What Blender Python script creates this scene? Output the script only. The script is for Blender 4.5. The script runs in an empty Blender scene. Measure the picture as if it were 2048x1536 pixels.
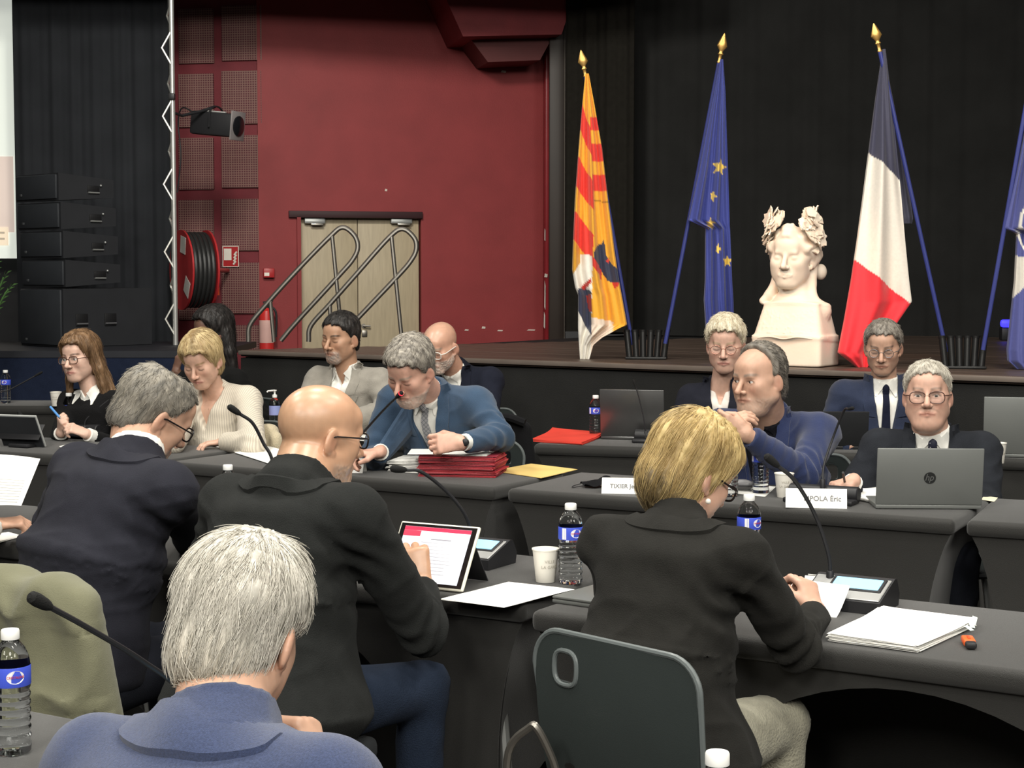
import bpy, bmesh, math, random
import numpy as np
from mathutils import Vector, Matrix, Euler

R = math.radians
rng = np.random.default_rng(7)
random.seed(7)
scene = bpy.context.scene
COL = scene.collection

# ------------------------------------------------------------------ camera
F_PX, CAM_H, HORIZON = 3300.0, 1.56, 555.0
PITCH = math.atan((768.0 - HORIZON) / F_PX)
cam_data = bpy.data.cameras.new('camera')
cam_data.sensor_width = 36.0
cam_data.lens = 36.0 * F_PX / 2048.0
cam_data.clip_end = 100
cam = bpy.data.objects.new('camera', cam_data)
COL.objects.link(cam)
cam.location = (0, 0, CAM_H)
cam.rotation_euler = (math.pi / 2 - PITCH, 0, 0)
scene.camera = cam

# ------------------------------------------------------------------ world, lamps, exposure
scene.view_settings.view_transform = 'Standard'
scene.view_settings.look = 'None'
scene.view_settings.gamma = 1.0
scene.view_settings.use_curve_mapping = False
scene.view_settings.exposure = -0.12
try:
    cy = scene.cycles; cy.max_bounces = 7; cy.diffuse_bounces = 3; cy.glossy_bounces = 3; cy.transmission_bounces = 6; cy.transparent_max_bounces = 8
    cy.caustics_reflective = False; cy.caustics_refractive = False
except Exception: pass
world = bpy.data.worlds.new('hall_air'); scene.world = world
world.use_nodes = True
world.node_tree.nodes['Background'].inputs[0].default_value = (1.0, 0.96, 0.9, 1)
world.node_tree.nodes['Background'].inputs[1].default_value = 0.05

def area_light(name, loc, size, power, color=(1, .95, .87), target=None, sy=None, spread=None):
    l = bpy.data.lights.new(name, 'AREA'); l.energy = power; l.color = color
    l.shape = 'RECTANGLE'; l.size = size; l.size_y = sy or size
    if spread: l.spread = R(spread)
    o = bpy.data.objects.new(name, l); COL.objects.link(o); o.location = loc
    if target is not None:
        o.rotation_euler = (Vector(target) - Vector(loc)).to_track_quat('-Z', 'Y').to_euler()
    return o

def spot_light(name, loc, target, power, angle, color, blend=.4, r=.08):
    l = bpy.data.lights.new(name, 'SPOT'); l.energy = power; l.color = color
    l.spot_size = R(angle); l.spot_blend = blend; l.shadow_soft_size = r
    o = bpy.data.objects.new(name, l); COL.objects.link(o); o.location = loc
    o.rotation_euler = (Vector(target) - Vector(loc)).to_track_quat('-Z', 'Y').to_euler()
    return o

LAMP = (1, .965, .88)
for (lx, ly, pw) in [(-2.6, 1.2, 110), (1.6, .6, 110), (-3.0, 4.2, 120), (0.2, 3.6, 110), (3.0, 3.2, 110),
                     (-3.2, 7.0, 125), (-.2, 6.4, 115), (2.6, 5.6, 110)]:
    area_light('ceiling_lamp', (lx, ly, 5.6), 1.0, pw, LAMP, sy=.5)
# the lamps of the hall behind the camera
for (lx, ly, pw) in [(-4.0, -2.0, 200), (0.5, -2.5, 200), (4.5, -2.0, 200), (-2.5, -5.5, 230), (2.8, -5.5, 230)]:
    area_light('ceiling_lamp', (lx, ly, 5.2), 1.4, pw, LAMP, target=(lx * .3, ly + 5, 0))
area_light('ceiling_lamp', (-1.4, 9.2, 5.0), 1.0, 85, LAMP, target=(-1.0, 14.6, 1.6), sy=.5, spread=110)
spot_light('stage_spot', (-.4, 5.4, 4.4), (1.60, 9.0, 1.52), 430, 12, (1, .46, .17), .5, .05)
spot_light('stage_spot', (3.6, 5.4, 5.2), (1.6, 9.2, 1.7), 140, 42, (1, .74, .50), .6)

# ------------------------------------------------------------------ pixel -> place helpers
_fw = np.array([0, math.cos(PITCH), -math.sin(PITCH)])
_up = np.array([0, math.sin(PITCH), math.cos(PITCH)])
_rt = np.array([1.0, 0, 0])
_cp = np.array([0, 0, CAM_H])
def ray(px, py):
    return _fw + _rt * ((px - 1024) / F_PX) - _up * ((py - 768) / F_PX)
def at(px, py, z):
    d = ray(px, py); return _cp + d * ((z - CAM_H) / d[2])
def atd(px, py, D):
    d = ray(px, py); return _cp + d * (D / d[1])
def V3(*a): return np.array(a, float)

# ------------------------------------------------------------------ materials
MATS = {}
def mat(name, color=(.5, .5, .5), rough=.6, metal=0.0, var=.12, vscale=6.0, bump=0.0, bscale=60.0, spec=.4,
        emit=None, estr=0.0, trans=0.0, ior=1.45, vcol=False, sheen=0.0, stretch=(1, 1, 1), alpha=1.0, sss=0.0, coat=0.0):
    if name in MATS: return MATS[name]
    m = bpy.data.materials.new(name); m.use_nodes = True
    nt = m.node_tree; N = nt.nodes; L = nt.links
    b = N['Principled BSDF']
    b.inputs['Roughness'].default_value = rough; b.inputs['Metallic'].default_value = metal
    b.inputs['Specular IOR Level'].default_value = spec
    b.inputs['IOR'].default_value = ior
    b.inputs['Transmission Weight'].default_value = trans
    b.inputs['Alpha'].default_value = alpha
    if coat: b.inputs['Coat Weight'].default_value = coat
    if sheen:
        b.inputs['Sheen Weight'].default_value = sheen; b.inputs['Sheen Roughness'].default_value = .5
    if sss:
        b.inputs['Subsurface Weight'].default_value = sss
        b.inputs['Subsurface Radius'].default_value = (.012, .005, .003)
    tc = N.new('ShaderNodeTexCoord'); mp = N.new('ShaderNodeMapping'); mp.inputs['Scale'].default_value = stretch
    L.new(tc.outputs['Object'], mp.inputs['Vector'])
    nz = N.new('ShaderNodeTexNoise'); nz.inputs['Scale'].default_value = vscale; nz.inputs['Detail'].default_value = 4
    L.new(mp.outputs['Vector'], nz.inputs['Vector'])
    mr = N.new('ShaderNodeMapRange'); mr.inputs['To Min'].default_value = 1 - var; mr.inputs['To Max'].default_value = 1 + var
    mr.inputs['From Min'].default_value = .25; mr.inputs['From Max'].default_value = .75
    L.new(nz.outputs['Fac'], mr.inputs['Value'])
    mx = N.new('ShaderNodeMix'); mx.data_type = 'RGBA'; mx.blend_type = 'MULTIPLY'; mx.inputs['Factor'].default_value = 1
    if vcol:
        at_ = N.new('ShaderNodeAttribute'); at_.attribute_name = 'Col'
        L.new(at_.outputs['Color'], mx.inputs['A'])
    else:
        mx.inputs['A'].default_value = (*color, 1)
    L.new(mr.outputs['Result'], mx.inputs['B'])
    L.new(mx.outputs['Result'], b.inputs['Base Color'])
    if emit is not None:
        if emit == 'col': L.new(mx.outputs['Result'], b.inputs['Emission Color'])
        else: b.inputs['Emission Color'].default_value = (*emit, 1)
        b.inputs['Emission Strength'].default_value = estr
    if bump:
        n2 = N.new('ShaderNodeTexNoise'); n2.inputs['Scale'].default_value = bscale; n2.inputs['Detail'].default_value = 3
        L.new(mp.outputs['Vector'], n2.inputs['Vector'])
        bp = N.new('ShaderNodeBump'); bp.inputs['Strength'].default_value = bump; bp.inputs['Distance'].default_value = .01
        L.new(n2.outputs['Fac'], bp.inputs['Height']); L.new(bp.outputs['Normal'], b.inputs['Normal'])
    MATS[name] = m
    return m

def srgb(r, g, b):
    f = lambda c: (c / 255 / 12.92) if c / 255 <= .04045 else ((c / 255 + .055) / 1.055) ** 2.4
    return (f(r), f(g), f(b))

# ------------------------------------------------------------------ geometry: geo = (verts Nx3 array, list of faces)
def join(*gs):
    vs, fs, n = [], [], 0
    for v, f in gs:
        vs.append(np.asarray(v, float)); fs += [tuple(i + n for i in q) for q in f]; n += len(v)
    return np.vstack(vs), fs
def xf(g, M):
    v = np.asarray(g[0], float); M = np.array(M)
    return v @ M[:3, :3].T + M[:3, 3], g[1]
def move(g, d): return np.asarray(g[0], float) + np.asarray(d, float), g[1]
def rot(g, rx=0, ry=0, rz=0): return xf(g, Euler((R(rx), R(ry), R(rz))).to_matrix().to_4x4())
def gbox(sx, sy, sz, c=(0, 0, 0), bev=0, seg=2):
    bm = bmesh.new(); bmesh.ops.create_cube(bm, size=1)
    for v in bm.verts: v.co = (v.co.x * sx, v.co.y * sy, v.co.z * sz)
    if bev: bmesh.ops.bevel(bm, geom=bm.edges[:], offset=bev, segments=seg, affect='EDGES', profile=.5)
    v = np.array([p.co[:] for p in bm.verts]) + np.array(c)
    bm.verts.index_update(); f = [tuple(q.index for q in p.verts) for p in bm.faces]; bm.free()
    return v, f
def gtube(pts, r, n=8, cap=True, closed=False):
    P = np.asarray(pts, float); m = len(P)
    r = np.full(m, r) if np.isscalar(r) else np.asarray(r, float)
    T = np.gradient(P, axis=0) if not closed else np.roll(P, -1, 0) - np.roll(P, 1, 0)
    T /= np.linalg.norm(T, axis=1)[:, None] + 1e-12
    ref = np.array([0, 0, 1.0]) if abs(T[0][2]) < .9 else np.array([1.0, 0, 0])
    vs = []
    a = ref - T[0] * (ref @ T[0])
    for i in range(m):
        a = a - T[i] * (a @ T[i]); a /= np.linalg.norm(a) + 1e-12
        b = np.cross(T[i], a)
        for k in range(n):
            t = 2 * math.pi * k / n
            vs.append(P[i] + r[i] * (math.cos(t) * a + math.sin(t) * b))
    fs = []
    for i in range(m if closed else m - 1):
        j = (i + 1) % m
        for k in range(n):
            k2 = (k + 1) % n
            fs.append((i * n + k, i * n + k2, j * n + k2, j * n + k))
    if cap and not closed:
        fs.append(tuple(range(n))[::-1]); fs.append(tuple((m - 1) * n + k for k in range(n)))
    return np.array(vs), fs
def spline(pts, n=8):
    P = np.asarray(pts, float); out = []
    Q = np.vstack([2 * P[0] - P[1], P, 2 * P[-1] - P[-2]])
    for i in range(1, len(Q) - 2):
        for t in np.linspace(0, 1, n, endpoint=False):
            a, b, c, d = Q[i - 1], Q[i], Q[i + 1], Q[i + 2]
            out.append(.5 * (2 * b + (c - a) * t + (2 * a - 5 * b + 4 * c - d) * t * t + (3 * b - a - 3 * c + d) * t ** 3))
    out.append(P[-1]); return np.array(out)
def glathe(prof, n=24, cap=True):
    vs, fs = [], []
    for (r, z) in prof:
        for k in range(n):
            t = 2 * math.pi * k / n; vs.append((r * math.cos(t), r * math.sin(t), z))
    for i in range(len(prof) - 1):
        for k in range(n):
            k2 = (k + 1) % n; fs.append((i * n + k, i * n + k2, (i + 1) * n + k2, (i + 1) * n + k))
    if cap:
        fs.append(tuple(range(n))[::-1]); fs.append(tuple((len(prof) - 1) * n + k for k in range(n)))
    return np.array(vs), fs
def gprism(poly, h, z0=0.0):
    n = len(poly); vs = [(x, y, z0) for x, y in poly] + [(x, y, z0 + h) for x, y in poly]
    fs = [tuple(range(n))[::-1], tuple(range(n, 2 * n))] + [(i, (i + 1) % n, n + (i + 1) % n, n + i) for i in range(n)]
    return np.array(vs, float), fs
def gsphere(r=1, c=(0, 0, 0), sc=(1, 1, 1), u=16, w=10):
    prof = [(max(1e-4, r * math.sin(math.pi * i / w)), -r * math.cos(math.pi * i / w)) for i in range(w + 1)]
    v, f = glathe(prof, u); return v * np.array(sc) + np.array(c), f
def ggrid(P):
    P = np.asarray(P, float); a, b = P.shape[:2]
    f = [(i * b + j, (i + 1) * b + j, (i + 1) * b + j + 1, i * b + j + 1) for i in range(a - 1) for j in range(b - 1)]
    return P.reshape(-1, 3), f
def gsheet(P, t):
    """closed thin sheet: grid of points P (a,b,3) thickened by vector field t (a,b,3)"""
    P = np.asarray(P, float); t = np.asarray(t, float) * np.ones_like(P); a, b = P.shape[:2]
    v1, f1 = ggrid(P + t); v2, f2 = ggrid(P)
    n = a * b; fs = f1 + [tuple(i + n for i in q[::-1]) for q in f2]
    ring = [(i, 0) for i in range(a)] + [(a - 1, j) for j in range(1, b)] + [(i, b - 1) for i in range(a - 2, -1, -1)] + [(0, j) for j in range(b - 2, 0, -1)]
    ids = [i * b + j for i, j in ring]
    for q in range(len(ids)):
        x, y = ids[q], ids[(q + 1) % len(ids)]; fs.append((x, x + n, y + n, y))
    return np.vstack([v1, v2]), fs

def mesh_np(name, V, Q, cols=None):
    me = bpy.data.meshes.new(name)
    V = np.asarray(V, np.float32); Q = np.asarray(Q, np.int32); k = Q.shape[1]
    me.vertices.add(len(V)); me.vertices.foreach_set('co', V.ravel())
    me.loops.add(Q.size); me.loops.foreach_set('vertex_index', Q.ravel())
    me.polygons.add(len(Q)); me.polygons.foreach_set('loop_start', np.arange(0, Q.size, k, dtype=np.int32))
    me.update(calc_edges=True)
    if cols is not None:
        at_ = me.color_attributes.new('Col', 'FLOAT_COLOR', 'POINT')
        c = np.ones((len(V), 4), np.float32); c[:, :3] = cols
        at_.data.foreach_set('color', c.ravel())
    me.shade_smooth()
    return me

def put(name, me, m, parent=None, loc=None):
    o = bpy.data.objects.new(name, me); COL.objects.link(o)
    if m is not None and len(me.materials) == 0: me.materials.append(m)
    if parent is not None: o.parent = parent
    if loc is not None: o.location = loc
    return o
def obj(name, g, m, parent=None, loc=None, smooth=35, cols=None):
    v, f = g
    me = bpy.data.meshes.new(name); me.from_pydata([tuple(p) for p in np.asarray(v, float)], [], f); me.update()
    bm = bmesh.new(); bm.from_mesh(me); bmesh.ops.recalc_face_normals(bm, faces=bm.faces[:]); bm.to_mesh(me); bm.free()
    if smooth:
        me.shade_smooth(); me.set_sharp_from_angle(angle=R(smooth))
    if cols is not None:
        at_ = me.color_attributes.new('Col', 'FLOAT_COLOR', 'POINT')
        c = np.ones((len(me.vertices), 4), np.float32); c[:, :3] = cols
        at_.data.foreach_set('color', c.ravel())
    return put(name, me, m, parent, loc)
def tag(o, label=None, cat=None, group=None, kind=None):
    if label: o['label'] = label
    if cat: o['category'] = cat
    if group: o['group'] = group
    if kind: o['kind'] = kind
    return o
def thing(name, label, cat, loc=(0, 0, 0), rz=0.0, group=None, rx=0, ry=0):
    o = bpy.data.objects.new(name, None); COL.objects.link(o); o.empty_display_size = .1
    o.location = tuple(loc); o.rotation_euler = (R(rx), R(ry), R(rz))
    return tag(o, label, cat, group)
def copy_tree(o, parent=None):
    c = o.copy(); COL.objects.link(c); c.parent = parent
    for ch in list(o.children): copy_tree(ch, c)
    return c
def text_geo(s, size, depth=.0004, align='CENTER', bold=0.0):
    cu = bpy.data.curves.new('lettering', 'FONT'); cu.body = s; cu.size = size; cu.align_x = align; cu.align_y = 'CENTER'
    cu.extrude = depth; cu.offset = bold; cu.resolution_u = 3
    o = bpy.data.objects.new('lettering', cu); COL.objects.link(o)
    me = bpy.data.meshes.new_from_object(o.evaluated_get(bpy.context.evaluated_depsgraph_get()))
    v = np.array([p.co[:] for p in me.vertices]) if len(me.vertices) else np.zeros((0, 3))
    f = [tuple(p.vertices) for p in me.polygons]
    bpy.data.objects.remove(o); bpy.data.curves.remove(cu); bpy.data.meshes.remove(me)
    return v, f

# ------------------------------------------------------------------ implicit surfaces (for bodies, clothes, hair)
def smin(a, b, k):
    h = np.clip(.5 + .5 * (b - a) / k, 0, 1); return b + (a - b) * h - k * h * (1 - h)
def smax(a, b, k): return -smin(-a, -b, k)
class Field:
    def __init__(s, xs, ys, zs):
        s.ax = [np.asarray(a, np.float32) for a in (xs, ys, zs)]
        s.F = np.full([len(a) for a in s.ax], 1.0, np.float32)
    @classmethod
    def uniform(c, lo, hi, h):
        return c(*[np.arange(lo[i], hi[i] + h, h) for i in range(3)])
    def sub(s, lo, hi):
        sl = []
        for a, l, h in zip(s.ax, lo, hi):
            sl.append(slice(max(0, int(np.searchsorted(a, l)) - 1), min(len(a), int(np.searchsorted(a, h)) + 1)))
        g = [a[q] for a, q in zip(s.ax, sl)]
        return tuple(sl), g[0][:, None, None], g[1][None, :, None], g[2][None, None, :]
    def add(s, prim, k=.01, mode='u'):
        lo, hi, fn = prim
        m = k + .035
        sl, X, Y, Z = s.sub(np.asarray(lo) - m, np.asarray(hi) + m)
        if min(q.stop - q.start for q in sl) <= 0: return
        d = fn(X, Y, Z).astype(np.float32); a = s.F[sl]
        s.F[sl] = smin(a, d, k) if mode == 'u' else smax(a, -d, k)
    def clip(s, fn, k=.006):
        X, Y, Z = s.ax[0][:, None, None], s.ax[1][None, :, None], s.ax[2][None, None, :]
        s.F = smax(s.F, fn(X, Y, Z).astype(np.float32), k)
    def sample(s, P):
        P = np.asarray(P, np.float32); ii, tt = [], []
        for q in range(3):
            a = s.ax[q]; i = np.clip(np.searchsorted(a, P[:, q]) - 1, 0, len(a) - 2)
            ii.append(i); tt.append(np.clip((P[:, q] - a[i]) / (a[i + 1] - a[i]), 0, 1))
        r = 0
        for dx in (0, 1):
            for dy in (0, 1):
                for dz in (0, 1):
                    w = (tt[0] if dx else 1 - tt[0]) * (tt[1] if dy else 1 - tt[1]) * (tt[2] if dz else 1 - tt[2])
                    r = r + w * s.F[ii[0] + dx, ii[1] + dy, ii[2] + dz]
        return r
    def grad(s, P, e=.004):
        g = np.stack([s.sample(P + np.eye(3)[q] * e) - s.sample(P - np.eye(3)[q] * e) for q in range(3)], 1)
        return g / (np.linalg.norm(g, axis=1)[:, None] + 1e-9)
    def project(s, P, d, maxd=.6, st=.004):
        """march from P along d until inside; returns hit points"""
        P = np.array(P, float); d = np.asarray(d, float); t = np.zeros(len(P)); done = np.zeros(len(P), bool)
        for _ in range(int(maxd / st)):
            ins = s.sample(P + d * t[:, None]) < 0
            done |= ins
            t = np.where(done, t, t + st)
            if done.all(): break
        if done.any() and not done.all():
            ok = np.nonzero(done)[0]
            for i_ in np.nonzero(~done)[0]: t[i_] = t[ok[np.argmin(np.linalg.norm(P[ok] - P[i_], axis=1))]]
        return P + d * (t - st * .5)[:, None]
    def mesh(s):
        F = s.F; S = F < 0
        c = np.zeros([n - 1 for n in F.shape], np.int8)
        for dx in (0, 1):
            for dy in (0, 1):
                for dz in (0, 1):
                    c += S[dx:F.shape[0] - 1 + dx, dy:F.shape[1] - 1 + dy, dz:F.shape[2] - 1 + dz]
        act = (c > 0) & (c < 8)
        i, j, k = np.nonzero(act); n = len(i)
        ids = np.full(c.shape, -1, np.int32); ids[i, j, k] = np.arange(n)
        off = [(a, b, d) for a in (0, 1) for b in (0, 1) for d in (0, 1)]
        val = [F[i + o[0], j + o[1], k + o[2]] for o in off]
        acc = np.zeros((n, 3)); cnt = np.zeros(n)
        for p in range(8):
            for q in range(p + 1, 8):
                df = [q_ - p_ for p_, q_ in zip(off[p], off[q])]
                if sum(map(abs, df)) != 1: continue
                va, vb = val[p], val[q]; mk = (va < 0) != (vb < 0)
                t = np.where(mk, va / np.where(mk, va - vb, 1), 0)
                pos = np.array(off[p])[None, :] + t[:, None] * np.array(df)[None, :]
                acc += pos * mk[:, None]; cnt += mk
        acc /= cnt[:, None]
        V = np.empty((n, 3))
        for q, ix in enumerate((i, j, k)):
            a = s.ax[q]; V[:, q] = a[ix] + acc[:, q] * (a[ix + 1] - a[ix])
        quads = []
        def emit(sl0, sl1, cells):
            A, B = S[sl0], S[sl1]; e = A != B
            x, y, z = np.nonzero(e); fl = A[x, y, z]
            q = np.stack([ids[x + o[0], y + o[1], z + o[2]] for o in cells], 1)
            q[~fl] = q[~fl][:, ::-1]; quads.append(q)
        o_ = slice(1, -1)
        emit((slice(0, -1), o_, o_), (slice(1, None), o_, o_), [(0, 0, 0), (0, 1, 0), (0, 1, 1), (0, 0, 1)])
        emit((o_, slice(0, -1), o_), (o_, slice(1, None), o_), [(0, 0, 0), (0, 0, 1), (1, 0, 1), (1, 0, 0)])
        emit((o_, o_, slice(0, -1)), (o_, o_, slice(1, None)), [(0, 0, 0), (1, 0, 0), (1, 1, 0), (0, 1, 0)])
        Q = np.vstack(quads); Q = Q[(Q >= 0).all(1)]
        return V, Q
def vnormals(V, Q):
    a = V[Q[:, 2]] - V[Q[:, 0]]; b = V[Q[:, 3]] - V[Q[:, 1]]; n = np.cross(a, b)
    N = np.zeros_like(V)
    for q in range(4): np.add.at(N, Q[:, q], n)
    return N / (np.linalg.norm(N, axis=1)[:, None] + 1e-12)
def thin_out(V, Q, keep, cell):
    """merge the vertices outside `keep` into cells of the given size; returns vertices, triangles, old->new index of kept source"""
    key = np.floor(V / cell).astype(np.int64); k1 = (key[:, 0] * 73856093) ^ (key[:, 1] * 19349663) ^ (key[:, 2] * 83492791)
    k1 = np.where(keep, np.arange(len(V)) + (1 << 60), k1)
    u, first, inv = np.unique(k1, return_index=True, return_inverse=True); inv = inv.ravel()
    n = len(u); W = np.zeros((n, 3)); c = np.zeros(n); np.add.at(W, inv, V); np.add.at(c, inv, 1); W /= c[:, None]
    q = inv[Q]; T = np.vstack([q[:, [0, 1, 2]], q[:, [0, 2, 3]]])
    ok = (T[:, 0] != T[:, 1]) & (T[:, 1] != T[:, 2]) & (T[:, 0] != T[:, 2]); T = T[ok]
    _, ui = np.unique(np.sort(T, 1), axis=0, return_index=True)
    return W, T[np.sort(ui)], first
def p_rc(a, b, ra, rb):
    a = np.asarray(a, float); b = np.asarray(b, float); ab = b - a; L2 = float(ab @ ab) + 1e-12; r = max(ra, rb)
    def fn(X, Y, Z):
        x, y, z = X - a[0], Y - a[1], Z - a[2]
        t = np.clip((x * ab[0] + y * ab[1] + z * ab[2]) / L2, 0, 1)
        return np.sqrt((x - t * ab[0]) ** 2 + (y - t * ab[1]) ** 2 + (z - t * ab[2]) ** 2) - (ra + (rb - ra) * t)
    return np.minimum(a, b) - r, np.maximum(a, b) + r, fn
def p_ell(c, rad, Rm=None):
    c = np.asarray(c, float); rad = np.asarray(rad, float); Rm = np.eye(3) if Rm is None else np.asarray(Rm)
    ext = np.sqrt(((Rm * rad[None, :]) ** 2).sum(1))
    def fn(X, Y, Z):
        x, y, z = X - c[0], Y - c[1], Z - c[2]
        q = [(x * Rm[0, i] + y * Rm[1, i] + z * Rm[2, i]) / rad[i] for i in range(3)]
        k0 = np.sqrt(q[0] ** 2 + q[1] ** 2 + q[2] ** 2)
        k1 = np.sqrt((q[0] / rad[0]) ** 2 + (q[1] / rad[1]) ** 2 + (q[2] / rad[2]) ** 2) + 1e-9
        return k0 * (k0 - 1) / k1
    return c - ext, c + ext, fn
def p_ec(a, b, right, wd0, wd1, e=.03, pw=2.4):
    """elliptic cone a->b; cross-section half-width along `right`, half-depth across"""
    a = np.asarray(a, float); b = np.asarray(b, float); ab = b - a; Ln = np.linalg.norm(ab); u = ab / Ln
    r = np.asarray(right, float); r = r - u * (r @ u); r /= np.linalg.norm(r); f = np.cross(u, r)
    m = max(*wd0, *wd1) + e
    def fn(X, Y, Z):
        x, y, z = X - a[0], Y - a[1], Z - a[2]
        h = x * u[0] + y * u[1] + z * u[2]; t = np.clip(h / Ln, 0, 1)
        w = wd0[0] + (wd1[0] - wd0[0]) * t; d = wd0[1] + (wd1[1] - wd0[1]) * t
        px = np.abs(x * r[0] + y * r[1] + z * r[2]) / w; py = np.abs(x * f[0] + y * f[1] + z * f[2]) / d
        hh = np.abs(h - t * Ln) / e
        k = (px ** pw + py ** pw + hh ** pw) ** (1 / pw)
        return (k - 1) * np.minimum(w, d) * np.where(hh > 0, .6, 1)
    return np.minimum(a, b) - m, np.maximum(a, b) + m, fn
def wav(P, f, seed, warp=.6):
    """cheap smooth pseudo noise in [-1,1]; f = frequency (scalar or 3-vector, cycles per metre)"""
    g = np.random.default_rng(seed); r = 0; Pf = np.asarray(P) * (2 * math.pi * np.asarray(f))
    w = np.sin(Pf @ g.normal(size=3) * .5 + g.uniform(0, 6))
    for _ in range(5):
        k = g.normal(size=3); k /= np.linalg.norm(k) / g.uniform(.6, 1.3)
        r = r + np.sin(Pf @ k + g.uniform(0, 6) + warp * 2 * w)
    return r / 3.2
# ------------------------------------------------------------------ people
SKIN = mat('skin', vcol=True, rough=.48, var=.05, vscale=40, bump=.03, bscale=350, spec=.45, sss=.12)
SHINY_SKIN = mat('shiny_scalp_skin', vcol=True, rough=.34, var=.05, vscale=40, bump=.02, bscale=300, spec=.6, sss=.1)
EYE = mat('eye_white', vcol=True, rough=.15, var=.02, spec=.6)
HAIRM = mat('hair_strands', vcol=True, rough=.45, var=.08, vscale=30, spec=.35)
GLASS_FRAME = mat('dark_spectacle_frame', (.012, .01, .01), .3)
GLASS_LENS = mat('spectacle_lens', (.5, .55, .55), .03, alpha=.06, spec=.8, var=0)
def cloth(name, c, bump=.35, bscale=420, rough=.85, sheen=.15, var=.12, vscale=22):
    dark = max(c) < .05
    return mat(name, c, rough, var=var, vscale=vscale, bump=bump, bscale=bscale, spec=.06 if dark else .15, sheen=sheen * (.12 if dark else 1))
WHITE_SHIRT = cloth('white_shirt', (.78, .77, .72), .2)
TROUSER = cloth('dark_trousers', (.02, .022, .03))
SHOE = mat('black_shoe', (.015, .014, .013), .35)

def hframe(yaw, pitch=0, roll=0):
    a, p, q = R(yaw), R(pitch), R(roll)
    f = V3(math.sin(a), math.cos(a), 0); r = V3(math.cos(a), -math.sin(a), 0); u = V3(0, 0, 1)
    f2 = f * math.cos(p) - u * math.sin(p); u2 = u * math.cos(p) + f * math.sin(p)
    u3 = u2 * math.cos(q) + r * math.sin(q); r3 = r * math.cos(q) - u2 * math.sin(q)
    return np.stack([r3, f2, u3], 1)

def axis(lo, hi, fine, h0):
    out = [lo]
    while out[-1] < hi:
        x = out[-1]; h = h0
        for (a, b, hf) in fine:
            if a - 1e-6 <= x < b: h = min(h, hf)
            elif x < a: h = min(h, max(hf, min(h0, (a - x) if a - x > hf else hf)))
        out.append(x + h)
    return np.array(out)

def head_prims(fl, hc, Rm, s, o):
    L = lambda *p: hc + Rm @ (V3(*p) * s)
    E = lambda c, r, k, mode='u', Q=None: fl.add(p_ell(L(*c), V3(*r) * s, Rm if Q is None else Rm @ Q), k * s, mode)
    C = lambda a, b, ra, rb, k, mode='u': fl.add(p_rc(L(*a), L(*b), ra * s, rb * s), k * s, mode)
    fem = o.get('fem', 0); jw = o.get('jaw', 1.0); heavy = o.get('heavy', 0)
    E((0, -.014, .034), (.075, .097, .086), .01)
    E((0, .012, .052), (.066, .074, .060), .02)
    E((0, .024, -.025), (.066 * jw, .062, .080), .03)
    for q in (-1, 1):
        C((q * .052 * jw, .0, -.055), (q * .023 * jw, .060, -.096), .021 - .004 * fem + .008 * heavy, .018, .022)
        E((q * .040, .058, -.022), (.025, .026, .024), .02)
        C((q * .062, .018, .002), (q * .046, .060, -.010), .011, .013, .022)
        E((q * .044 * jw, .036, -.050), (.024, .030, .034), .024)
    E((0, .068, -.097), (.027 - .005 * fem, .020, .019), .02)
    if heavy: E((0, .03, -.105), (.05, .05, .03), .03)
    C((-.034, .082, .022), (.034, .082, .022), .012 - .003 * fem, .012 - .003 * fem, .016)
    E((0, .070, .052), (.045, .025, .03), .02)
    E((0, .071, -.066), (.032, .020, .026), .022)
    nl = o.get('nose', 1.0)
    for q in (-1, 1):
        E((q * .033, .108, .003), (.021, .022, .014), .012, 's')
        E((q * .0325, .0735, .003), (.0170, .0150, .0130), .005)
    C((0, .090, .012), (0, .090 + .024 * nl, -.030), .0075, .0115, .010)
    for q in (-1, 1): E((q * .0125 * nl, .101, -.034), (.0095, .0105, .0085), .006)
    for q in (-1, 1):
        C((q * .026, .0872, -.0630), (0, .0938, -.0592), .0036, .0050, .004)
        C((q * .023, .0868, -.0670), (0, .0930, -.0700), .0036, .0056, .004)
    for q in (-1, 1): C((q * .030, .0925, -.0658), (0, .1000, -.0645), .0026, .0032, .0015, 's')
    op = o.get('eye_open', 0)
    if op:
        for q in (-1, 1): E((q * .0325, .094, .0025), (.0135, .02, .0048 * op), .0015, 's')
    for q in (-1, 1):
        T = np.array(Euler((R(-12), 0, R(q * 24))).to_matrix())
        E((q * .081, -.012, -.008), (.0085, .020, .033), .006, 'u', T)
        E((q * .0905, -.004, -.004), (.0055, .011, .019), .004, 's', T)
        E((q * .077, -.002, -.034), (.007, .009, .010), .005)

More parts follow.
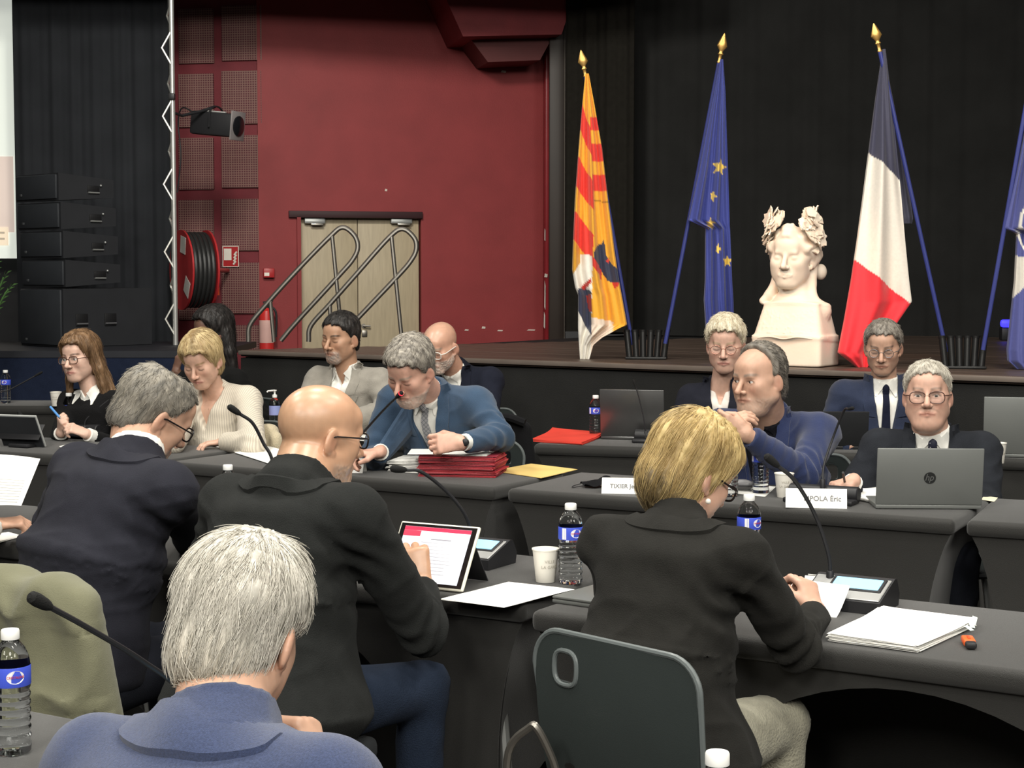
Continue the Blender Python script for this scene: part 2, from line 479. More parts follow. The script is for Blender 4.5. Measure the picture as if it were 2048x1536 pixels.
def hand_prims(fl, w, d, n, side, pose, s=1.0, fw=None):
    d = d / np.linalg.norm(d); n = n - d * (n @ d); n /= np.linalg.norm(n)
    t = np.cross(d, n) * side
    fl.add(p_rc(w - (d if fw is None else fw) * .06 * s, w + d * .005, .025 * s, .023 * s), .012)
    fl.add(p_ec(w, w + d * .080 * s, t, (.026 * s, .016 * s), (.040 * s, .013 * s), .012 * s), .012)
    fl.add(p_rc(w + d * .01 * s + t * .02 * s + n * .006, w + d * .045 * s + t * .026 * s + n * .01, .014 * s, .013 * s), .012)
    curls = {'flat': (6, 10, 8), 'relax': (18, 26, 20), 'curl': (38, 52, 36), 'fist': (62, 78, 55), 'point': (25, 40, 30), 'bend': (48, 22, 12)}[pose]
    lens, offs = (.070, .079, .073, .057), (.0295, .0095, -.0105, -.0285)
    for i in range(4):
        p = w + d * (.083 - (.006 if i == 3 else 0)) * s + t * offs[i] * s
        a = 0
        for j, (fr, r0, r1) in enumerate(((.44, .0100, .0092), (.31, .0092, .0084), (.25, .0084, .0070))):
            a += curls[j] * (1 + .10 * i) * (.45 if pose == 'point' and i == 0 else 1)
            dd = math.cos(R(a)) * d + math.sin(R(a)) * n + t * (.10 - .07 * i) * .6
            dd /= np.linalg.norm(dd); p2 = p + dd * lens[i] * fr * s
            fl.add(p_rc(p, p2, r0 * s, r1 * s), .0035); p = p2
    b = w + d * .028 * s + t * .028 * s + n * .004
    cc = .9 if pose in ('curl', 'fist', 'point') else .35
    p1 = b + (t * (.75 - .35 * cc) + d * .75 + n * .5 * cc) / 1.1 * .042 * s
    p2 = p1 + (t * (.35 - .7 * cc) + d * .9 + n * .35 * cc) * .030 * s
    fl.add(p_rc(b, p1, .0135 * s, .0105 * s), .006); fl.add(p_rc(p1, p2, .0105 * s, .0085 * s), .003)
    return w + d * .06

def ik(S, W, l1, l2, pole):
    D = W - S; L = np.linalg.norm(D); mx = (l1 + l2) * .985
    if L > mx: l1 *= L / mx; l2 *= L / mx
    D /= L; x = (l1 * l1 - l2 * l2 + L * L) / (2 * L); h = math.sqrt(max(1e-6, l1 * l1 - x * x))
    p = pole - D * (pole @ D); p /= np.linalg.norm(p)
    return S + D * x + p * h

def hair_make(root, base, hc, Rm, s, h, name='hair', seed=1):
    """h: dict style,colors(two),thick,line,[bald],[locks],strands,slen,seg,lift,r"""
    line = h['line']; th = h['thick']
    lo = hc - .24 * s; hi = hc + .24 * s
    if h.get('locks'): lo = lo - V3(.1, .1, .22); hi = hi + V3(.1, .1, 0)
    fl = Field.uniform(lo, hi, h.get('vox', .0058))
    L = lambda *p: hc + Rm @ (V3(*p) * s)
    fl.add(p_ell(L(0, -.014 - th * .2, .034 + th * h.get('top', .6)), (V3(.075, .097, .086) + th) * s, Rm), .01)
    fl.add(p_ell(L(0, .012, .052 + th * .3), (V3(.066, .074, .060) + th) * s, Rm), .02)
    fl.add(p_ell(L(0, -.045, -.03), (V3(.060, .062, .066) + th * h.get('nape', .5)) * s, Rm), .02)
    for (c, r) in h.get('blobs', []): fl.add(p_ell(L(*c), V3(*r) * s, Rm), .02)
    zs = np.array([p[0] for p in line]); ys = np.array([p[1] for p in line])
    tw = h.get('temple', 0.0); wid = h.get('open', None)
    def region(X, Y, Z):
        x, y, z = (X - hc[0]) / s, (Y - hc[1]) / s, (Z - hc[2]) / s
        lx = x * Rm[0, 0] + y * Rm[1, 0] + z * Rm[2, 0]; ly = x * Rm[0, 1] + y * Rm[1, 1] + z * Rm[2, 1]; lz = x * Rm[0, 2] + y * Rm[1, 2] + z * Rm[2, 2]
        wob = .004 * np.sin(lx * 140 + lz * 60) + .003 * np.sin(lx * 310 + 1)
        return (ly - np.interp(lz + wob - tw * np.exp(-((np.abs(lx) - .046) / .017) ** 2), zs, ys)) * s * .8
    fl.clip(region, h.get('edge', .018))
    for (c, r) in h.get('cut', []): fl.add(p_ell(L(*c), V3(*r) * s, Rm), .008 * s, 's')
    if h.get('ears', 1):
        for q in (-1, 1): fl.add(p_ell(L(q * .088, -.006, -.012), V3(.026, .023, .036) * s, Rm), .006, 's')
    for (pts, r0, r1) in h.get('locks', []):
        W = [L(*p) for p in pts]
        for i in range(len(W) - 1):
            a = r0 + (r1 - r0) * i / (len(W) - 1); b = r0 + (r1 - r0) * (i + 1) / (len(W) - 1)
            fl.add(p_rc(W[i], W[i + 1], a, b), .015)
    V, Q = fl.mesh()
    N = vnormals(V, Q)
    loc = (V - hc) @ Rm / s
    fr = np.array(h.get('grain', (70, 70, 14)), float)
    V = V + N * (wav(loc, fr, seed) * h.get('rough', .0022) + wav(loc, fr * 2.2, seed + 1) * h.get('rough', .0022) * .5)[:, None]
    c0, c1 = np.array(h['colors'][0]), np.array(h['colors'][1])
    def colour(locp, seed2, amp=.5):
        g = np.random.default_rng(seed2)
        w = np.clip(.5 + .45 * wav(locp, fr * .6, seed + 3) + amp * (g.random(len(locp)) - .5), 0, 1)
        c = c0 + (c1 - c0) * w[:, None]
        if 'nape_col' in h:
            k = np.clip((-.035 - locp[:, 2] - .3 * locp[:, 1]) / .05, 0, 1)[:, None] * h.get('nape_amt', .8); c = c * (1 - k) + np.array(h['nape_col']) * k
        if 'root_col' in h:
            k = np.clip((.022 - np.abs(locp[:, 0] + .01)) / .02, 0, 1) * np.clip((locp[:, 2] - .09) / .03, 0, 1) * .6
            c = c * (1 - k[:, None]) + np.array(h['root_col']) * k[:, None]
        return c
    ho = put(name, mesh_np(name, V - base, Q, colour(loc, seed, .15) * h.get('shell', .85)), HAIRM, root)
    n = h.get('strands', 0)
    if n and len(Q):
        g = np.random.default_rng(seed + 9)
        A = np.linalg.norm(np.cross(V[Q[:, 2]] - V[Q[:, 0]], V[Q[:, 3]] - V[Q[:, 1]]), axis=1)
        qi = g.choice(len(Q), n, p=A / A.sum()); uu, vv = g.random(n)[:, None], g.random(n)[:, None]
        q = Q[qi]; P = (V[q[:, 0]] * (1 - uu) + V[q[:, 1]] * uu) * (1 - vv) + (V[q[:, 3]] * (1 - uu) + V[q[:, 2]] * uu) * vv
        seg = h.get('seg', 6); sl = h.get('slen', .03) / seg * s; lift = h.get('lift', .002)
        ln = g.uniform(.5, 1.2, n)[:, None]; lift = lift * (.35 + 2.4 * g.random(n)[:, None] ** 4)
        jit = g.normal(size=(n, 3)) * h.get('jit', .25)
        pts = [P - fl.grad(P) * .001]
        crown = V3(*h.get('crown', (0, -.05, .115)))
        flow = h.get('flow', None)
        for j in range(seg):
            lc = (P - hc) @ Rm / s
            d = flow(lc) if flow else (lc - crown)
            d = d / (np.linalg.norm(d, axis=1)[:, None] + 1e-6) + V3(0, 0, -h.get('drop', .4)) + .5 * h.get('curl', 0) * np.stack([wav(lc, 22, seed + 20), wav(lc, 22, seed + 21), wav(lc, 22, seed + 22)], 1)
            d = (d + jit) @ Rm.T
            gr = fl.grad(P); d = d - gr * (d * gr).sum(1)[:, None]
            d /= np.linalg.norm(d, axis=1)[:, None] + 1e-6
            P = P + d * sl * ln
            f = fl.sample(P)[:, None]; gr = fl.grad(P)
            P = P - gr * (np.clip(f, -.02, .02) - lift * (j + 1) / seg)
            pts.append(P)
        put(name + '_strands', strand_mesh(name + '_strands', np.stack(pts, 1) - base, h.get('r', .0011),
                                        colour((pts[0] - hc) @ Rm / s, seed + 4, .7)), HAIRM, ho)['kind'] = 'stuff'
    return ho

def strand_mesh(name, S, r, cols):
    n, m, _ = S.shape
    T = np.gradient(S, axis=1); T /= np.linalg.norm(T, axis=2)[:, :, None] + 1e-9
    ref = np.where(np.abs(T[:, :1, 2:3]) < .9, V3(0, 0, 1), V3(1, 0, 0)) * np.ones_like(T)
    a = np.cross(T, ref); a /= np.linalg.norm(a, axis=2)[:, :, None] + 1e-9; b = np.cross(T, a)
    rr = (r * np.linspace(1, .25, m))[None, :, None]
    ring = [S + rr * (math.cos(t) * a + math.sin(t) * b) for t in (0, 2.094, 4.189)]
    V = np.stack(ring, 2).reshape(-1, 3)
    i = np.arange(n)[:, None, None] * m * 3 + np.arange(m - 1)[None, :, None] * 3; k = np.arange(3)[None, None, :]; k2 = (k + 1) % 3
    Q = np.stack([i + k, i + k2, i + 3 + k2, i + 3 + k], -1).reshape(-1, 4)
    return mesh_np(name, V, Q, np.repeat(cols, m * 3, 0))

def patch_strip(fl, inner, outer, org, T, off=.005, th=.004, nu=5, nv=14, start=.35):
    """cloth strip between two polylines given in torso (x, z) coordinates, laid on the surface `fl`"""
    def res(pl):
        pl = np.asarray(pl, float); d = np.r_[0, np.cumsum(np.linalg.norm(np.diff(pl, axis=0), axis=1))]
        t = np.linspace(0, d[-1], nv); return np.stack([np.interp(t, d, pl[:, 0]), np.interp(t, d, pl[:, 1])], 1)
    a, b = res(inner), res(outer)
    G = a[:, None] + (b - a)[:, None] * np.linspace(0, 1, nu)[None, :, None]
    P = org + G[..., :1] * T[:, 0] + G[..., 1:] * T[:, 2] + T[:, 1] * start
    H = fl.project(P.reshape(-1, 3), -T[:, 1]).reshape(nv, nu, 3)
    return gsheet(H + T[:, 1] * (off - th), T[:, 1] * th)

def spectacles(root, base, hc, Rm, s, o):
    L = lambda *p: hc + Rm @ (V3(*p) * s) - base
    m = o.get('mat', GLASS_FRAME); r = o.get('r', .0016); rx, rz = o.get('size', (.025, .018)); pwr = o.get('pow', 3.0)
    dy = o.get('dy', .101); zc = o.get('z', 0.0)
    gs = []
    e = bpy.data.objects.new('spectacles', None); COL.objects.link(e); e.parent = root
    for q in (-1, 1):
        ring = []
        for k in range(22):
            a = 2 * math.pi * k / 22; c, sn = math.cos(a), math.sin(a)
            x = rx * math.copysign(abs(c) ** (2 / pwr), c); z = rz * math.copysign(abs(sn) ** (2 / pwr), sn)
            ring.append(L(q * (.034) + x, dy - .10 * abs(q * .034 + x) ** 1.4, zc + z))
        gs.append(gtube(ring, r, 6, closed=True))
        c = np.mean(ring, 0); vv = np.array([c] + ring); ff = [(0, 1 + k, 1 + (k + 1) % 22) for k in range(22)]
        obj('lens', (vv, ff), GLASS_LENS, e)
        gs.append(gtube([L(q * .059, dy - .003, zc + .007), L(q * .076, dy - .02, zc + .008), L(q * .086, .0, .008), L(q * .085, -.02, .002)], r * .95, 6))
    gs.append(gtube([L(-.010, dy, zc + .003), L(0, dy + .003, zc + .006), L(.010, dy, zc + .003)], r, 6))
    obj('frame', join(*gs), m, e)
    return e

def person(label, c):
    """c: neck, yaw, lean, head(pos,yaw,pitch,roll,scale), arms, look ... everything in world metres"""
    neck = V3(*c['neck']); yaw = c['yaw']; lean = c.get('lean', 10); sl = c.get('side', 0); b = c.get('build', 1.0)
    T = hframe(yaw, lean, sl); rT, fT, uT = T[:, 0], T[:, 1], T[:, 2]
    T2 = hframe(yaw, lean * .35, sl * .5); u2 = T2[:, 2]
    waist = neck - uT * .27
    pelvis = waist - u2 * max(.12, (waist[2] - .55) / u2[2])
    fwd = V3(math.sin(R(yaw)), math.cos(R(yaw)), 0)
    root = thing('person', label, 'person', (pelvis[0], pelvis[1], 0)); base = V3(pelvis[0], pelvis[1], 0)
    hc, hy, hp, hr, hs = c['head']; hc = V3(*hc); Rm = hframe(hy, hp, hr)
    fem = c.get('fem', 0); sw = c.get('sw', .185 - .03 * fem) * b
    cw, cd = (.168 - .022 * fem) * b * c.get('cw', 1), (.112 - .006 * fem) * b; ww, wd = (.158 - .03 * fem) * b, (.108 + c.get('belly', 0)) * b
    Sh = {}
    for q, nm in ((-1, 'L'), (1, 'R')):
        off = V3(*c.get('sh' + nm, (0, 0, 0)))
        Sh[nm] = neck - uT * .055 + rT * (q * sw) + rT * off[0] + fT * off[1] + uT * off[2]
    arms = {}
    for nm, q in (('L', -1), ('R', 1)):
        a = c['arm' + nm]
        W = V3(*a['w']); pole = V3(*a.get('pole', (0, 0, -1))) + rT * q * .5 - fT * .2
        if 'e' in a: E_ = V3(*a['e'])
        else: E_ = ik(Sh[nm], W, .285 * c.get('alen', 1), .25 * c.get('alen', 1), pole)
        arms[nm] = (Sh[nm], E_, W, V3(*a.get('d', W - E_)), V3(*a.get('n', (0, 0, -1))), a.get('pose', 'relax'), q)
    # ---- body (one continuous surface)
    hv = c.get('vox', .0034)
    fine = [[], [], []]
    for i in range(3): fine[i].append((hc[i] - .125 * hs, hc[i] + .135 * hs, hv))
    for nm in arms:
        if c['arm' + nm].get('hide'): continue
        S_, E_, W, d, n, pose, q = arms[nm]; ctr = W + d / np.linalg.norm(d) * .075
        for i in range(3): fine[i].append((ctr[i] - .10, ctr[i] + .10, .0047))
    allp = np.array([hc - .17, hc + .17, pelvis - .25, pelvis + .25] + [p for nm in arms for p in (arms[nm][1] - .12, arms[nm][1] + .12, arms[nm][2] - .2, arms[nm][2] + .2)] + [Sh['L'] - .12, Sh['R'] - .12, Sh['L'] + .12, Sh['R'] + .12])
    lo, hi = allp.min(0), allp.max(0); lo[2] = max(lo[2], .38)
    fl = Field(*[axis(lo[i], hi[i], fine[i], .016) for i in range(3)])
    k_ = .03; sk = .82
    fl.add(p_ec(neck - uT * .10, waist, rT, (cw * sk, cd * sk), (ww * sk, wd * sk), .05), k_)
    fl.add(p_ec(waist, pelvis, rT, (ww * sk, wd * sk), (.15 * b, .11 * b), .05), k_)
    for nm in arms:
        S_, E_, W, d, n, pose, q = arms[nm]
        fl.add(p_rc(neck - uT * .04 + rT * q * .04, S_, .045, .045), k_)
        fl.add(p_rc(S_, E_, .040, .031), .02); fl.add(p_rc(E_, W, .031, .024), .015)
    L = lambda *p: hc + Rm @ (V3(*p) * hs)
    nr = (.057 - .010 * fem) * c.get('neckr', 1)
    fl.add(p_rc(L(0, -.022, -.045), neck + fT * .012, nr * hs, nr * 1.10), .022)
    head_prims(fl, hc, Rm, hs, c.get('face', {}))
    for nm in arms:
        S_, E_, W, d, n, pose, q = arms[nm]
        if not c['arm' + nm].get('hide'): hand_prims(fl, W, d, n, q, pose, c.get('hand', 1.0) * (1 - .08 * fem), (W - E_) / np.linalg.norm(W - E_))
    V, Q = fl.mesh()
    loc = (V - hc) @ Rm / hs; x, y, z = loc.T
    skin = np.array(c['skin']); col = np.tile(skin, (len(V), 1))
    near = (np.abs(loc) < .16).all(1)
    blo = near * (.5 * np.clip(1 - np.linalg.norm((loc - V3(0, .11, -.03)) / V3(.02, .03, .02), axis=1), 0, 1) + .55 * np.clip(1 - np.linalg.norm((np.abs(loc) * V3(1, 0, 0) + loc * V3(0, 1, 1) - V3(.042, .075, -.028)) / V3(.026, .05, .026), axis=1), 0, 1)
                  + .6 * np.clip(1 - np.linalg.norm((np.abs(loc) * V3(1, 0, 0) + loc * V3(0, 1, 1) - V3(.086, -.01, -.01)) / V3(.02, .03, .04), axis=1), 0, 1))
    col = col * (1 - blo[:, None] * V3(.05, .28, .28))
    lip = .75 * near * np.clip(1.6 - 1.3 * np.linalg.norm((loc - V3(0, .095, -.0645)) / V3(.034, .04, .0098), axis=1), 0, 1)
    col = col * (1 - lip[:, None]) + np.array(c.get('lip', skin * V3(.80, .58, .56))) * lip[:, None]
    seam = near * np.clip(1.5 - np.abs(z + .0645 + .04 * x * x / .026) / .0026, 0, 1) * np.clip((.0285 - np.abs(x)) / .004, 0, 1) * (y > .07) * .7  # painted lip line: darker pigment plus the shade inside the mouth slit
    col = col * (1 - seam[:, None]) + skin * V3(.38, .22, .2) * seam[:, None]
    if 'brow' in c:
        ax = np.abs(x); bz = .0245 + .0055 * np.sin(np.clip((ax - .012) / .042, 0, 1) * 2.6) + c.get('browz', 0)
        m = near * np.clip(1.5 - np.abs(z - bz) / .0045, 0, 1) * np.clip((ax - .010) / .006, 0, 1) * np.clip((.056 - ax) / .008, 0, 1) * (y > .05) * c.get('browa', .85)
        col = col * (1 - m[:, None]) + np.array(c['brow']) * m[:, None]
    if 'lash' in c or not c.get('face', {}).get('eye_open', 0):
        ax = np.abs(x); zz = -.0045 if not c.get('face', {}).get('eye_open', 0) else .0072
        m = near * np.clip(1.4 - np.abs(z - zz + .004 * ((ax - .0325) / .015) ** 2 * (-1 if zz < 0 else 1)) / .0028, 0, 1) * (np.abs(ax - .0325) < .0165) * (y > .07) * .55
        col = col * (1 - m[:, None]) + np.array(c.get('lash', (.05, .03, .025))) * m[:, None]
    if 'beard' in c:
        bc, amt = c['beard'][0], c['beard'][1]; zt = c['beard'][2] if len(c['beard']) > 2 else -.035
        m = near * np.clip((zt - z + .25 * np.clip(.03 - y, 0, 1) * (zt > -.05) + .02 * (np.abs(x) - .05)) / .012, 0, 1) * np.clip((y + .005) / .02, 0, 1) * np.clip((z + .145) / .02, 0, 1)
        if c['beard'][3:] == ('goatee',): m = m * np.clip((.052 - np.abs(x)) / .012, 0, 1) * np.clip((y - .04) / .02, 0, 1)
        m = m * (1 - lip) * amt * np.clip(.75 + .35 * wav(loc, 90, 5), 0, 1)
        col = col * (1 - m[:, None]) + np.array(bc) * m[:, None]
        Nv = vnormals(V, Q); V = V + Nv * (m * .004 * (1 + .6 * wav(loc, 110, 8)))[:, None]
    if 'scalp' in c:
        sc, amt = c['scalp']
        m = near * np.clip((z - .02 + .9 * (-.0 - y) - .0) / .03, 0, 1) * np.clip((.075 - np.hypot(x * 1.1, (y + .02) * .8) + (.08 - z) * .9) / .03, 0, 1) * (y < .06) * np.clip((z + .075) / .02, 0, 1) * amt
        col = col * (1 - m[:, None]) + np.array(sc) * m[:, None]
    col = col * (1 + .05 * wav(V, 30, 3)[:, None])
    keep = (np.linalg.norm(V - (hc + (neck - hc) * .25), axis=1) < .20 * hs)
    for nm in arms:
        if not c['arm' + nm].get('hide'): keep |= np.linalg.norm(V - (arms[nm][2] + arms[nm][3] / np.linalg.norm(arms[nm][3]) * .06), axis=1) < .16
    V, Q, ix = thin_out(V, Q, keep, .024); col = col[ix]
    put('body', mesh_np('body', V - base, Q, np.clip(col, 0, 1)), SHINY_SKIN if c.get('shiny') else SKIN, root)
    if c.get('face', {}).get('eye_open', 0):
        gz = V3(*c.get('gaze', (0, 1, 0))); gz /= np.linalg.norm(gz)
        for q in (-1, 1):
            g = gsphere(.0128 * hs, u=20, w=16); v = np.asarray(g[0]); dr = v / np.linalg.norm(v, axis=1)[:, None]
            cs = dr @ gz; cc = np.where((cs > .975)[:, None], V3(.01, .01, .01), np.where((cs > .90)[:, None], V3(*c.get('iris', (.06, .035, .02))), V3(.62, .58, .54)))
            obj('eye', (v @ Rm.T + L(q * .0325, .0745, .003) - base, g[1]), EYE, root, cols=cc)
    # ---- hair, beard, spectacles
    for i, h in enumerate(c.get('hair', [])): hair_make(root, base, hc, Rm, hs, h, h.get('name', 'hair'), c.get('seed', 3) + i * 7)
    if 'glasses' in c: spectacles(root, base, hc, Rm, hs, c['glasses'])
    # ---- clothes
    g = c['top']; jv = g.get('vox', .0095); o_ = g.get('loose', .0)
    jl = np.array([neck, waist, pelvis - V3(0, 0, .1), *[p for nm in arms for p in arms[nm][:3]]])
    lo, hi = jl.min(0) - .26, jl.max(0) + .22; lo[2] = max(lo[2], g.get('hem', .40)); hi[2] = max(neck[2], Sh['L'][2], Sh['R'][2], arms['L'][2][2], arms['R'][2][2]) + .14
    jf = Field.uniform(lo, hi, jv)
    def torso(f, e, full=True):
        f.add(p_ec(neck - uT * .105 - fT * .005, waist, rT, (cw + e, cd + e), (ww + e, wd + e), .075), .05)
        if full: f.add(p_ec(waist, pelvis, rT, (ww + e, wd + e), (.175 * b + e + c.get('hip', 0), .135 * b + e + c.get('hip', 0)), .06), .05)
        if full and c.get('hip'): f.add(p_ell(pelvis + V3(0, 0, -.02), (.19 * b + c['hip'], .16 * b + c['hip'], .13), T2), .05)
        for nm in arms:
            S_, q = arms[nm][0], arms[nm][6]
            f.add(p_rc(neck - uT * .045 - fT * .012 + rT * q * .035, S_ + rT * (-q) * .012, .055 + e, (.058 if not fem else .046) * b + e), .05)
    torso(jf, .012 + o_)
    for nm in arms:
        S_, E_, W, d, n, pose, q = arms[nm]; e = o_ + g.get('sleeve', 0)
        fw = (W - E_) / np.linalg.norm(W - E_); cuff = W - fw * g.get('cuff', .035)
        if g.get('short'): cuff = E_ + fw * .03
        jf.add(p_rc(S_, E_, .064 * b + e - .012 * fem, .053 * b + e - .008 * fem), .028)
        jf.add(p_rc(E_, cuff, .053 * b + e - .008 * fem, .040 * b + e - .004 * fem), .012)
        pl = cuff + fw * .014
        lo_, hi_ = pl - .09, pl + .09
        jf.add((lo_, hi_, lambda X, Y, Z, pl=pl, fw=fw, rr=.052: np.maximum(-((X - pl[0]) * fw[0] + (Y - pl[1]) * fw[1] + (Z - pl[2]) * fw[2]),
               np.sqrt((X - pl[0]) ** 2 + (Y - pl[1]) ** 2 + (Z - pl[2]) ** 2) - rr)), .004, 's') if not c['arm' + nm].get('hide') else None
    col_h = g.get('collar', .03)
    nd = hc + Rm @ V3(0, -.022, -.045) * hs - neck; nd /= np.linalg.norm(nd); nk = neck + fT * .012
    if col_h: jf.add(p_rc(nk - nd * .03 - fT * .006, nk + nd * col_h - fT * .004, (nr * 1.10 + .026), nr * 1.05 + .015), .007)
    def flat(f, hh, rr=.105):
        top = nk + nd * hh; lo_, hi_ = top - rr, top + rr
        def fn(X, Y, Z):
            x, y, z = X - top[0], Y - top[1], Z - top[2]; a_ = x * nd[0] + y * nd[1] + z * nd[2]
            return np.maximum(-a_, np.sqrt(np.maximum(x * x + y * y + z * z - a_ * a_, 0)) - rr)
        f.add((lo_, hi_, fn), .004, 's')
    if col_h: flat(jf, col_h + .012)
    pre = jf
    zb, wt = g.get('vee', (0, 0))
    def lc(X, Y, Z):
        x, y, z = X - nk[0], Y - nk[1], Z - nk[2]
        return tuple(x * T[0, i] + y * T[1, i] + z * T[2, i] for i in range(3))
    if zb:
        pre = Field(*jf.ax); pre.F = jf.F.copy()
        def wedge(X, Y, Z):
            x, f, z = lc(X, Y, Z)
            w = np.interp(z, [zb - .02, zb, -.02, .03, .10], [-.02, .004, wt, wt * 1.05, wt * 1.2])
            return -np.maximum(np.abs(x) - w, -(f - .004))
        jf.clip(wedge, .004)
    V, Q = jf.mesh(); N = vnormals(V, Q)
    amp = g.get('fold', .006)
    disp = np.zeros(len(V)); sd = c.get('seed', 3)
    rl = (V - neck) @ T
    rid = 1 - np.abs(wav(rl, (3.0, 4, 6.5), sd + 40, 1.0)); disp += amp * .55 * (np.clip(rid, 0, 1) ** 3 - .25)
    disp += amp * .5 * wav(rl, (3, 3, 4.5), sd + 41)
    for nm in arms:
        S_, E_, W = arms[nm][:3]
        de = np.linalg.norm(V - E_, axis=1); fw = (W - S_) / np.linalg.norm(W - S_)
        wv = np.sin(((V - E_) @ fw) * 2 * math.pi / .045 + 2.2 * wav(V, 6, sd + 44))
        disp += amp * 1.2 * np.exp(-(de / .085) ** 2) * wv
        ds = np.linalg.norm(V - (S_ - uT * .11), axis=1); disp += amp * .9 * np.exp(-(ds / .09) ** 2) * np.sin(((V - S_) @ (uT * .8 + rT * .5)) * 2 * math.pi / .055 + 1.5 * wav(V, 5, sd + 45))
    if zb:   # keep edge of the opening tidy
        disp *= np.clip((np.abs(rl[:, 0]) - .02) / .08, .15, 1) * (rl[:, 1] > 0) + (rl[:, 1] <= 0)
    V = V + N * disp[:, None]
    put(g.get('name', 'jacket'), mesh_np('jacket', V - base, Q), g['mat'], root)
    # shirt below
    s_ = c.get('shirt')
    if s_:
        sf = Field.uniform(np.minimum(neck, waist) - .25, np.maximum(neck, waist) + V3(.25, .25, .13), .0075)
        torso(sf, s_.get('e', -.002), False)
        if s_.get('band', 1): sf.add(p_rc(nk - nd * .02, nk + nd * s_.get('band_h', .028), nr * 1.10 + .012, nr * 1.04 + .0085), .008); flat(sf, s_.get('band_h', .028) + .014)
        vz = s_.get('open', 0)
        if vz:
            def wedge2(X, Y, Z):
                x, f, z = lc(X, Y, Z)
                w = np.interp(z, [vz - .02, vz, .03, .10], [-.02, .002, s_.get('ow', .05), s_.get('ow', .05) * 1.4])
                return -np.maximum(np.abs(x) - w, -(f - .0))
            sf0 = Field(*sf.ax); sf0.F = sf.F.copy(); sf.clip(wedge2, .004)
        else: sf0 = sf
        V, Q = sf.mesh(); N = vnormals(V, Q); rl = (V - neck) @ T
        V = V + N * (.002 * wav(rl, (9, 9, 3), sd + 50))[:, None]
        sm = s_.get('mat', WHITE_SHIRT)
        V, Q, _ = thin_out(V, Q, (rl[:, 2] > -.03) | ((np.abs(rl[:, 0]) < .11) & (rl[:, 1] > 0)), .028)
        so = put(s_.get('name', 'shirt'), mesh_np('shirt', V - base, Q), sm, root)
        if s_.get('flaps', 1):
            for q in (-1, 1):
                ow = s_.get('fw', 0.0)
                i_ = [(q * (.004 + ow), .004), (q * (.030 + ow), -.030), (q * (.044 + ow), -.052)]
                u_ = [(q * (.045 + ow), .045), (q * (.066 + ow * .6), .012), (q * (.052 + ow), -.050)]
                obj('collar_flap', move(patch_strip(pre if s_.get('over') else sf0, i_, u_, nk, T, .008, .004, 5, 8), -base), sm, so)
        if 'tie' in c:
            t = c['tie']; ln = t.get('len', .34)
            i_ = [(-.012, .0), (-.017, -.03), (-.014, -.04), (-.03, -ln)]; u_ = [(.012, .0), (.017, -.03), (.014, -.04), (.03, -ln)]
            to = obj('tie', move(patch_strip(sf0, i_, u_, nk, T, .011, .008, 7, 30), -base), t['mat'], root)
            kp = sf0.project((nk + T[:, 1] * .3 - T[:, 2] * .012)[None], -T[:, 1])[0]
            kg = gsphere(1, u=12, w=8); kv = np.asarray(kg[0]) * V3(.017, .010, .021)
            obj('knot', (kv @ T.T + kp + T[:, 1] * .006 - base, kg[1]), t['mat'], to)
    for nm in arms:      # shirt cuffs
        if c.get('cuffs') and not c['arm' + nm].get('hide'):
            S_, E_, W, d, n, pose, q = arms[nm]; fw = (W - E_) / np.linalg.norm(W - E_)
            obj('shirt_cuff', move(gtube([W - fw * .06, W - fw * .045, W - fw * .012, W - fw * .008, W - fw * .012], [.034, .036, .0355, .034, .030], 16), -base), c['cuffs'], root)
    if zb and g.get('lapel', 1):
        for q in (-1, 1):
            lw = g.get('lw', 1.0); nz_ = zb * .42
            i_ = [(q * wt * .98, .045), (q * wt * .90, nz_ * .5), (q * wt * .72, nz_)]
            u_ = [(q * (wt + .034), .055), (q * (wt + .052 * lw), nz_ * .4), (q * (wt * .8 + .050 * lw), nz_ * .92)]
            obj('collar', move(patch_strip(pre, i_, u_, nk, T, .0065, .006, 5, 12), -base), g['mat'], root)
            i_ = [(q * wt * .74, nz_), (q * wt * .4, zb * .72), (q * .006, zb)]
            u_ = [(q * (wt * .8 + .066 * lw), nz_ * 1.02), (q * (wt * .62 + .036), zb * .75), (q * .016, zb * 1.02)]
            obj('lapel', move(patch_strip(pre, i_, u_, nk, T, .007, .006, 6, 14), -base), g['mat'], root)
    if g.get('back_collar'):
        ring = []
        pts = []
        for a in np.linspace(-125, 125, 25):
            ca, sa = math.cos(R(a)), math.sin(R(a)); dirv = -fT * ca + rT * sa
            ctr = nk - fT * .005
            row = []
            for (hh, ex) in ((col_h + .014, .019), (col_h, .027), (.0, .036), (-.028, .050), (-.034, .047)):
                row.append(ctr + nd * (hh - .012 * (1 - ca)) + dirv * (nr * 1.08 + ex))
            pts.append(row)
        P = np.array(pts); sh_ = P.shape; lowr = P[:, 2:].reshape(-1, 3)
        for _ in range(6): lowr = lowr - pre.grad(lowr) * (np.clip(pre.sample(lowr), -.03, .03) - np.tile([.007, .006, -.002], len(P)))[:, None] * .8
        P[:, 2:] = lowr.reshape(len(P), 3, 3); obj('collar', move(gsheet(P, np.zeros(3) + 1e-4), -base), g['mat'], root)
    # trousers and shoes
    tr = c.get('trousers', TROUSER); tv = .022
    hips = [pelvis + rT * q * .085 - V3(0, 0, .01) for q in (-1, 1)]; kd = c.get('knees', (0, 0))
    kn, an = [], []
    for q, h_ in zip((0, 1), hips):
        a_ = R(yaw + kd[q]); kf = V3(math.sin(a_), math.cos(a_), 0)
        k1 = V3(*(h_ + kf * .40)); k1[2] = .53; kn.append(k1); a1 = k1 - kf * c.get('tuck', .03); a1 = V3(a1[0], a1[1], .10); an.append((a1, kf))
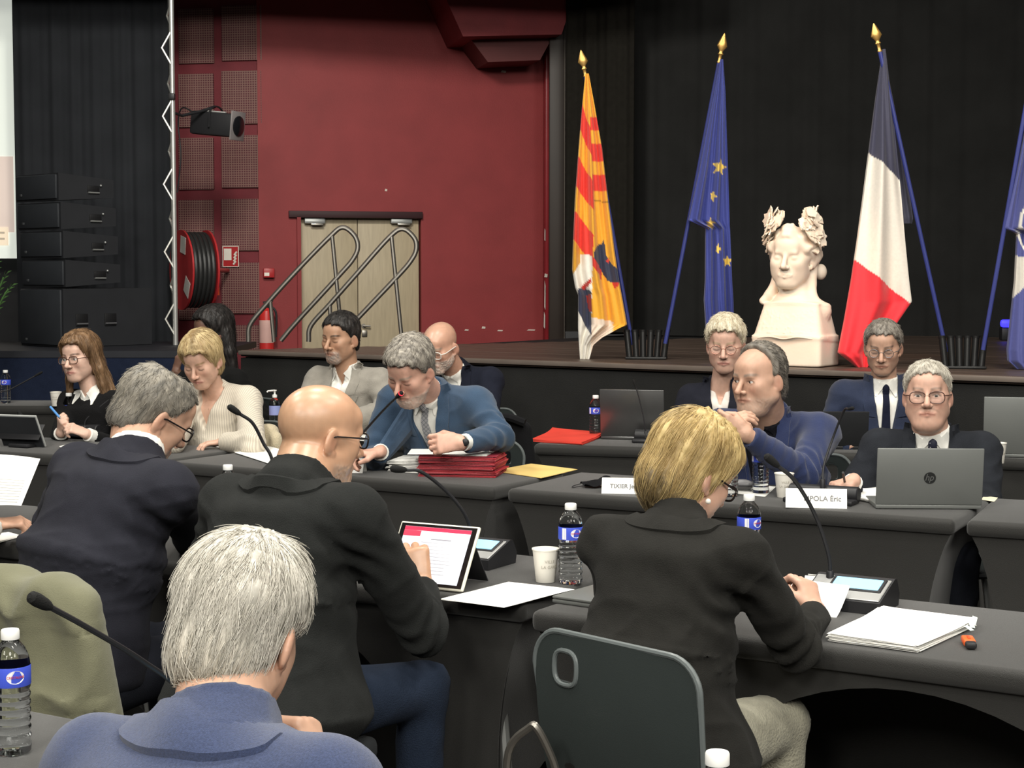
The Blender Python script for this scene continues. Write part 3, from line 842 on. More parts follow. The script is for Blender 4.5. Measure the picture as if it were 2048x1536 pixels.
    pp = np.array([pelvis, *hips, *kn, *[a for a, _ in an]]); tl = pp.min(0) - .2; tl[2] = .03; th_ = pp.max(0) + .2; th_[2] = pelvis[2] + .12
    tf = Field.uniform(tl, th_, tv)
    tf.add(p_ell(pelvis - V3(0, 0, .02), (.168 * b, .13 * b, .11), T2), .03)
    for h_, k1, (a1, kf) in zip(hips, kn, an):
        tf.add(p_rc(h_, k1, .092 * b, .068), .04); tf.add(p_rc(k1, a1, .066, .055), .02)
    V, Q = tf.mesh(); N = vnormals(V, Q); V = V + N * (.004 * wav(V, 9, sd + 60))[:, None]
    put('trousers', mesh_np('trousers', V - base, Q), tr, root)
    for (a1, kf) in an:
        sg = gsphere(1, u=14, w=8); v = np.asarray(sg[0]) * V3(.045, .135, .05); v[:, 2] = np.maximum(v[:, 2], -.035)
        az = math.atan2(kf[0], kf[1]); M = np.array([[math.cos(az), math.sin(az), 0], [-math.sin(az), math.cos(az), 0], [0, 0, 1]])
        obj('shoe', (v @ M.T + a1 + kf * .06 - V3(0, 0, a1[2] - .035) - base, sg[1]), SHOE, root)
    return root, dict(T=T, Rm=Rm, hc=hc, neck=neck, arms=arms, base=base)
# ------------------------------------------------------------------ the hall
BLACK_CLOTH = mat('black_table_cloth', (.0215, .0208, .0192), .60, var=.10, vscale=5, bump=.25, bscale=500, spec=.25, sheen=.22)
DRAPE = cloth('black_stage_drape', (.021, .021, .0205), .3, 200, .95, .05, .15, 3)
DRAPE_BLUE = cloth('dark_side_drape', (.028, .030, .034), .3, 200, .95, .05, .15, 3)
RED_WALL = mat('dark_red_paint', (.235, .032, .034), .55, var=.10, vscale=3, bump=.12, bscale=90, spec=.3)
STEEL = mat('brushed_steel', (.30, .28, .25), .35, .9, var=.05)
GREYMETAL = mat('grey_metal', (.42, .43, .42), .4, .7, var=.06)
BLACK_PLASTIC = mat('black_plastic', (.018, .018, .02), .45, var=.1, bump=.05, bscale=400)
WHITE_PLASTIC = mat('white_plastic', (.8, .8, .77), .4, var=.03)
PAPER = mat('white_paper', (.86, .85, .81), .7, var=.02, vscale=20, spec=.2)

def structure(o): o['kind'] = 'structure'; return o

structure(obj('floor', move(gbox(26, 26, .1), (0, 8, -.05)), mat('dark_hall_floor', (.045, .04, .037), .45, var=.15, vscale=2, bump=.05, bscale=30)))

def xyd(px, D): return V3((px - 1024) / F_PX * D, D, 0)
A_ = xyd(524, 14.9); B_ = xyd(1097, 15.5)
wdir = (B_ - A_) / np.linalg.norm(B_ - A_); wn = V3(wdir[1], -wdir[0], 0)      # wn points to the camera
wall_rz = math.degrees(math.atan2(wdir[1], wdir[0]))
def wall_xz(px, py):
    d = ray(px, py); t = ((A_ - _cp) @ wn) / (d @ wn); p = _cp + d * t
    return (p - A_) @ wdir, p[2]
# red wall with a door opening, as four slabs of one mesh
dx0, dz1 = wall_xz(597, 424); dx1, _ = wall_xz(842, 424)
Lw = np.linalg.norm(B_ - A_)
wall = bpy.data.objects.new('wall_back', None); COL.objects.link(wall); structure(wall)
wall.location = tuple(A_); wall.rotation_euler = (0, 0, R(wall_rz))
def wslab(x0, x1, z0, z1, y0=0.0, th=.2): return gbox(x1 - x0, th, z1 - z0, ((x0 + x1) / 2, y0 + th / 2, (z0 + z1) / 2))
obj('wall_panel', join(wslab(-.02, dx0, 0, 5.2), wslab(dx1, Lw + .05, 0, 5.2), wslab(dx0, dx1, dz1, 5.2)), RED_WALL, wall, smooth=0)
obj('wall_edge_post', gbox(.07, .10, 4.4, (Lw - .02, -.05, 3.0), .008), mat('red_gloss_paint', (.26, .02, .026), .35, bump=.05, bscale=40), wall)
# paint chips knocked off the wall edge and base
CHIP = mat('bare_plaster', (.62, .56, .5), .8)
for (px, py, w, h) in [(1007, 143, 11, 5), (772, 380, 5, 5), (1086, 551, 7, 8), (967, 655, 8, 5), (1000, 661, 12, 3), (933, 660, 9, 3), (1062, 660, 18, 2.5), (1084, 590, 2.5, 60), (1083, 640, 3, 34), (1084, 470, 2, 26), (905, 661, 7, 3)]:
    x, z = wall_xz(px, py); k = 15.2 / F_PX
    obj('paint_chip', gprism([(x - w * k / 2, z - h * k * .4), (x + w * k * .4, z - h * k / 2), (x + w * k / 2, z + h * k * .3), (x - w * k * .3, z + h * k / 2)], .004) if 0 else
        (np.array([(x - w * k / 2, -.003, z - h * k * .4), (x + w * k * .4, -.003, z - h * k / 2), (x + w * k / 2, -.003, z + h * k * .3), (x - w * k * .3, -.003, z + h * k / 2),
                   (x - w * k / 2, .001, z - h * k * .4), (x + w * k * .4, .001, z - h * k / 2), (x + w * k / 2, .001, z + h * k * .3), (x - w * k * .3, .001, z + h * k / 2)]) + (V3(0, -.11, 0) if px > 1078 else 0),
         [(0, 1, 2, 3), (4, 7, 6, 5), (0, 4, 5, 1), (1, 5, 6, 2), (2, 6, 7, 3), (3, 7, 4, 0)]), CHIP, wall, smooth=0)
# door: two leaves in a recess
DOORW = mat('pale_oak_door', (.40, .33, .22), .5, var=.10, vscale=9, stretch=(6, 6, .6), bump=.04, bscale=40)
door = structure(bpy.data.objects.new('door_1', None)); COL.objects.link(door); door.location = tuple(A_); door.rotation_euler = (0, 0, R(wall_rz))
xm = wall_xz(717, 500)[0]; zt = wall_xz(700, 434)[1]
for (a, b) in ((dx0 + .012, xm - .003), (xm + .003, dx1 - .012)):
    obj('door_leaf', gbox(b - a, .05, zt - .01, ((a + b) / 2, .085, zt / 2), .004), DOORW, door)
obj('door_lintel', gbox(dx1 - dx0 + .10, .12, dz1 - zt + .02, ((dx0 + dx1) / 2 - .04, .02, (dz1 + zt) / 2), .004), mat('dark_lintel', (.03, .008, .01), .6), door)
obj('door_jamb', gbox(.035, .14, zt, (dx0 + .0, .03, zt / 2)), RED_WALL, door)
for pxa, pxb in ((609, 651), (782, 825)):
    a, z = wall_xz(pxa, 441); b, _ = wall_xz(pxb, 441)
    dc = obj('door_closer', gbox(b - a, .06, .055, ((a + b) / 2, .03, z), .01), GREYMETAL, door)
    obj('closer_arm', gbox((b - a) * .6, .02, .018, ((a + b) / 2 + .02, .0, z - .035), .004), STEEL, dc)
a, z = wall_xz(735, 652)
obj('door_handle', join(move(rot(glathe([(.02, 0), (.02, .012)], 12), 90), (a - .03, .06, z)), gtube([(a - .03, .06, z), (a - .03, .02, z), (a + .03, .02, z - .003)], .009, 8)), STEEL, door)
a, z = wall_xz(735, 663)
obj('door_lock', gbox(.05, .02, .06, (a - .02, .055, z - .02), .006), STEEL, door)
a, z = wall_xz(596, 487)
obj('hinge', gbox(.022, .03, .10, (a + .005, .055, z), .004), GREYMETAL, door)

# facing wall with perforated acoustic panels
C_ = xyd(318, 15.05)
pw_dir = (A_ - C_); pw_len = np.linalg.norm(pw_dir); pw_dir = pw_dir / pw_len; pn = V3(pw_dir[1], -pw_dir[0], 0); pw_rz = math.degrees(math.atan2(pw_dir[1], pw_dir[0]))
def pw_xz(px, py):
    d = ray(px, py); t = ((C_ - _cp) @ pn) / (d @ pn); p = _cp + d * t
    return (p - C_) @ pw_dir, p[2]
wl = structure(bpy.data.objects.new('wall_left', None)); COL.objects.link(wl); wl.location = tuple(C_); wl.rotation_euler = (0, 0, R(pw_rz))
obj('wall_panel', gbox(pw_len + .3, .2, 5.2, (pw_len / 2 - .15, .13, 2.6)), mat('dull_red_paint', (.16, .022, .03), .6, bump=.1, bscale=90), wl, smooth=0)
def perforated():
    m = bpy.data.materials.new('perforated_acoustic_panel'); m.use_nodes = True; nt = m.node_tree; N = nt.nodes; L = nt.links
    b = N['Principled BSDF']; b.inputs['Roughness'].default_value = .6
    tc = N.new('ShaderNodeTexCoord'); br = N.new('ShaderNodeTexBrick')
    br.offset = 0; br.inputs['Scale'].default_value = 1.0; br.inputs['Brick Width'].default_value = .022; br.inputs['Row Height'].default_value = .021
    br.inputs['Mortar Size'].default_value = .0042; br.inputs['Mortar Smooth'].default_value = .3
    br.inputs['Color1'].default_value = (.085, .016, .022, 1); br.inputs['Color2'].default_value = (.105, .018, .025, 1); br.inputs['Mortar'].default_value = (.22, .12, .10, 1)
    mp = N.new('ShaderNodeMapping'); mp.inputs['Rotation'].default_value = (R(-90), 0, 0); L.new(tc.outputs['Object'], mp.inputs['Vector']); L.new(mp.outputs['Vector'], br.inputs['Vector'])
    L.new(br.outputs['Color'], b.inputs['Base Color'])
    bp = N.new('ShaderNodeBump'); bp.inputs['Distance'].default_value = .004; bp.inputs['Strength'].default_value = .6
    L.new(br.outputs['Fac'], bp.inputs['Height']); L.new(bp.outputs['Normal'], b.inputs['Normal']); return m
PERF = perforated()
for (xa, xb, rows) in ((356, 427, [(18, 126), (148, 254), (276, 379), (400, 502), (526, 640)]), (442, 523, [(12, 120), (142, 247), (271, 375), (398, 501), (525, 627), (650, 700)])):
    for (ya, yb) in rows:
        x0, z1 = pw_xz(xa, ya); x1, z0 = pw_xz(xb, yb)
        obj('acoustic_panel', gbox(x1 - x0, .03, z1 - z0, ((x0 + x1) / 2, .018, (z0 + z1) / 2), .004), PERF, wl, smooth=0)

# bulkhead box hanging on the red wall
def on_wall_prism(pts, d0, d1):
    q = [wall_xz(*p) for p in pts]; n = len(q)
    v = [(x, -d0, z) for x, z in q] + [(x, -d1, z) for x, z in q]
    f = [tuple(range(n)), tuple(range(2 * n - 1, n - 1, -1))] + [(i, n + i, n + (i + 1) % n, (i + 1) % n) for i in range(n)]
    return np.array(v), f
bh = structure(bpy.data.objects.new('trim_1', None)); COL.objects.link(bh); bh.location = tuple(A_); bh.rotation_euler = (0, 0, R(wall_rz))
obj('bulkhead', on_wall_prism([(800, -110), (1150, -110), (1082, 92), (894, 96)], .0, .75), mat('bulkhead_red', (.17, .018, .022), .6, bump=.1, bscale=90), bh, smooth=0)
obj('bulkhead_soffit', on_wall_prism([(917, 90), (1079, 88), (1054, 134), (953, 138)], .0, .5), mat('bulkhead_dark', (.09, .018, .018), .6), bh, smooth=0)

def drape(name, p0, p1, z0, z1, m, nf=9, amp=.05, seed=1, n=160):
    p0, p1 = V3(*p0, 0), V3(*p1, 0); d = p1 - p0; L = np.linalg.norm(d); d /= L; nn = V3(-d[1], d[0], 0)
    s = np.linspace(0, L, n); g = np.random.default_rng(seed); ph = g.uniform(0, 6, 3)
    off = amp * (np.sin(s / L * nf * 6.283 + ph[0] + np.sin(s / L * nf * 2.1 + ph[1])) + .4 * np.sin(s / L * nf * 14 + ph[2]))
    P = np.array([[p0 + d * s[i] + nn * off[i] * (1 - .15 * k) + V3(0, 0, z) for k, z in enumerate((z0, (z0 + z1) / 2, z1))] for i in range(n)])
    return structure(obj(name, gsheet(P, nn * .012), m))
drape('wall_drape_side', xyd(36, 14.3)[:2], xyd(349, 14.3)[:2], 0, 5.4, DRAPE_BLUE, 7, .014, 3)
drape('wall_drape_back', (.62, 15.0), (6.4, 11.95), 1.05, 6, DRAPE, 22, .014, 4, 300)
drape('wall_drape_leg', xyd(1132, 14.75)[:2], xyd(1266, 14.4)[:2], 1.08, 6, cloth('brown_black_drape', (.016, .0145, .012), .3, 200, .95, .05), 3, .02, 5)
drape('wall_drape_added_shade', (-4.5, 13.2), (1.2, 13.2), 3.98, 6.2, DRAPE, 14, .03, 6)  # unseen drape above the view, added to shade the top of the red wall
p = xyd(1114, 15.0)
post = structure(obj('wall_post', gbox(.15, .2, 5.2, (p[0], 15.05, 2.6), .01), mat('dark_brown_post', (.022, .014, .010), .5)))
obj('cover_strip', gbox(.006, .004, 4, (p[0] + .065, 14.945, 3.0)), mat('chipped_edge', (.10, .085, .07), .6), post)

# projection screen at the far side
scr = thing('projection_screen', 'bright white projection screen cut off by the picture edge beside the black drape', 'screen', xyd(-60, 14.6))
k = 14.6 / F_PX
zt_, zb_ = 1.56 + 560 * k, 1.56 - (517 - 555) * k
SCREENM = mat('lit_screen', (.75, .8, .74), .6, emit=(.80, .84, .76), estr=.62, var=.02)
obj('screen_surface', gbox(.86, .02, zt_ - zb_, (0, 0, (zt_ + zb_) / 2)), SCREENM, scr, smooth=0)
obj('slide_panel', gbox(.86, .004, 150 * k, (-.015, -.013, 1.56 - (390 - 555) * k)), mat('slide_pink', (.7, .58, .52), .6, emit=(.68, .56, .49), estr=.62, var=.02), scr, smooth=0)
obj('slide_box', gbox(.40, .006, 36 * k, (.16, -.016, 1.56 - (473 - 555) * k)), mat('slide_cream', (.8, .68, .52), .6, emit=(.85, .70, .52), estr=.7, var=.02), scr, smooth=0)
for dy_ in (466, 478):
    obj('slide_line', gbox(.12, .003, .018, (.27, -.0205, 1.56 - (dy_ - 555) * k)), mat('slide_text', (.45, .38, .3), .6, emit=(.5, .43, .34), estr=.5), scr, smooth=0)

# stage: planked deck, black front
sd_ = V3(math.cos(R(34.2)), -math.sin(R(34.2)), 0); sn_ = V3(math.sin(R(34.2)), math.cos(R(34.2)), 0)
S0 = V3(-1.80, 10.92, 0); STAGE_Z = 1.08
stage = structure(bpy.data.objects.new('floor_stage', None)); COL.objects.link(stage); stage.location = tuple(S0); stage.rotation_euler = (0, 0, R(-34.2))
PLANK = mat('worn_stage_plank', (.078, .054, .042), .42, var=.35, vscale=5, stretch=(.7, 9, 1), bump=.1, bscale=40, spec=.5)
wv = .24
for i in range(26):
    y0 = i * wv; x0 = -.62 - y0 * .28 if 0 else -.0 + y0 * .42
    L_ = 9.2 - x0 if y0 < 3 else 8.0 - x0
    obj('plank', gbox(L_, wv - .006, .04, (x0 + L_ / 2, y0 + wv / 2, STAGE_Z - .02 - random.uniform(0, .0015)), .003, 1), PLANK, stage)
obj('deck_base', gbox(9.0, 6.0, .05, (4.5, 3.05, STAGE_Z - .07)), mat('deck_black', (.01, .01, .01), .8), stage)
obj('stage_skirt', gbox(9.2, .03, STAGE_Z - .05, (4.6, .02, (STAGE_Z - .05) / 2)), DRAPE, stage)
obj('stage_side', gbox(.03, 5.6, STAGE_Z - .05, (.6, 2.9, (STAGE_Z - .05) / 2)), DRAPE, stage)
obj('nosing', gbox(9.2, .02, .028, (4.6, -.011, STAGE_Z - .016), .004), mat('stage_nosing', (.16, .13, .11), .45, .2), stage)
# lower dark platform carrying the loudspeakers
plat = structure(bpy.data.objects.new('floor_platform', None)); COL.objects.link(plat)
PZ = 1.56 - (697 - 555) * 12.6 / F_PX
plat.location = (xyd(150, 13.1)[0], 13.1, 0)
obj('platform_top', gbox(2.6, 1.8, .05, (0, 0, PZ - .025)), mat('platform_black', (.014, .015, .02), .6), plat, smooth=0)
obj('platform_skirt', gbox(2.6, .03, PZ - .05, (0, -.88, (PZ - .05) / 2)), cloth('navy_skirt', (.012, .017, .035), .3, 200), plat, smooth=0)

# ------------------------------------------------------------------ covered tables
TOP = .74
def table(label, fl_xy, ang, L=1.76, W=.65, seat='far', group='black covered meeting tables'):
    """fl_xy: camera-side corner at the low-x end; ang: degrees the row turns towards the camera"""
    u = V3(math.cos(R(ang)), -math.sin(R(ang)), 0); n = V3(math.sin(R(ang)), math.cos(R(ang)), 0)
    c = V3(fl_xy[0], fl_xy[1], 0) + u * L / 2 + n * W / 2
    t = thing('meeting_table', label, 'table', c, -ang, group)
    obj('cover_top', gbox(L - .008, W - .008, .055, (0, 0, TOP - .0275), .020, 4), BLACK_CLOTH, t)
    def panel(nm, y, full, sgn):
        g, nx, nz_ = [], 29, 16
        for i in range(nx):
            a = -1 + 2 * i / (nx - 1); row = []
            hem = .02 if full else max(.02, .66 * (1 - abs(a) ** 2.0))
            for j in range(nz_):
                v = j / (nz_ - 1); z = TOP - .05 + (hem - TOP + .05) * v; q = (TOP - .05 - z) / (TOP - .07)
                ins = .085 * math.sin(math.pi * min(1, q * .9)) ** .8
                row.append((a * (L / 2 - .018 - ins), y + sgn * (.012 + .035 * math.sin(math.pi * min(1, q)) * (1 - .5 * abs(a))), z))
            g.append(row)
        obj(nm, gsheet(np.array(g), V3(0, .004 * sgn, 0)), BLACK_CLOTH, t)
    panel('cover_front', -W / 2 + .012, seat == 'far', 1)
    panel('cover_back', W / 2 - .012, seat == 'near', -1)
    for q in (-1, 1):
        g = []
        for i in range(13):
            a = -1 + i / 6; row = []
            for j in range(12):
                v = j / 11; z = TOP - .05 - (TOP - .07) * v * (1 - .35 * (1 - a * a))
                qq = (TOP - .05 - z) / (TOP - .07)
                row.append((q * (L / 2 - .02 - .085 * math.sin(math.pi * min(1, qq * .9)) ** .8), a * (W / 2 - .026 - .03 * math.sin(math.pi * qq)), z))
            g.append(row)
        obj('cover_end', gsheet(np.array(g), V3(-.004 * q, 0, 0)), BLACK_CLOTH, t)
    for sx in (-1, 1):
        for sy in (-1, 1):
            obj('leg', gtube([(sx * (L / 2 - .14), sy * (W / 2 - .09), TOP - .06), (sx * (L / 2 - .06), sy * (W / 2 - .06), 0)], .014, 8), GREYMETAL, t)
    return t
# row nearest the camera
def along(p, ang, L): return (p[0] + math.cos(R(ang)) * L, p[1] - math.sin(R(ang)) * L)
G0 = (-.355, 2.15); g_c = along(G0, 31, -1.15)
table('black covered table beneath the white-haired man in blue', g_c, 31, 1.9, .53, 'near')
F2c = (.038, 4.03)
table('black covered table where the blonde woman in black writes', F2c, 32, 1.9, .65, 'near')
F1c = along((.030, 4.11), 31, -1.76)
table('black covered table under the upright tablet, beside the bald man in black', F1c, 31, 1.76, .65, 'near')
F0c = along(F1c, 31, -1.77)
table('black covered table in front of the man in navy at the picture edge', F0c, 31, 1.76, .65, 'near')
M2c = (-.027, 6.38)
table('black covered table with two printed name cards and the open grey laptop', M2c, 28.6, 1.74, .65, 'far')
M3c = along(M2c, 28.6, 1.772)
table('black covered table cut off at the picture edge beyond the grey laptop', M3c, 24, 1.76, .65, 'far')
M1c = along((-.072, 6.408), 32, -1.74)
table('black covered table with the stack of red folders', M1c, 32, 1.74, .57, 'far')
M0c = along(M1c, 26, -1.78)
table('black covered table with the propped dark tablet before the woman in glasses', M0c, 26, 1.76, .65, 'far')
BRc = (.10, 8.10)
table('narrow black table near the stage carrying a laptop and red folder', BRc, 15.6, 1.76, .40, 'far')
B2c = along(BRc, 15.6, 1.83)
table('narrow black table near the stage at the far picture edge', B2c, 22, 1.76, .40, 'far')
BLc = (-1.45, 8.42)
table('narrow black table near the stage before the man in the grey jacket', BLc, 9, 1.35, .37, 'far')
# ------------------------------------------------------------------ the cast
LINE_MAN = [(-.085, -.12), (-.066, -.070), (-.035, -.036), (.0, .010), (.03, .030), (.052, .044), (.072, .064), (.086, .085), (.094, .3)]
LINE_LOW = [(-.120, -.12), (-.092, -.074), (-.045, -.030), (.0, .012), (.03, .032), (.052, .052), (.068, .076), (.080, .10), (.09, .3)]
LINE_BOB = [(-.10, -.05), (-.085, -.01), (-.07, .012), (-.02, .03), (.02, .045), (.045, .054), (.064, .064), (.084, .080), (.096, .3)]
LINE_RING = [(-.085, -.12), (-.066, -.070), (-.035, -.036), (.0, .010), (.03, .012), (.05, .0), (.075, -.03), (.10, -.06), (.14, -.12)]
def stripe_cloth(name, c0, c1, scale, rough=.8, axis_rot=0):
    m = mat(name, c0, rough, var=.05, bump=.2, bscale=300, spec=.15, sheen=.1)
    nt = m.node_tree; N = nt.nodes; L = nt.links; b = N['Principled BSDF']
    tc = N.new('ShaderNodeTexCoord'); mp = N.new('ShaderNodeMapping'); mp.inputs['Rotation'].default_value = (0, 0, R(axis_rot))
    w = N.new('ShaderNodeTexWave'); w.inputs['Scale'].default_value = scale; w.inputs['Distortion'].default_value = .4
    mx = N.new('ShaderNodeMix'); mx.data_type = 'RGBA'; mx.inputs['A'].default_value = (*c0, 1); mx.inputs['B'].default_value = (*c1, 1)
    L.new(tc.outputs['Object'], mp.inputs['Vector']); L.new(mp.outputs['Vector'], w.inputs['Vector']); L.new(w.outputs['Fac'], mx.inputs['Factor']); L.new(mx.outputs['Result'], b.inputs['Base Color'])
    return m
def check_cloth(name, c0, c1, scale, rotd=45, kind='grid', thick=.25):
    m = mat(name, c0, .6, var=.05, spec=.3); nt = m.node_tree; N = nt.nodes; L = nt.links; b = N['Principled BSDF']
    tc = N.new('ShaderNodeTexCoord'); mp = N.new('ShaderNodeMapping'); mp.inputs['Rotation'].default_value = (0, R(rotd), 0); L.new(tc.outputs['Object'], mp.inputs['Vector'])
    mx = N.new('ShaderNodeMix'); mx.data_type = 'RGBA'; mx.inputs['A'].default_value = (*c0, 1); mx.inputs['B'].default_value = (*c1, 1)
    if kind == 'grid':
        br = N.new('ShaderNodeTexBrick'); br.offset = 0; br.inputs['Scale'].default_value = scale; br.inputs['Brick Width'].default_value = 1; br.inputs['Row Height'].default_value = 1; br.inputs['Mortar Size'].default_value = thick * .3
        m2 = N.new('ShaderNodeMapping'); m2.inputs['Rotation'].default_value = (R(-90), 0, 0); L.new(mp.outputs['Vector'], m2.inputs['Vector']); L.new(m2.outputs['Vector'], br.inputs['Vector']); L.new(br.outputs['Fac'], mx.inputs['Factor'])
    else:
        vo = N.new('ShaderNodeTexVoronoi'); vo.inputs['Scale'].default_value = scale; vo.inputs['Randomness'].default_value = .3; L.new(mp.outputs['Vector'], vo.inputs['Vector'])
        cr = N.new('ShaderNodeMath'); cr.operation = 'LESS_THAN'; cr.inputs[1].default_value = thick; L.new(vo.outputs['Distance'], cr.inputs[0]); L.new(cr.outputs[0], mx.inputs['Factor'])
    L.new(mx.outputs['Result'], b.inputs['Base Color']); return m

CAST = {}
only = globals().get('ONLY')
def add(key, label, c):
    c.setdefault('vox', .0044 if c['head'][0][1] > 6 else .0034)
    if only and key not in only: return
    CAST[key] = person(label, c)
def H(*a): return a
UP = (0, 0, 1)
n31 = V3(math.sin(R(31)), math.cos(R(31)), 0)

# white-haired man nearest the camera
add('white_hair', 'white-haired man in a textured blue jacket seen from behind, hand at chin', dict(
    neck=atd(432, 1476, 2.14), yaw=27, lean=24, side=-3, build=1.0, sw=.188, seed=11, vox=.0032,
    head=(atd(476, 1262, 2.26), 13, 22, 8, .99), skin=(.56, .34, .24), face={'heavy': .3}, neckr=1.06,
    hair=[dict(style='full', colors=((.36, .34, .29), (.78, .745, .67)), thick=.013, line=LINE_LOW, top=.75, nape=.7, strands=6300, slen=.07, seg=5, lift=.0045, r=.00085,
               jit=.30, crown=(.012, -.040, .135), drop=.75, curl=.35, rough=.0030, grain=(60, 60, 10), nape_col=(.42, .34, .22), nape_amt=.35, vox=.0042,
               blobs=[((0, .03, .115), (.055, .06, .03))], cut=[((.094, .004, -.014), (.030, .034, .046))])],
    top=dict(mat=cloth('blue_textured_wool', (.036, .050, .108), .35, 900, .85, .25, .30, 330), collar=.030, back_collar=1, fold=.007, vox=.0078),
    shirt=dict(e=-.004, flaps=0, mat=WHITE_SHIRT, band_h=.034),
    armL=dict(w=(-.62, 2.45, .78), hide=1), armR=dict(w=atd(650, 1560, 2.26), d=(-.06, .06, .14), n=(-.9, .2, -.2), pose='fist', pole=(.3, -.3, -1)),
    trousers=cloth('dark_blue_trousers', (.02, .025, .05))))

# man in navy, head bowed
add('navy', 'grey-haired man in a navy suit bending forward with spectacles, seen from behind', dict(
    neck=atd(262, 922, 4.33), yaw=38, lean=27, side=4, build=1.06, seed=21, belly=.02,
    head=(atd(305, 830, 4.42), 50, 30, 10, 1.03), skin=(.55, .33, .23), face={'heavy': .6}, neckr=1.12, scalp=((.22, .19, .16), .5),
    hair=[dict(style='crop', colors=((.10, .095, .085), (.32, .29, .24)), thick=.008, line=LINE_MAN, strands=2400, slen=.022, seg=3, lift=.003, r=.0010, jit=.4, rough=.0012,
               cut=[((0, -.005, .145), (.055, .065, .038))], vox=.0045, nape_col=(.09, .085, .08), nape_amt=.6)],
    glasses=dict(r=.0024), beard=((.40, .36, .31), .6, -.06),
    top=dict(mat=cloth('navy_suit_cloth', (.021, .0215, .029), .3, 500, .8, .2), collar=.022, back_collar=1, fold=.008, vox=.0085),
    shirt=dict(e=-.006, flaps=0, band_h=.044),
    armL=dict(w=at(120, 1035, .78), hide=1), armR=dict(w=at(400, 1010, .78), hide=1)))

# bald man with tablet
add('bald', 'bald man in a black jacket touching the tablet with one hand', dict(
    neck=atd(590, 975, 3.98), yaw=33, lean=20, side=-1, build=1.08, hip=.045, belly=.02, seed=31, shiny=1,
    head=(atd(640, 872, 4.08), 56, 10, 2, 1.04), skin=(.52, .30, .19), face={'heavy': .5, 'jaw': 1.04}, neckr=1.22, scalp=((.34, .22, .13), .35), beard=((.40, .33, .28), .5, -.05),
    glasses=dict(r=.0022, mat=GLASS_FRAME, z=.004),
    top=dict(mat=cloth('black_jacket_cloth', (.0175, .0185, .018), .35, 420, .85, .2), collar=.026, back_collar=1, fold=.008, vox=.0085, cuff=.02),
    armL=dict(w=at(560, 1130, .80), hide=1),
    armR=dict(w=atd(842, 1176, 4.17), e=atd(846, 1264, 4.0), d=(-.035, .04, .12), n=(-.15, .95, .25), pose='bend'), hand=1.14,
    trousers=cloth('dark_jeans', (.018, .026, .045), .4, 300), knees=(-8, 14)))

# blonde woman writing
add('blonde_writer', 'woman with short blonde hair in a black blazer writing, seen from behind', dict(
    neck=atd(1352, 1052, 3.60), yaw=32, lean=19, side=0, fem=1, build=1.04, sw=.160, hip=.03, seed=41,
    head=(atd(1383, 948, 3.70), 56, 26, 4, .95), skin=(.57, .34, .25), face={'fem': 1},
    hair=[dict(style='bob', colors=((.30, .20, .075), (.66, .50, .23)), thick=.021, line=[(-.112, -.05), (-.09, -.02), (-.06, .0), (-.02, .022), (.02, .046), (.045, .062), (.062, .078), (.078, .10), (.088, .3)],
               top=.7, nape=1.25, ears=0, strands=3400, slen=.10, seg=7, lift=.004, r=.0009, jit=.16, crown=(0, -.02, .16), drop=.9, curl=.55, rough=.0045, grain=(42, 42, 9),
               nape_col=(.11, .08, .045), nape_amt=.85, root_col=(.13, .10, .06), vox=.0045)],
    glasses=dict(r=.0026, z=-.004),
    top=dict(mat=cloth('black_blazer_cloth', (.0165, .016, .0145), .3, 420, .8, .25), collar=.022, back_collar=1, fold=.011, vox=.0078, cuff=.045, loose=.0, sleeve=.002),
    armL=dict(w=at(1420, 1190, .79), hide=1), armR=dict(w=atd(1632, 1226, 3.86), e=atd(1592, 1296, 3.60), d=(-.022, .055, .085), n=(-.6, .6, -.35), pose='curl'),
    trousers=cloth('pale_khaki_jeans', (.30, .285, .22), .5, 160, .85, .1, .2, 20), knees=(-18, 6)))

# person beyond the picture edge whose hand holds papers
add('edge_hand', 'person at the picture edge of whom a hand with white cuff shows, beside papers', dict(
    neck=atd(-215, 905, 4.95), yaw=30, lean=18, build=1.0, seed=51,
    head=(atd(-190, 800, 5.0), 30, 15, 0, 1.0), skin=(.56, .33, .23),
    hair=[dict(style='crop', colors=((.05, .04, .03), (.12, .09, .07)), thick=.010, line=LINE_MAN)],
    top=dict(mat=MATS['black_jacket_cloth'] if 'black_jacket_cloth' in MATS else TROUSER, vee=(-.2, .05), vox=.011, cuff=.06), shirt=dict(e=-.004), cuffs=WHITE_SHIRT,
    armL=dict(w=at(-330, 1010, .79), hide=1), armR=dict(w=at(-14, 1050, .80), d=(.13, .05, .01), n=(0, .2, -1), pose='curl')))

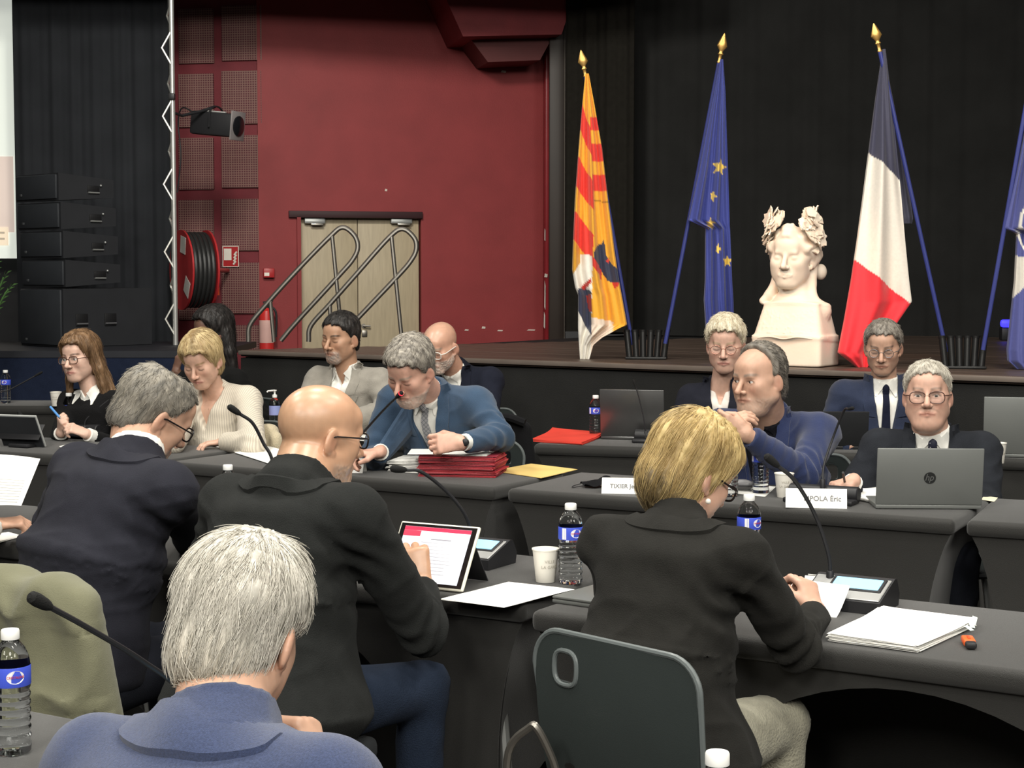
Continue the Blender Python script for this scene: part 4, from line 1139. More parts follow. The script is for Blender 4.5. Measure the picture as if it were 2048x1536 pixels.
# ---- row facing the camera
add('young', 'young woman with long brown hair, glasses and white collar over black sweater', dict(
    neck=atd(186, 783, 8.62), yaw=205, lean=6, fem=1, seed=61, build=1.04,
    head=(atd(160, 718, 8.58), 203, 2, 4, 1.0), skin=(.64, .42, .33), face={'fem': 1, 'eye_open': 1.0}, gaze=(.25, 1, .02), lip=(.42, .14, .13), brow=(.08, .045, .03), lash=(.03, .02, .02),
    hair=[dict(style='long', colors=((.10, .055, .028), (.30, .18, .095)), thick=.022, line=LINE_BOB, top=.75, nape=1.0, ears=0, strands=1700, slen=.09, seg=6, lift=.004, r=.0014, jit=.15, crown=(.01, .0, .15), drop=.9, curl=.3,
               locks=[([(-.078, -.01, .02), (-.098, -.02, -.06), (-.105, -.03, -.14), (-.12, -.035, -.22)], .026, .022), ([(.078, -.01, .02), (.094, -.015, -.05), (.096, -.02, -.11), (.10, -.02, -.17)], .022, .014),
                      ([(-.05, -.07, .0), (-.08, -.08, -.10), (-.13, -.07, -.20), (-.17, -.06, -.27)], .035, .02), ([(.04, -.08, .0), (.03, -.085, -.12), (.0, -.08, -.22)], .05, .035)], rough=.004, grain=(40, 40, 9))],
    glasses=dict(r=.0021, size=(.026, .019), mat=mat('brown_spectacle_frame', (.07, .03, .02), .3)),
    top=dict(name='sweater', mat=cloth('black_knit', (.010, .0098, .0105), .5, 260, .95, .2), fold=.005, vee=(-.035, .045), lapel=0, collar=.004, cuff=.05),
    shirt=dict(e=.004, open=-.02, ow=.03, fw=.014, band_h=.018, over=1), cuffs=WHITE_SHIRT,
    armR=dict(w=atd(122, 866, 8.25), d=(.01, -.05, .10), n=(.6, .4, 0), pose='fist'), armL=dict(w=atd(172, 868, 8.2), d=(-.10, -.03, .05), n=(-.2, .5, -.8), pose='curl')))

add('bob', 'woman with blonde bob and wide-collared striped cream blouse looking down', dict(
    neck=atd(432, 778, 8.2), yaw=205, lean=10, fem=1, seed=71, build=1.12, sw=.165,
    head=(atd(404, 723, 8.1), 196, 24, 3, 1.03), skin=(.60, .37, .275), face={'fem': 1}, lip=(.42, .17, .15), brow=(.25, .16, .08),
    hair=[dict(style='bob', colors=((.34, .23, .11), (.70, .55, .30)), thick=.022, line=LINE_BOB, top=.7, nape=.9, ears=0, strands=1500, slen=.10, seg=6, lift=.003, r=.0014, jit=.12, crown=(.025, -.01, .15), drop=.9, curl=.2,
               blobs=[((-.035, .07, .062), (.045, .026, .032))], root_col=(.16, .10, .05), rough=.003, grain=(42, 42, 9))],
    top=dict(name='blouse', mat=stripe_cloth('striped_cream_blouse', (.66, .60, .50), (.47, .42, .35), 28, axis_rot=20), fold=.006, vee=(-.17, .062), lapel=0, collar=.012, loose=.008, cuff=.03),
    armL=dict(w=at(446, 884, .775), e=at(505, 888, .78), d=(-.12, -.03, -.01), n=(0, 0, -1), pose='relax'), armR=dict(w=at(350, 890, .78), hide=1)))

add('grey_jacket', 'man with dark hair and grey beard in a pale grey jacket, eyes lowered', dict(
    neck=atd(697, 742, 8.75), yaw=206, lean=8, seed=81, build=1.06,
    head=(atd(681, 678, 8.7), 213, 6, -2, 1.04), skin=(.44, .255, .165), face={'nose': 1.15}, brow=(.025, .02, .018), beard=((.26, .25, .24), .85, -.047, 'goatee'),
    hair=[dict(style='crop', colors=((.012, .011, .011), (.05, .045, .042)), thick=.013, line=LINE_MAN, strands=900, slen=.025, seg=3, lift=.003, r=.0014, rough=.002, top=.9)],
    top=dict(mat=cloth('pale_grey_linen', (.29, .27, .235), .4, 300, .85, .15), vee=(-.26, .062), fold=.008, cuff=.03), shirt=dict(e=-.004, open=-.07, ow=.04, fw=.018),
    armR=dict(w=atd(590, 838, 8.45), pose='relax'), armL=dict(w=atd(690, 838, 8.40), e=atd(772, 822, 8.55), d=(-.13, .0, -.01), pose='flat')))

add('speaker', 'grey-haired man in a blue suit and checked tie leaning over papers at a microphone', dict(
    neck=atd(862, 784, 7.06), yaw=207, lean=33, side=0, seed=91, build=1.10,
    head=(atd(821, 743, 6.84), 212, 30, -6, 1.06), skin=(.60, .345, .26), face={'heavy': .3, 'nose': 1.15}, brow=(.30, .24, .19), beard=((.52, .47, .41), .7, -.056),
    hair=[dict(style='crop', colors=((.14, .125, .11), (.44, .40, .34)), thick=.016, line=LINE_MAN, strands=1500, slen=.035, seg=4, lift=.004, r=.0013, jit=.35, rough=.003, top=1.0, curl=.4, blobs=[((0, .05, .095), (.055, .045, .028))])],
    top=dict(mat=cloth('blue_suit_wool', (.036, .066, .115), .35, 420, .8, .2), vee=(-.34, .066), fold=.010, cuff=.048, vox=.008), shirt=dict(e=-.004), cuffs=WHITE_SHIRT,
    tie=dict(mat=check_cloth('checked_grey_tie', (.30, .30, .31), (.10, .11, .13), 75), len=.40),
    armR=dict(w=atd(762, 903, 6.85), d=(-.12, -.02, -.01), n=(0, 0, -1), pose='curl'), armL=dict(w=atd(922, 886, 6.68), e=atd(1000, 872, 6.86), d=(-.12, -.03, .0), n=(-.1, .9, -.3), pose='curl'), hand=1.12))

add('bald_mask', 'bald man with white beard and pale spectacle arms bowed behind the man in blue', dict(
    neck=atd(912, 742, 8.95), yaw=200, lean=20, seed=101, build=1.06, shiny=1,
    head=(atd(880, 694, 8.8), 208, 22, -4, 1.08), skin=(.60, .35, .25), beard=((.62, .58, .52), .85, -.03), brow=(.3, .25, .2),
    glasses=dict(r=.0028, mat=mat('pale_spectacle_frame', (.75, .72, .66), .4)),
    top=dict(mat=cloth('dark_navy_suit', (.014, .016, .026), .3, 420), vee=(-.25, .06), fold=.006, cuff=.03), shirt=dict(e=-.004),
    armR=dict(w=(-.62, 8.62, .80), hide=1), armL=dict(w=(-.30, 8.55, .80), hide=1)))

add('platinum', 'woman with short platinum hair, round glasses and dark blazer over pale top', dict(
    neck=atd(1441, 772, 8.38), yaw=188, lean=4, fem=1, seed=111, build=1.04,
    head=(atd(1451, 692, 8.3), 193, 8, 0, 1.09), skin=(.60, .375, .29), face={'fem': 1}, brow=(.35, .26, .17), lip=(.45, .19, .17),
    hair=[dict(style='crop', colors=((.50, .43, .30), (.85, .78, .62)), thick=.017, line=LINE_MAN, strands=1500, slen=.035, seg=4, lift=.004, r=.0014, jit=.3, rough=.003, top=1.1, blobs=[((0, .045, .098), (.055, .045, .028))])],
    glasses=dict(r=.0018, size=(.024, .020), pow=2.0, mat=mat('rose_gold_frame', (.45, .22, .16), .3, .6)),
    top=dict(mat=cloth('charcoal_blazer', (.017, .018, .026), .3, 420), vee=(-.30, .052), fold=.006, cuff=.03), shirt=dict(e=-.002, open=-.09, ow=.042, flaps=0, band=0, mat=cloth('pale_top', (.70, .65, .60), .2)),
    armR=dict(w=atd(1400, 880, 8.1), hide=1), armL=dict(w=atd(1480, 880, 8.1), hide=1)))

add('blazer', 'balding man in a bright navy blazer and black shirt with clasped hands', dict(
    neck=atd(1536, 836, 6.62), yaw=214, lean=18, seed=121, build=1.14, belly=.03, sw=.19,
    head=(atd(1517, 760, 6.48), 228, 4, 0, 1.08), skin=(.52, .315, .225), face={'heavy': .9, 'jaw': 1.08, 'eye_open': .75, 'nose': 1.2}, gaze=(.2, 1, 0), neckr=1.2, brow=(.22, .18, .15), lash=(.08, .05, .04), beard=((.46, .40, .34), .32, -.050),
    hair=[dict(style='crop', colors=((.10, .09, .08), (.28, .25, .21)), thick=.014, line=[(-.095, -.12), (-.075, -.065), (-.035, -.032), (.0, .005), (.03, .012), (.055, .008), (.08, .012), (.10, .02), (.13, .03)],
               strands=1300, slen=.045, seg=4, lift=.003, r=.0012, jit=.2, rough=.002, top=.6, nape=1.2, flow=lambda l: np.stack([l[:, 0] * .3, np.full(len(l), -1.0), -.3 + 0 * l[:, 0]], 1))],
    top=dict(mat=cloth('bright_navy_blazer', (.020, .030, .085), .35, 400, .8, .25), vee=(-.36, .075), fold=.011, cuff=.035, vox=.008), shirt=dict(e=-.002, mat=cloth('black_shirt', (.010, .010, .013), .2), open=-.05, ow=.04, fw=.02),
    armR=dict(w=atd(1432, 862, 6.22), d=(.10, -.02, .06), n=(.4, .3, -.7), pose='relax', pole=(-.2, .4, -1)), armL=dict(w=atd(1492, 868, 6.16), e=atd(1606, 950, 6.28), d=(-.10, -.01, .045), n=(-.2, .9, .1), pose='curl'), hand=1.1))

add('thin', 'thin man in a dark blue suit, dark tie and round glasses looking down', dict(
    neck=atd(1768, 768, 8.08), yaw=186, lean=3, seed=131, build=1.06,
    head=(atd(1766, 696, 8.02), 197, 13, 0, 1.03), skin=(.50, .305, .22), face={'jaw': .94, 'nose': 1.1}, brow=(.10, .075, .06),
    hair=[dict(style='crop', colors=((.13, .115, .10), (.33, .30, .26)), thick=.012, line=LINE_MAN, temple=.010, strands=1200, slen=.03, seg=4, lift=.004, r=.0014, jit=.35, rough=.002)],
    glasses=dict(r=.0016, size=(.022, .019), pow=2.0, mat=mat('thin_steel_frame', (.18, .18, .19), .3, .6)),
    top=dict(mat=cloth('dark_blue_suit', (.022, .030, .060), .35, 420), vee=(-.36, .062), fold=.007, cuff=.03), shirt=dict(e=-.004), tie=dict(mat=cloth('navy_tie', (.012, .014, .028), .2), len=.40),
    armR=dict(w=atd(1700, 892, 7.85), hide=1), armL=dict(w=atd(1830, 892, 7.8), hide=1)))

add('laptop_man', 'grey-haired man in a charcoal suit with large glasses behind the open grey laptop', dict(
    neck=atd(1862, 872, 6.32), yaw=190, lean=6, seed=141, build=1.08, belly=.02, sw=.18,
    head=(atd(1855, 793, 6.26), 195, -4, 1, 1.03), skin=(.57, .345, .26), face={'heavy': .5, 'jaw': 1.04, 'eye_open': .6}, gaze=(0, 1, -.1), lash=(.10, .07, .06), neckr=1.12, brow=(.17, .13, .105), browa=.7,
    hair=[dict(style='crop', colors=((.32, .29, .24), (.62, .58, .50)), thick=.011, line=LINE_MAN, strands=1500, slen=.03, seg=4, lift=.003, r=.0013, jit=.2, rough=.0015)],
    glasses=dict(r=.0022, size=(.0285, .0215), pow=2.6, z=-.004, mat=mat('brown_round_frame', (.09, .045, .035), .3)),
    top=dict(mat=cloth('charcoal_suit', (.020, .022, .027), .35, 420), vee=(-.36, .066), fold=.008, cuff=.048, vox=.008), shirt=dict(e=-.004), cuffs=WHITE_SHIRT,
    tie=dict(mat=check_cloth('dotted_navy_tie', (.02, .022, .04), (.55, .55, .58), 85, 45, 'dots', .22), len=.40),
    armR=dict(w=atd(1708, 960, 6.12), d=(-.09, -.04, -.02), n=(.3, .2, -.8), pose='curl'), armL=dict(w=at(1900, 975, .79), hide=1)))

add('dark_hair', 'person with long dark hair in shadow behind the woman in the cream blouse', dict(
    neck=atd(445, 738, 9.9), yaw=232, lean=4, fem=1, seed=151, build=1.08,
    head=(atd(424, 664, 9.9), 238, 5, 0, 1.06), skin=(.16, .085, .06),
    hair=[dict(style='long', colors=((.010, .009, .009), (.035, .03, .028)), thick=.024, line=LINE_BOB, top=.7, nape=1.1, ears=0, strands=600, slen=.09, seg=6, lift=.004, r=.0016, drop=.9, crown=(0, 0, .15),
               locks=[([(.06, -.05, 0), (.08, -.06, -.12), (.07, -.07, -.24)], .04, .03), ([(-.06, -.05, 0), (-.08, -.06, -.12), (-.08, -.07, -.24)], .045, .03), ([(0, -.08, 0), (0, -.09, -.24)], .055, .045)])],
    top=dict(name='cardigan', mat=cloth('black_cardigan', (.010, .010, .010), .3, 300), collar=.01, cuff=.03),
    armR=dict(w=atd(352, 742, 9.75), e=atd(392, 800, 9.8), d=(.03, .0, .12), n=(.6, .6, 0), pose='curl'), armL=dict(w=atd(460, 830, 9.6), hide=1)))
# ------------------------------------------------------------------ things on the tables
def T_(px, py, dz=0.001): p = at(px, py, TOP + dz); return p
PET = mat('clear_bottle_plastic', (.93, .96, .97), .06, trans=1.0, ior=1.30, var=.01, spec=.5)
CAPM = mat('white_bottle_cap', (.82, .82, .80), .4, var=.02)
LABEL_BLUE = mat('blue_bottle_label', (.06, .10, .62), .35, var=.05)
LABEL_WHITE = mat('white_label_print', (.82, .82, .86), .4, var=.02)
LABEL_RED = mat('red_label_print', (.6, .06, .08), .4)
def bend(g, r, z):
    v = np.asarray(g[0]); a = v[:, 0] / r - math.pi / 2
    return np.stack([(r + v[:, 2]) * np.cos(a), (r + v[:, 2]) * np.sin(a), z + v[:, 1]], 1), g[1]
_prof = [(.026, 0), (.0315, .004), (.0325, .012)]
for i in range(7):
    z = .018 + i * .0145; _prof += [(.0325, z), (.0305, z + .004), (.0305, z + .007), (.0325, z + .011)]
_prof += [(.0325, .122), (.0322, .152), (.0325, .158), (.030, .170), (.024, .184), (.016, .194), (.0135, .197), (.0135, .202)]
def bottle_proto():
    t = thing('water_bottle', 'x', 'bottle')
    obj('bottle_body', glathe(_prof, 28), PET, t, smooth=50)
    lb = obj('label', glathe([(.0331, .120), (.0335, .121), (.0335, .153), (.0331, .154)], 32, cap=False), LABEL_BLUE, t)
    el = [(.0155 * math.cos(a), .0115 * math.sin(a)) for a in np.linspace(0, 2 * math.pi, 24, endpoint=False)]
    pl = gprism(el, .0004); obj('label_oval', bend(pl, .0336, .138), LABEL_WHITE, lb, smooth=0)
    obj('lettering', bend(text_geo('CRISTALINE', .0058, .0002), .0342, .138), LABEL_RED, lb, smooth=0)
    obj('label_stripe', bend(move(gbox(.012, .03, .0004), (-.034, 0, .0002)), .0336, .137), LABEL_WHITE, lb, smooth=0)
    obj('cap', glathe([(.0155, .199), (.0158, .2), (.0158, .213), (.0145, .2155), (.0005, .216)], 24), CAPM, t)
    return t
_bp = bottle_proto(); _first = [True]
def use(proto, flag, loc, rz, label, group=None, sc=1.0):
    o = proto if flag[0] else copy_tree(proto); flag[0] = False
    o.location = tuple(loc); o.rotation_euler = (0, 0, R(rz)); o['label'] = label; o.scale = (sc, sc, sc)
    if group: o['group'] = group
    return o
for (p, rz, lab) in [
    (T_(1141, 1166), 25, 'half litre water bottle next to the paper cup by the tablet'),
    (T_(1521, 986), -15, 'half litre water bottle between the grey remote and a paper cup'),
    (T_(25, 1505), 30, 'large looking water bottle at the near picture corner before the olive coat'),
    (V3(.262, 2.07, TOP + .001), 0, 'water bottle of which only the white cap shows at the lower picture edge'),
    (T_(139, 868), 10, 'water bottle before the young woman with long brown hair'),
    (T_(1191, 874), 0, 'water bottle half hidden beside the laptop with red reflection'),
    (T_(1497, 1142), 40, 'water bottle half hidden by the shoulder of the blonde writer'),
    (T_(457, 1062), 0, 'water bottle of which the cap shows over the shoulder of the bald man'),
    (T_(1459, 992), 0, 'water bottle half hidden by the blonde writer, left of the grey remote'),
]: use(_bp, _first, p, rz, lab, 'small water bottles on the tables')

CUPM = mat('white_paper_cup', (.78, .75, .68), .6, var=.03)
def cup_proto():
    t = thing('paper_cup', 'x', 'cup')
    obj('cup_wall', glathe([(.0255, 0), (.0260, .001), (.0355, .088), (.0340, .088), (.0250, .006), (.0005, .005)], 28), CUPM, t)
    obj('rim', glathe([(.0352, .086), (.0372, .087), (.0372, .0905), (.0345, .091), (.0345, .087)], 28), CUPM, t)
    v, f = join(move(text_geo('VILLE', .0115, .0002), (.0, .010, 0)), move(text_geo('LA GARDE', .0115, .0002), (.004, -.005, 0)))
    a = v[:, 0] / .031 - math.pi / 2; rr = .0318 + (v[:, 1] + .048 - .045) * .108 + v[:, 2]
    obj('lettering', (np.stack([rr * np.cos(a), rr * np.sin(a), .048 + v[:, 1]], 1), f), mat('pale_print', (.45, .42, .36), .6), t, smooth=0)
    return t
_cp_ = cup_proto(); _cf = [True]
for (p, rz, lab) in [(T_(1091, 1163), 20, 'white paper cup beside the water bottle near the tablet'), (T_(1568, 994), 0, 'white paper cup standing behind a printed name card'),
                     (T_(1996, 926, .001), 0, 'white paper cup at the far picture edge above the grey laptop'), (T_(112, 812), 0, 'white paper cup beside the young woman in the black sweater'),
                     ]: use(_cp_, _cf, p, rz, lab, 'white paper cups')

SILVER = mat('silver_panel', (.55, .55, .54), .3, .6)
BLUE_SCREEN = mat('lit_blue_screen', (.25, .55, .8), .3, emit=(.24, .60, .95), estr=.9, var=.05)
def gooseneck(pts, head_dir=None, r=.0052, tip=.0095):
    P = spline(pts, 10); e = P[-1]; d = P[-1] - P[-2]; d = d / np.linalg.norm(d)
    g1 = gtube(P, r, 8)
    g2 = gtube([e - d * .002, e + d * .004, e + d * .012, e + d * .030, e + d * .042, e + d * .047], [.005, tip * .8, tip, tip * 1.15, tip, tip * .45], 12)
    return g1, g2, e, d
def mic(label, base, rz, pts, screen=True, w=.17, ring=False, body='wedge', r=.0052, tip=.0095):
    """discussion unit; pts = gooseneck points in world metres from socket to tip"""
    base = V3(*base); t = thing('microphone_unit', label, 'microphone', base, rz)
    c, s = math.cos(R(-rz)), math.sin(R(-rz)); M = np.array([[c, -s, 0], [s, c, 0], [0, 0, 1]])
    if body == 'wedge':
        prof = [(-.075, 0), (.075, 0), (.082, .03), (.06, .068), (.045, .07), (-.075, .028)]
        g = gprism(prof, w, -w / 2); v = np.asarray(g[0])[:, [2, 0, 1]]
        obj('housing', (v, g[1]), BLACK_PLASTIC, t, smooth=20)
        sl = math.atan2(.042, .12)
        def top(x0, x1, y0, y1, th, nm, m):
            gg = gbox(x1 - x0, (y1 - y0), th, bev=.002, seg=1); gg = rot(gg, math.degrees(sl)); ym = (y0 + y1) / 2
            return obj(nm, move(gg, ((x0 + x1) / 2, ym, .028 + (ym + .075) * .35 + th / 2)), m, t)
        top(-w / 2 + .004, w / 2 - .004, -.072, .035, .003, 'top_panel', SILVER)
        if screen:
            top(-w / 2 + .05, w / 2 - .012, -.035, .03, .006, 'bezel', BLACK_PLASTIC); top(-w / 2 + .058, w / 2 - .02, -.028, .024, .0075, 'display', BLUE_SCREEN)
    else:
        obj('housing', join(move(rot(glathe([(.001, -w / 2), (.026, -w / 2), (.03, -w / 2 + .004), (.03, w / 2 - .004), (.026, w / 2), (.001, w / 2)], 20), 0, 90), (0, .02, .031)),
                            gbox(w, .10, .018, (0, -.02, .009), .006)), BLACK_PLASTIC, t)
    lp = [(M @ (V3(*p) - base)) for p in pts]
    g1, g2, e, d = gooseneck(lp, r=r, tip=tip)
    gn = obj('gooseneck', g1, BLACK_PLASTIC, t); obj('socket', glathe([(.010, 0), (.010, .03), (.0075, .034)], 12), BLACK_PLASTIC, t, loc=tuple(lp[0] - V3(0, 0, .01)))
    obj('microphone_head', g2, mat('black_foam', (.008, .008, .008), .9, bump=.4, bscale=600), gn)
    if ring: obj('light_ring', gtube([e + d * .034, e + d * .040], .0112, 14), mat('red_light_ring', (.5, .02, .03), .3, emit=(.9, .04, .07), estr=1.0), gn)
    return t
def lift(p, h): return V3(p[0], p[1], p[2] + h)
# unit beside the tablet
b = T_(955, 1128); tip = [lift(b, .05) + n31 * .07, atd(935, 1040, b[1]), atd(900, 990, b[1] - .02), atd(845, 945, b[1] - .06), atd(812, 940, b[1] - .08)]
tip[0] = atd(944, 1098, b[1] + .03)
mic('black conference microphone unit with blue screen behind the tablet', b, -31, tip, w=.165)
b = T_(1700, 1212); so_ = atd(1660, 1160, b[1] + .05)
mic('black conference microphone unit with blue screen before the blonde writer', b, -31, [so_, atd(1657, 1110, so_[1]), atd(1630, 1030, so_[1]), atd(1590, 962, so_[1] - .04), atd(1556, 932, so_[1] - .06)], w=.20)
b = T_(545, 1080); so_ = lift(b, .06)
mic('black microphone bent over behind the bald head, near the cream blouse', b, -31, [so_, atd(546, 930, b[1]), atd(526, 885, b[1]), atd(505, 846, b[1] - .02), atd(480, 828, b[1] - .04)], w=.165)
b = V3(-.52, 2.62, TOP + .001); so_ = lift(b, .06)
mic('black microphone reaching over the olive coat at the near table', b, -31, [so_, atd(360, 1385, 2.66), atd(285, 1322, 2.60), atd(180, 1258, 2.52), atd(100, 1214, 2.45)], w=.165, r=.0045, tip=.0095)
b = T_(735, 936); so_ = lift(b, .06) + V3(-.02, .0, 0)
mic('microphone with a glowing red ring at the mouth of the man in blue', b, -31, [so_, atd(712, 885, 6.85), atd(740, 850, 6.8), atd(772, 815, 6.72), atd(793, 795, 6.66)], w=.15, ring=True, body='bar', r=.005)
b = T_(1645, 1004); so_ = lift(b, .06)
mic('slim microphone on a bar unit behind the printed card near the charcoal suit', b, -28, [so_, atd(1648, 930, b[1] + .03), atd(1668, 870, b[1] + .05), atd(1688, 822, b[1] + .02), atd(1698, 818, b[1] - .03)], w=.26, body='bar', r=.0045, tip=.006)
b = T_(170, 872); so_ = lift(b, .03)
mic('slim microphone slanting up between the young woman and the navy suit', b, -26, [so_, atd(172, 840, b[1]), atd(195, 818, b[1]), atd(215, 802, b[1]), atd(226, 795, b[1])], w=.15, body='bar', r=.004, tip=.006)
b = T_(-20, 862); so_ = lift(b, .03)
mic('slim microphone slanting in from the picture edge before the navy skirt', b, -26, [so_, atd(-10, 792, b[1]), atd(20, 779, b[1]), atd(50, 763, b[1]), atd(70, 752, b[1])], w=.15, body='bar', r=.004, tip=.006)
b = T_(55, 893); so_ = lift(b, .03)
mic('slim microphone rising behind the propped dark tablet', b, -26, [so_, atd(54, 875, b[1]), atd(53, 860, b[1]), atd(50, 845, b[1]), atd(46, 838, b[1])], w=.12, body='bar', r=.0045, tip=.009)
b = T_(1292, 884); so_ = lift(b, .03)
mic('thin microphone standing before the laptop with red reflection', b, -15, [so_, atd(1288, 840, b[1]), atd(1281, 808, b[1]), atd(1275, 785, b[1]), atd(1272, 776, b[1])], w=.12, body='bar', r=.0032, tip=.005)

# ---- laptops and tablets
LAP = mat('grey_laptop_shell', (.19, .198, .19), .38, .35, var=.04, spec=.5)
LAP_DARK = mat('dark_laptop_shell', (.025, .026, .028), .35, .2)
def laptop(label, hinge, yaw, w=.36, d=.24, h=.225, open_=105, m=None, logo=False):
    m = m or LAP; t = thing('laptop', label, 'laptop', hinge, -yaw)
    obj('base', gbox(w, d, .016, (0, d / 2, .009), .004), m, t)
    obj('keyboard', gbox(w * .86, d * .42, .002, (0, d * .36, .0175)), BLACK_PLASTIC, t)
    a = open_ - 90; lg = move(rot(gbox(w, .008, h, (0, 0, h / 2), .0035), a), (0, .0, .016))
    ld = obj('lid', lg, m, t)
    obj('screen', move(rot(gbox(w * .95, .001, h * .92, (0, .0045, h / 2)), a), (0, 0, .016)), mat('laptop_screen', (.02, .03, .05), .2, emit=(.5, .6, .75), estr=.25), ld)
    if logo:
        ring = [(.021 * math.cos(q), .021 * math.sin(q)) for q in np.linspace(0, 2 * math.pi, 28, endpoint=False)]
        LG = mat('dark_logo', (.05, .052, .052), .25, .6)
        gd = gprism(ring, .0008); v = np.asarray(gd[0])[:, [0, 2, 1]] * V3(1, -1, 1) + V3(0, -.0042, h * .48)
        lo_ = obj('logo_disc', move(rot((v, gd[1]), a), (0, 0, .016)), LG, ld, smooth=0)
        tg = text_geo('hp', .034, .0005); v = np.asarray(tg[0]); v = np.stack([v[:, 0] * .9 + v[:, 1] * .25, -.0056 - v[:, 2], v[:, 1] + h * .48 + .001], 1)
        obj('lettering', move(rot((v, tg[1]), a), (0, 0, .016)), mat('logo_letters', (.2, .205, .2), .3, .5), lo_, smooth=0)
    return t
p = at(1857, 1019, TOP); laptop('open grey laptop with a round logo on its lid before the charcoal suit', (p[0], p[1], TOP + .001), 3, .372, .23, .205, 97, logo=True)
p = at(1265, 880, TOP); laptop('open grey laptop with a red reflection on its lid near the stage', (p[0], p[1], TOP + .001), 12, .325, .17, .245, 100, mat('satin_laptop_shell', (.20, .20, .20), .30, .85))
p = at(2050, 916, TOP); laptop('open grey laptop cut off by the picture edge near the stage', (p[0], p[1], TOP + .001), 14, .37, .17, .265, 98)
p = at(1665, 899, TOP); laptop('open black laptop between the bright navy blazer and the thin man', (p[0], p[1], TOP + .001), 4, .33, .18, .175, 105, LAP_DARK)
t = thing('laptop', 'closed grey laptop lying by the blonde writer at the table corner', 'laptop', at(1168, 1216, TOP + .001), -31)
obj('base', gbox(.33, .23, .010, (.02, .0, .005), .003), LAP, t); obj('lid', gbox(.33, .23, .007, (.02, .0, .0145), .003), LAP, t)
obj('stylus_tab', gbox(.012, .02, .003, (-.08, .06, .019), .001), LAP_DARK, t)
t.rotation_euler = (0, 0, R(-36)); t.location = tuple(at(1250, 1204, TOP + .001))

def tablet(label, pos, yaw, tilt, w, h, frame_m, content=True, stand=True):
    """bottom edge centre at pos; screen looks towards -Y of the local frame"""
    t = thing('tablet', label, 'tablet', pos, -yaw)
    E = lambda g: move(rot(g, -tilt), (0, 0, .004))
    bd = obj('case', E(gbox(w, .010, h, (0, .006, h / 2), .0045, 3)), frame_m, t)
    obj('glass', E(gbox(w - .012, .002, h - .012, (0, .0005, h / 2))), mat('black_tablet_glass', (.012, .010, .010), .12), t)
    if content:
        SW, SH = w - .040, h - .028
        def lit(nm, c, x, z, ww, hh, y, par, e=.55): return obj(nm, E(gbox(ww, .0004, hh, (x, y, z))), mat('lit_' + nm + str(c), c, .3, emit=c, estr=e * .55, var=.02), par, smooth=0)
        s = lit('screen', (.72, .74, .86), 0, h / 2, SW, SH, -.0008, t)
        lit('page', (.86, .87, .93), .018, h / 2 - .004, SW * .80, SH - .010, -.0012, s, .6)
        lit('red_bar', (.62, .03, .08), 0, h - .014 - .006, SW, .011, -.0014, s)
        lit('red_block', (.62, .05, .10), -SW / 2 + SW * .13, h - .014 - .020, SW * .26, .016, -.0014, s)
        for i in range(11):
            z = h - .048 - i * .0098; ww = SW * (.30 if i == 0 else random.uniform(.42, .62))
            lit('text_line', (.50, .50, .55) if i else (.3, .3, .34), .018 + (0 if i == 0 else -.3 * (SW * .62 - ww)), z, ww, .0022 if i else .0034, -.0017, s, .25)
    if stand:
        obj('stand_flap', (np.array([(-w * .42, .020, h * .60), (w * .42, .020, h * .60), (w * .40, h * .55, .0), (-w * .40, h * .55, .0), (-w * .42, .024, h * .60), (w * .42, .024, h * .60), (w * .40, h * .55 + .004, .0), (-w * .40, h * .55 + .004, .0)]) + V3(0, h * .44, 0),
                          [(0, 1, 2, 3), (7, 6, 5, 4), (0, 4, 5, 1), (1, 5, 6, 2), (2, 6, 7, 3), (3, 7, 4, 0)]), BLACK_PLASTIC, t, smooth=0)
    return t
tablet('upright tablet showing a document with a red banner, touched by the bald man', at(843, 1178, TOP + .002), 28, 32, .245, .185, mat('cream_tablet_case', (.72, .70, .60), .4))
t = tablet('propped dark tablet in a pale frame before the young woman', at(52, 892, TOP + .002), 200, 26, .245, .175, mat('pale_tablet_edge', (.42, .43, .42), .4), False, False)
obj('cover', rot(gbox(.235, .004, .165, (0, .0135, .09)), -26), mat('dark_tablet_cover', (.03, .032, .036), .5), t); obj('stand_flap', rot(gbox(.24, .004, .09, (0, .075, .035), .002), 38), BLACK_PLASTIC, t)
t = tablet('small tablet with a white edge before the platinum-haired woman', at(1396, 890, TOP + .002), 190, 20, .20, .15, WHITE_PLASTIC, False, False)

# ---- papers
def quadpaper(name, label, pts, m=None, n=1, th=.0004, z0=.001, group=None, curl=0.0, cat='paper'):
    """pts: 4 table-plane pixels"""
    W = [at(px, py, TOP + z0) for px, py in pts]; c = np.mean(W, 0); t = thing(name, label, cat, c, 0, group); m = m or PAPER
    for i in range(n):
        g = np.random.default_rng(i + len(label)); j = g.normal(size=3) * .004 * (i > 0); j[2] = 0; ang = g.normal() * .02 * (i > 0)
        ca, sa = math.cos(ang), math.sin(ang); U = []
        for a in np.linspace(0, 1, 9):
            row = []
            for b_ in np.linspace(0, 1, 9):
                p = (W[0] * (1 - a) + W[1] * a) * (1 - b_) + (W[3] * (1 - a) + W[2] * a) * b_ - c
                p = V3(ca * p[0] - sa * p[1], sa * p[0] + ca * p[1], 0) + j
                p[2] = i * (th + .0004) + curl * (max(0, a - .6) ** 2 * 4 + max(0, .3 - b_) ** 2 * 2) * (i + 1) / n + .0006 * math.sin(a * 5 + b_ * 3 + i)  + .0007
                row.append(p)
            U.append(row)
        obj('sheet', gsheet(np.array(U), V3(0, 0, th)), m, t)
    return t, W
TEXT_GREY = mat('faint_print', (.55, .54, .52), .7)
